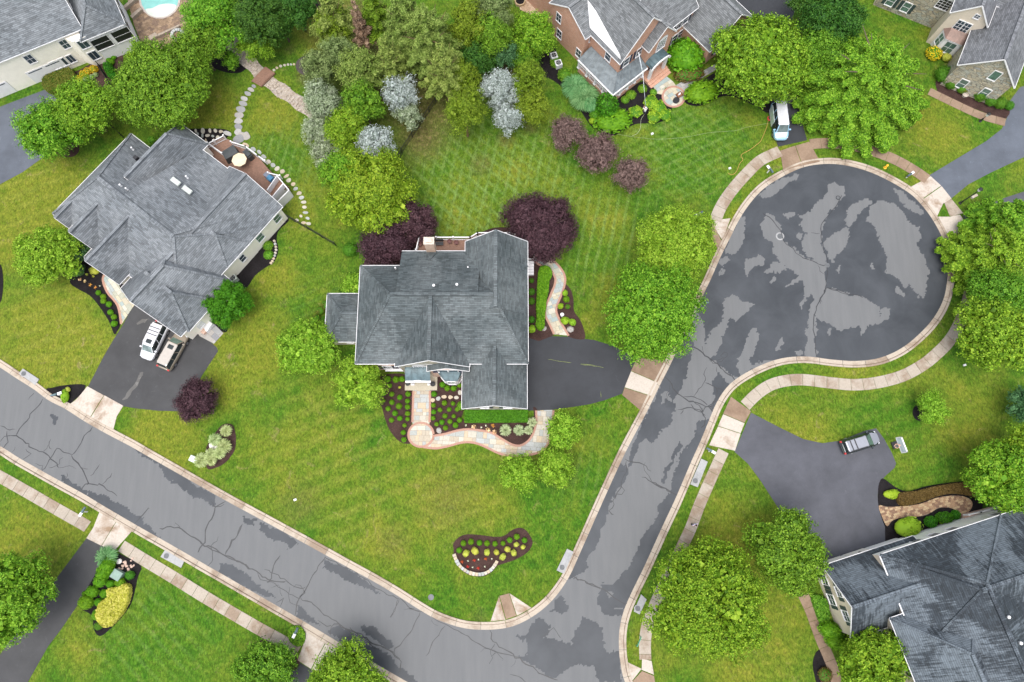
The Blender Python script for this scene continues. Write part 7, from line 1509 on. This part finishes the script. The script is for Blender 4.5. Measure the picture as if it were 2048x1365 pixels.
# ================================================================== people
SKIN = plain('skin', (.42, .25, .17), .55); SHIRTW = plain('white_shirt', (.75, .75, .80), .8); JEANS = plain('dark_trousers', (.03, .03, .05), .8); HAIR = plain('dark_hair', (.015, .010, .008), .7); CAP = plain('white_cap', (.8, .8, .8), .7); LILAC = plain('lilac_shirt', (.62, .58, .76), .8)
def person(label, px, py, face, shirt, pants, hair, reach=False, name='person'):
    c = P(px, py, 1.0); root = empty(name, (c.x, c.y, .05), face, label=label, cat='person')
    J = dict(pel=(0, 0, .95), sp=(.01, 0, 1.2), ch=(.02, 0, 1.38), nk=(.03, 0, 1.52), hd=(.05, 0, 1.66), top=(.05, 0, 1.74),
             hipL=(0, .10, .9), knL=(.14, .11, .50), anL=(.10, .11, .09), toL=(.26, .12, .05), hipR=(0, -.10, .9), knR=(.02, -.11, .49), anR=(-.16, -.11, .10), toR=(-.02, -.12, .05),
             shL=(.02, .20, 1.42), elL=(.05, .26, 1.14), haL=(.22, .24, .95), shR=(.02, -.20, 1.42), elR=(-.06, -.27, 1.14), haR=(.08, -.26, .92))
    if reach: J.update(elL=(.26, .20, 1.28), haL=(.48, .08, 1.34), elR=(.22, -.22, 1.22), haR=(.40, -.04, 1.22), knR=(.0, -.12, .49), anR=(-.04, -.14, .09), toR=(.12, -.16, .05), anL=(.06, .13, .09))
    Rr = dict(pel=.14, sp=.13, ch=.15, nk=.055, hd=.095, top=.07, hipL=.10, knL=.065, anL=.045, toL=.04, hipR=.10, knR=.065, anR=.045, toR=.04, shL=.07, elL=.045, haL=.032, shR=.07, elR=.045, haR=.032)
    E = [('pel', 'sp'), ('sp', 'ch'), ('ch', 'nk'), ('nk', 'hd'), ('hd', 'top'), ('pel', 'hipL'), ('hipL', 'knL'), ('knL', 'anL'), ('anL', 'toL'), ('pel', 'hipR'), ('hipR', 'knR'), ('knR', 'anR'), ('anR', 'toR'), ('ch', 'shL'), ('shL', 'elL'), ('elL', 'haL'), ('ch', 'shR'), ('shR', 'elR'), ('elR', 'haR')]
    J = dict(J); 
    for s_, y in (('L', 1), ('R', -1)):      # thumb and fingers as short chains rooted in the palm
        h = Vector(J['ha'+s_]); e = Vector(J['el'+s_]); d = (h-e).normalized(); lat = d.cross(Vector((0, 0, 1))).normalized()
        for i in range(4): k = 'f%d%s' % (i, s_); J[k] = tuple(h+d*(.085+.01*(i in (1, 2)))+lat*(i-1.5)*.02-Vector((0, 0, .02))); Rr[k] = .009; E.append(('ha'+s_, k))
        k = 'th'+s_; J[k] = tuple(h+d*.03+lat*-.05*y); Rr[k] = .010; E.append(('ha'+s_, k))
    ks = list(J); me = bpy.data.meshes.new('body'); me.from_pydata([J[k] for k in ks], [(ks.index(a), ks.index(b)) for a, b in E], []); me.materials.append(SKIN)
    o = link('body', me, root); sk = o.modifiers.new('skin', 'SKIN')
    lay = me.skin_vertices[0] if len(me.skin_vertices) else None
    if lay is None:
        import bmesh
        bm = bmesh.new(); bm.from_mesh(me); bm.verts.layers.skin.verify(); bm.to_mesh(me); bm.free(); lay = me.skin_vertices[0]
    for i, k in enumerate(ks): lay.data[i].radius = (Rr[k], Rr[k]); lay.data[i].use_root = (k == 'pel')
    o.modifiers.new('sub', 'SUBSURF').levels = 1; o.modifiers['sub'].render_levels = 2
    def seg(m, a, b, ra, rb, n=10): m.cyl(a, b, ra, n, 0, rb)
    V_ = {k: Vector(v) for k, v in J.items()}
    m = MB()
    for i, (z, r1, r2) in enumerate([(.90, .17, .13), (1.05, .165, .125), (1.25, .18, .13), (1.40, .205, .13), (1.49, .12, .09)]):
        pass
    rows = [(z, rx, ry) for z, rx, ry in [(.90, .135, .175), (1.05, .13, .165), (1.25, .14, .185), (1.42, .13, .215), (1.50, .075, .10)]]
    vs = [(.015+rx*math.cos(t*.5236), ry*math.sin(t*.5236), z) for z, rx, ry in rows for t in range(12)]
    fs = [(r*12+t, r*12+(t+1) % 12, (r+1)*12+(t+1) % 12, (r+1)*12+t) for r in range(4) for t in range(12)]
    m.add(vs, fs)
    for s_ in 'LR': seg(m, V_['sh'+s_], V_['el'+s_], .088, .062)
    m.build('shirt', shirt, root, sm=True)
    m = MB()
    for s_ in 'LR': seg(m, V_['hip'+s_]+Vector((0, 0, .06)), V_['kn'+s_], .125, .088); seg(m, V_['kn'+s_], V_['an'+s_], .088, .062)
    m.build('trousers', pants, root, sm=True)
    m = MB()
    for s_ in 'LR': a = V_['an'+s_]; b = V_['to'+s_]; m.beam(a+Vector((-.04, 0, -.045)), b+Vector((.03, 0, -.01)), .10, .085)
    m.build('shoes', JEANS, root)
    m = MB(); m.lathe([(.100, -.02), (.108, .03), (.092, .075), (.05, .105), (.01, .115)], (.035, 0, 1.68), 14); m.build('hair', hair, root, sm=True)
    m = MB(); m.beam((.135, 0, 1.655), (.165, 0, 1.625), .03, .03); m.box(.130, .142, -.03, .03, 1.592, 1.602)
    for y in (-.035, .035): m.box(.128, .140, y-.012, y+.012, 1.668, 1.680)
    m.build('face_features', JEANS if False else HAIR, root)
    return root
person('person in a white shirt spraying water up at the porch roof', 1290, 222, math.radians(98), SHIRTW, JEANS, CAP, True)
person('person in a lilac-white top walking on the footpath by the side road', 1389, 1050, math.radians(-70), LILAC, JEANS, HAIR)
wj = NT('water_spray'); wj.b.inputs['Alpha'].default_value = .35; WATER = wj.out((.85, .9, .95), .3)
a = P(1291, 212, 1.35); b = P(1286, 150, 4.2); c_ = P(1277, 105, 6.6)
pts = [a.lerp(b, t/5) for t in range(6)]+[b.lerp(c_, t/5) for t in range(1, 6)]
m = MB()
for i, (p, q) in enumerate(zip(pts, pts[1:])): m.cyl(p, q, .015+.006*i, 7, 0, .015+.006*(i+1), cap=False)
m.build('water_jet', WATER, label='thin jet of water arcing from the spray lance to the metal roof', cat='water jet')
a2 = P(1291, 214, 1.3); m = MB(); m.cyl(P(1290, 219, 1.2), a2.lerp(a, .8), .025, 6); m.build('spray_lance', STEEL, label='short lance held by the person before the brick porch', cat='spray lance')
# crates on the terrace
c = P(1359, 190, .2); m = MB(); m.box(-.42, .42, -.32, .32, 0, .28); o = m.build('crate', plain('brown_crate', (.16, .07, .035), .8), label='small brown crate on the round terrace', cat='crate'); o.location = (c.x, c.y, .06); o.rotation_euler = (0, 0, .6)
m = MB(); m.box(-.25, .1, -.08, .05, .28, .36); m.box(-.05, .2, .02, .16, .28, .34); m.build('white_cloth', WHITE, o)
c = P(1352.5, 201, .1); m = MB(); m.lathe([(.42, 0), (.45, .05), (.40, .10)], (0, 0, 0), 10); o = m.build('floor_mat', BLACK, label='dark oval mat beside the brown crate on the terrace', cat='mat'); o.location = (c.x, c.y, .055); o.scale = (1, 1.25, 1); o.rotation_euler = (0, 0, -.6)

# ================================================================== street furniture
def mailbox(label, px, py, ang, post=WHITE, box=None, group='mailboxes along the kerbs'):
    c = P(px, py, 1.0); root = empty('mailbox', (c.x, c.y, 0), ang, label=label, cat='mailbox', group=group)
    m = MB(); m.box(-.06, .06, -.06, .06, 0, 1.15); m.box(-.55, .25, -.05, .05, .88, .98); m.build('post', post, root)
    m = MB(); pr = [(-.13, 0), (.13, 0), (.13, .14), (.09, .22), (0, .26), (-.09, .22), (-.13, .14)]
    n = len(pr); vs = [(.62, y, 1.0+z) for y, z in pr]+[(-.10, y, 1.0+z) for y, z in pr]; m.add(vs, [tuple(range(n)), tuple(range(2*n-1, n-1, -1))]+[(i, n+i, n+(i+1) % n, (i+1) % n) for i in range(n)])
    b = m.build('box', box or SEAM, root); m = MB(); m.box(.5, .53, .14, .17, 1.05, 1.3); m.build('flag', TAIL, b)
    m = MB(); m.box(-.62, -.1, -.16, .16, .98, 1.05); m.build('shelf', post, root)
for l, px, py, a in [('white-post mailbox in the dark bed at the left kerb', 113, 789, math.radians(200)), ('white mailbox on the grass strip above the bottom left driveway', 165, 1024, math.radians(60)), ('mailbox in the leafy patch at the bottom centre driveway', 591, 1266, math.radians(65)), ('mailbox on the strip at the upper left of the turning circle', 1540, 339, math.radians(-60)), ('mailbox at the upper right of the turning circle', 1821, 349, math.radians(215)), ('mailbox under the right-hand trees by the circle', 1922, 516, math.radians(190)), ('mailbox by the grey driveway mouth on the side road', 1422, 902, math.radians(150)), ('white mailbox in front of the street trees', 1407, 606, math.radians(0)), ('small mailbox behind the upper street tree', 1397, 429, math.radians(30))]: mailbox(l, px, py, a)
c = P(1773, 333, .4); HYD = plain('yellow_hydrant', (.75, .42, .03), .5)
m = MB(); m.lathe([(.22, 0), (.22, .06), (.13, .08), (.13, .55), (.17, .57), (.17, .62), (.12, .74), (.04, .80)], (c.x, c.y, 0), 12); hy = m.build('fire_hydrant', HYD, label='yellow fire hydrant on the grass strip above the circle', cat='hydrant')
for s_, n_ in ((1, 'side_cap'), (-1, 'side_cap')): m = MB(); m.cyl((c.x, c.y, .42), (c.x+s_*.24, c.y+.1*s_, .42), .075, 10); m.build(n_, HYD, hy)
def lamp(label, base, h, r=.06, group=None):
    c = P(*base, 0); root = empty('lamp_post', (c.x, c.y, 0), label=label, cat='lamp post', group=group)
    m = MB(); m.lathe([(.20, 0), (.20, .12), (.12, .2), (.10, .7), (r, .8)], (0, 0, 0), 12); m.build('base', BLACK, root)
    m = MB(); m.cyl((0, 0, .7), (0, 0, h-.6), r, 10, 0, r*.75); m.build('pole', BLACK, root)
    m = MB(); m.lathe([(.08, h-.62), (.19, h-.45), (.24, h-.05)], (0, 0, 0), 8); m.build('lantern', plain('lantern_glass', (.6, .6, .58), .2), root)
    m = MB(); m.lathe([(.27, h-.05), (.2, h+.05), (.05, h+.16), (.02, h+.28)], (0, 0, 0), 8); m.build('lantern_cap', BLACK, root)
lamp('tall black lamp post on the grass right of the turning circle', (1920, 407), 4.3, .075); lamp('small black lamp post beside the tan garden path', (1960, 243), 1.9, .04)
c = P(1949, 393, .2); m = MB(); m.box(-.42, .42, -.16, .16, 0, .3); o = m.build('utility_box', PALE, label='small pale box on the grass beside the tall lamp post', cat='utility box'); o.location = (c.x, c.y, 0); o.rotation_euler = (0, 0, .5)
# basketball hoop
c = P(1783, 893, 0); b0 = P(1797, 892, 3.3); root = empty('basketball_hoop', (b0.x, b0.y, 0), math.radians(15), label='portable basketball hoop at the end of the wide driveway', cat='basketball hoop')
m = MB(); m.box(.35, .45, -.9, .9, 2.75, 3.85); m.build('backboard', plain('backboard', (.45, .52, .54), .15), root)
m = MB()
for z0, z1, y0, y1 in ((2.7, 2.8, -.95, .95), (3.8, 3.9, -.95, .95), (2.7, 3.9, -.95, -.85), (2.7, 3.9, .85, .95)): m.box(.33, .47, y0, y1, z0, z1)
m.build('backboard_frame', WHITE, root)
m = MB(); rc = -.05
for i in range(16): a0, a1 = i*math.pi/8, (i+1)*math.pi/8; m.cyl((rc+.25*math.cos(a0), .25*math.sin(a0), 3.05), (rc+.25*math.cos(a1), .25*math.sin(a1), 3.05), .025, 6, cap=False)
m.box(.2, .35, -.08, .08, 3.0, 3.1); m.build('rim', plain('rim_paint', (.70, .38, .25), .5), root)
m = MB()
for i in range(10): a0 = i*math.pi/5; m.cyl((rc+.24*math.cos(a0), .24*math.sin(a0), 3.03), (rc+.13*math.cos(a0+.3), .13*math.sin(a0+.3), 2.6), .01, 4, cap=False)
m.build('net', WHITE, root); m = MB(); m.cyl((1.4, 0, 0), (1.1, 0, 2.6), .07, 8); m.cyl((1.1, 0, 2.6), (.45, 0, 3.3), .05, 8); m.cyl((1.1, 0, 2.2), (.45, 0, 2.9), .05, 8); m.build('pole', BLACK, root); m = MB(); m.box(1.0, 2.0, -.4, .4, 0, .2); m.build('base', BLACK, root)
# utility box, boulders, small items bottom left
c = P(235, 1150, .5); m = MB(); m.box(-.55, .55, -.48, .48, 0, .75); o = m.build('utility_cabinet', plain('green_cabinet', (.20, .29, .24), .5), label='grey-green utility cabinet among the clipped shrubs', cat='utility cabinet'); o.location = (c.x, c.y, 0); o.rotation_euler = (0, 0, math.radians(-28))
m = MB(); m.box(-.58, .58, -.51, .51, .75, .80); m.build('lid', plain('green_cabinet_lid', (.17, .25, .21), .5), o)
def boulder(label, px, py, rp, mat, group=None, zs=.6, name='boulder', cat='boulder', sx=1.2):
    s = scale_at(px, py)*rp; c = P(px, py); d = [(math.cos(a)*math.cos(e), math.sin(a)*math.cos(e), math.sin(e)) for e in (0, .6, 1.1) for a in [k*.785 for k in range(8)]]
    v = [(x*s*sx*random.uniform(.85, 1.1), y*s*random.uniform(.85, 1.1), z*s*zs*random.uniform(.85, 1.1)+.01) for x, y, z in d]
    m = MB(); m.add(v, [(r*8+k, r*8+(k+1) % 8, (r+1)*8+(k+1) % 8, (r+1)*8+k) for r in (0, 1) for k in range(8)]+[tuple(range(16, 24))]); o = m.build(name, mat, label=label, cat=cat, group=group); o.location = (c.x, c.y, .02); o.rotation_euler = (0, 0, random.random()*3); return o
WROCK = plain('white_rock', (.68, .64, .60), .8, 0, .15, 5, .3); GROCK = plain('grey_rock', (.30, .28, .26), .9, 0, .3, 5, .5)
boulder('left white boulder in the pale grass bed', 424, 892, 6, WROCK); boulder('right smaller white boulder in the pale grass bed', 434, 897, 5, WROCK); boulder('white rock at the bottom left footpath bed', 238, 1123, 5.5, WROCK)
boulder('grey rock at the bottom of the curved side walk', 1141, 659, 6.5, GROCK); boulder('pointed pale rock beside the front circle', 878, 861, 5.5, GROCK); boulder('small rock at the hedge end by the east wall', 1089, 658, 4.5, GROCK); boulder('big grey landing rock in the left pale grass bed edge', 416, 905, 3, GROCK)
for i in range(26):
    x, y = 252+random.gauss(0, 7), 1130+random.gauss(0, 7); boulder('pinkish loose stone heaped beside the bottom left footpath', x, y, random.uniform(1.6, 2.8), plain('pink_stone', (.44, .31, .25), .9) if i == 0 else bpy.data.materials['pink_stone'], 'loose pinkish stones by the footpath', name='loose_stone', cat='stone')
c = P(388, 919, .4); m = MB(); m.box(-.45, .45, -.32, .32, 0, .6); m.box(-.48, .48, -.35, .35, .6, .66); o = m.build('utility_pedestal', plain('pale_green_box', (.50, .56, .52), .5), label='pale green utility box at the kerb end of the pale grass bed', cat='utility box'); o.location = (c.x, c.y, 0); o.rotation_euler = (0, 0, -.4)
for l, px, py in [('small white cap standing in the corner lawn', 591, 1000), ('small white cap on the brick house lawn', 1304, 269), ('little white box on the circle lawn', 1928, 731), ('small pale box at the left end of the orange hose', 1459, 338), ('white box in the ring under the huge tree', 1653, 250), ('white cap before the left house garage', 395, 666)]:
    c = P(px, py); m = MB(); m.box(-.14, .14, -.10, .10, 0, .18); m.box(-.16, .16, -.12, .12, .18, .21); o = m.build('ground_box', WHITE, label=l, cat='ground box'); o.location = (c.x, c.y, 0); o.rotation_euler = (0, 0, random.random())
# birdbath ornament on the east bed
c = P(1124, 631, .3); m = MB(); m.lathe([(.16, 0), (.07, .1), (.07, .5), (.22, .6), (.25, .66), (.20, .64)], (c.x, c.y, 0), 16); m.build('birdbath', VENTM, label='white birdbath east of the side walk', cat='birdbath')
c = P(1930, 190, .3); m = MB(); m.lathe([(.28, 0), (.38, .35), (.42, .45), (.34, .45), (.30, .38)], (c.x, c.y, 0), 16); m.build('planter', PALE, label='round pale planter between the hedge balls', cat='planter')
# air conditioners
def aircon(label, px, py, rz, mat, s=.45, group=None):
    c = P(px, py, .8); root = MB(); root.box(-s, s, -s, s, 0, .8); o = root.build('air_conditioner', mat, label=label, cat='air conditioner', group=group); o.location = (c.x, c.y, .05); o.rotation_euler = (0, 0, rz)
    m = MB(); m.cyl((0, 0, .8), (0, 0, .83), s*.78, 20); m.build('fan_guard', BLACK, o); m = MB()
    for i in range(4): a = i*math.pi/2; m.beam((0, 0, .84), (s*.7*math.cos(a), s*.7*math.sin(a), .84), .12, .02)
    m.build('fan', STEEL, o); return o
ACM = plain('ac_white', (.55, .57, .58), .5); ACG = plain('ac_green', (.38, .42, .38), .5)
aircon('upper air conditioner beside the brick house wall', 1108, 111, .3, ACM); aircon('lower air conditioner beside the brick house wall', 1117, 126, .3, ACM)
aircon('larger air conditioner at the left house garage', 465, 556, .7, ACG); aircon('smaller air conditioner hidden beside the dense ball tree', 452, 568, .7, ACG, .38)
# deck furniture (left house, deck level .9)
def at(px, py, z): return P(px, py, z)
c = at(459, 305, 2.0); m = MB(); vs = [(-1.0, -.75, 0), (1.0, -.75, 0), (1.0, .75, 0), (-1.0, .75, 0), (-.9, -.7, 1.15), (.95, -.62, 1.1), (.85, .68, 1.2), (-.92, .6, 1.1)]
m.add(vs, [(4, 5, 6, 7), (0, 1, 5, 4), (1, 2, 6, 5), (2, 3, 7, 6), (3, 0, 4, 7)]); o = m.build('covered_grill', plain('black_cover', (.035, .04, .042), .5, 0, .3, 2, .3), label='large black-covered furniture on the left deck', cat='covered furniture'); o.location = (c.x, c.y, .9); o.rotation_euler = (0, 0, .55)
c = at(477, 318, 2.5); m = MB(); m.lathe([(.06, .0), (.06, 1.3)], (0, 0, 0), 8); pl = None
root = empty('parasol', (c.x, c.y, .9), .2, label='cream octagonal parasol on the left deck', cat='parasol'); m.build('pole', STEEL, root)
m = MB(); n = 8; vs = [(1.0*math.cos(i*math.pi/4), 1.0*math.sin(i*math.pi/4), 1.35) for i in range(8)]+[(0, 0, 1.7)]
for i in range(8): m.add([vs[i], vs[(i+1) % 8], vs[8]], [(0, 1, 2)])
m.build('canopy', plain('cream_canvas', (.62, .52, .36), .8, 0, .08), root)
c = at(496, 309, 1.6); m = MB(); m.box(-.65, .65, -.35, .35, 0, .95); m.box(-.5, .5, -.3, .3, .95, 1.12); o = m.build('covered_barbecue', plain('black_cover_b', (.03, .035, .037), .5, 0, .3, 2, .3), label='long black-covered barbecue by the left deck rail', cat='barbecue'); o.location = (c.x, c.y, .9); o.rotation_euler = (0, 0, -.8)
c = at(541, 357, 1.6); m = MB(); m.cyl((-.35, 0, .6), (.35, 0, .6), .42, 14); m.box(-.4, .4, -.3, .3, 0, .5); o = m.build('blue_cooler', plain('blue_cover', (.05, .16, .28), .3), label='round blue tub at the right end of the left deck', cat='tub'); o.location = (c.x, c.y, .9); o.rotation_euler = (0, 0, -.7)
m = MB(); m.box(-1.0, -.3, -.3, .3, 0, .9); m.build('cover', plain('slate_cover', (.14, .15, .19), .6), o)
# rear deck furniture of the central house (deck level 2.2)
for l, px, py in [('left terracotta pot on the rear deck', 840, 489), ('middle pot near the rear deck railing', 899, 484), ('right pot near the rear deck railing', 912.5, 486)]:
    c = at(px, py, 2.5); m = MB(); m.lathe([(.18, 0), (.27, .4), (.30, .45), (.24, .45), (.2, .38)], (c.x, c.y, 2.2), 14); o = m.build('flower_pot', TERRA, label=l, cat='flower pot')
c = at(874, 486, 2.6); m = MB(); m.box(-.8, .8, -.12, .12, .42, .48); m.box(-.8, .8, .2, .28, .45, .95); m.box(-.75, -.68, -.2, .25, 0, .45); m.box(.68, .75, -.2, .25, 0, .45); m.box(-.8, .8, -.35, -.14, .42, .48); o = m.build('bench', PLAST, label='dark slatted bench beside the chimney on the rear deck', cat='bench'); o.location = (c.x, c.y, 2.2)
for l, px, py in [('black pot left of the front portico', 816, 768), ('black pot right of the front portico', 866, 769)]:
    c = at(px, py, .4); m = MB(); m.lathe([(.16, 0), (.28, .35), (.32, .5), (.25, .5), (.22, .42)], (c.x, c.y, .15), 14); m.build('planter', BLACK, label=l, cat='planter')
# pool
pw = NT('pool_water'); p_ = pw.pos(); cpos = P(318, 8, 0)
POOLW = pw.out(pw.ramp(pw.noise(p_, 1.2, 3), [(.3, (.15, .36, .33)), (.7, (.20, .43, .40))]), .05)
el_ = [(320+42*math.cos(k*.35), -2+41*math.sin(k*.35)) for k in range(18)]
m = MB(); m.prism(px_in(el_), 0, .12); root = m.build('swimming_pool', plain('pool_coping', (.36, .31, .28), .8), label='kidney pool at the top edge with pale turquoise water', cat='pool')
el2 = [(320+38*math.cos(k*.35), -2+37*math.sin(k*.35)) for k in range(18)]; m = MB(); m.prism(px_in(el2), .1, .128); m.build('water', POOLW, root)
m = MB(); m.prism(px_in(smooth([(292, 20), (305, 18), (320, 11), (338, 9), (353, 12), (350, 22), (335, 33), (315, 36), (298, 30)], 3, True)), .1, .134); m.build('tanning_ledge', plain('pool_ledge', (.46, .50, .44), .3, 0, .05), root)
for l, q in [('upper stone retaining wall left of the pool', [(250, 18), (276, -4), (279, 0), (253, 23)]), ('lower stone retaining wall left of the pool', [(264, 37), (284, 20), (288, 24), (268, 42)]), ('thin stone wall below the pool patio', [(318, 74), (362, 54), (363, 57), (319, 78)]), ('short stone wall at the planting below the pool', [(300, 78), (314, 70), (320, 76), (304, 86)])]:
    m = MB(); m.prism(px_in(q), 0, .55); m.build('retaining_wall', plain('wall_cap', (.28, .23, .18), .9, 0, .2, 5, .3), label=l, cat='wall')
c = P(355, 70, .3); m = MB()
for i in range(12):
    a0, a1 = i*math.pi/6+.03, (i+1)*math.pi/6-.03; m.prism([(c.x+r_*math.cos(a), c.y+r_*math.sin(a)) for r_, a in ((.95, a0), (.95, a1), (.55, a1), (.55, a0))], 0, .5)
fp = MB(); fp.cyl((c.x, c.y, 0), (c.x, c.y, .2), .55, 16); o = fp.build('fire_pit', plain('ash', (.22, .13, .09), .9), label='round stone fire pit below the pool patio', cat='fire pit'); m.build('stone_ring', FLAG, o)
for l, px, py, r_ in [('octagonal planter on the patio behind the brick house', 1088, 4, 11), ('angular planter at the top edge behind the brick house', 1040, 6, 11)]:
    c = P(px, py); R_ = r_*scale_at(px, py); m = MB(); m.lathe([(R_, 0), (R_, .45), (R_*.82, .45), (R_*.82, .35)], (c.x, c.y, 0), 8); o = m.build('patio_planter', PAV[2], label=l, cat='planter'); m = MB(); m.cyl((c.x, c.y, .1), (c.x, c.y, .38), R_*.8, 8); m.build('soil', MULCHK, o)
# fences
def fence(label, pts, h=1.25):
    w = [Vector(P2(*p)) for p in pts]; root = empty('metal_fence', (0, 0, 0), label=label, cat='fence')
    for a, b in zip(w, w[1:]):
        L = (b-a).length; n = max(1, round(L/2.2)); d = (b-a)/L
        for i in range(n+1):
            p = a.lerp(b, i/n)
            if i < n or b is w[-1]: m = MB(); m.box(p.x-.05, p.x+.05, p.y-.05, p.y+.05, 0, h+.1); m.build('fence_post', BLACK, root)
            if i < n:
                q = a.lerp(b, (i+1)/n)
                for z in (.15, h-.05, h-.25): m = MB(); m.beam((*p, z), (*q, z), .035, .04); m.build('rail', BLACK, root)
                m = MB(); k = int((q-p).length/.14)
                for j in range(1, k): s_ = p.lerp(q, j/k); m.box(s_.x-.012, s_.x+.012, s_.y-.012, s_.y+.012, .05, h)
                o = m.build('picket', BLACK, root); o['kind'] = 'stuff'
fence('black metal fence between left and central lawns', [(562, 428), (618, 460), (672, 492)])
fence('black metal fence below the pine grove', [(872, 205), (845, 245), (805, 305), (800, 318)])
fence('short black fence at the corner of the cream house', [(195, 124), (228, 178)])
fence('short black fence behind the left house', [(226, 256), (248, 276)])
o = None
c = P(1273, 1292, .5); m = MB(); m.beam((0, 0, .9), (.5, 1.0, .9), .05, .4); m.box(-.03, .03, -.03, .03, 0, .9); m.box(.47, .53, .97, 1.03, 0, .9); o = m.build('street_sign', plain('sign_green', (.05, .30, .18), .5), label='thin green street sign by the footpath at the bottom', cat='street sign'); o.location = (c.x, c.y, 0)
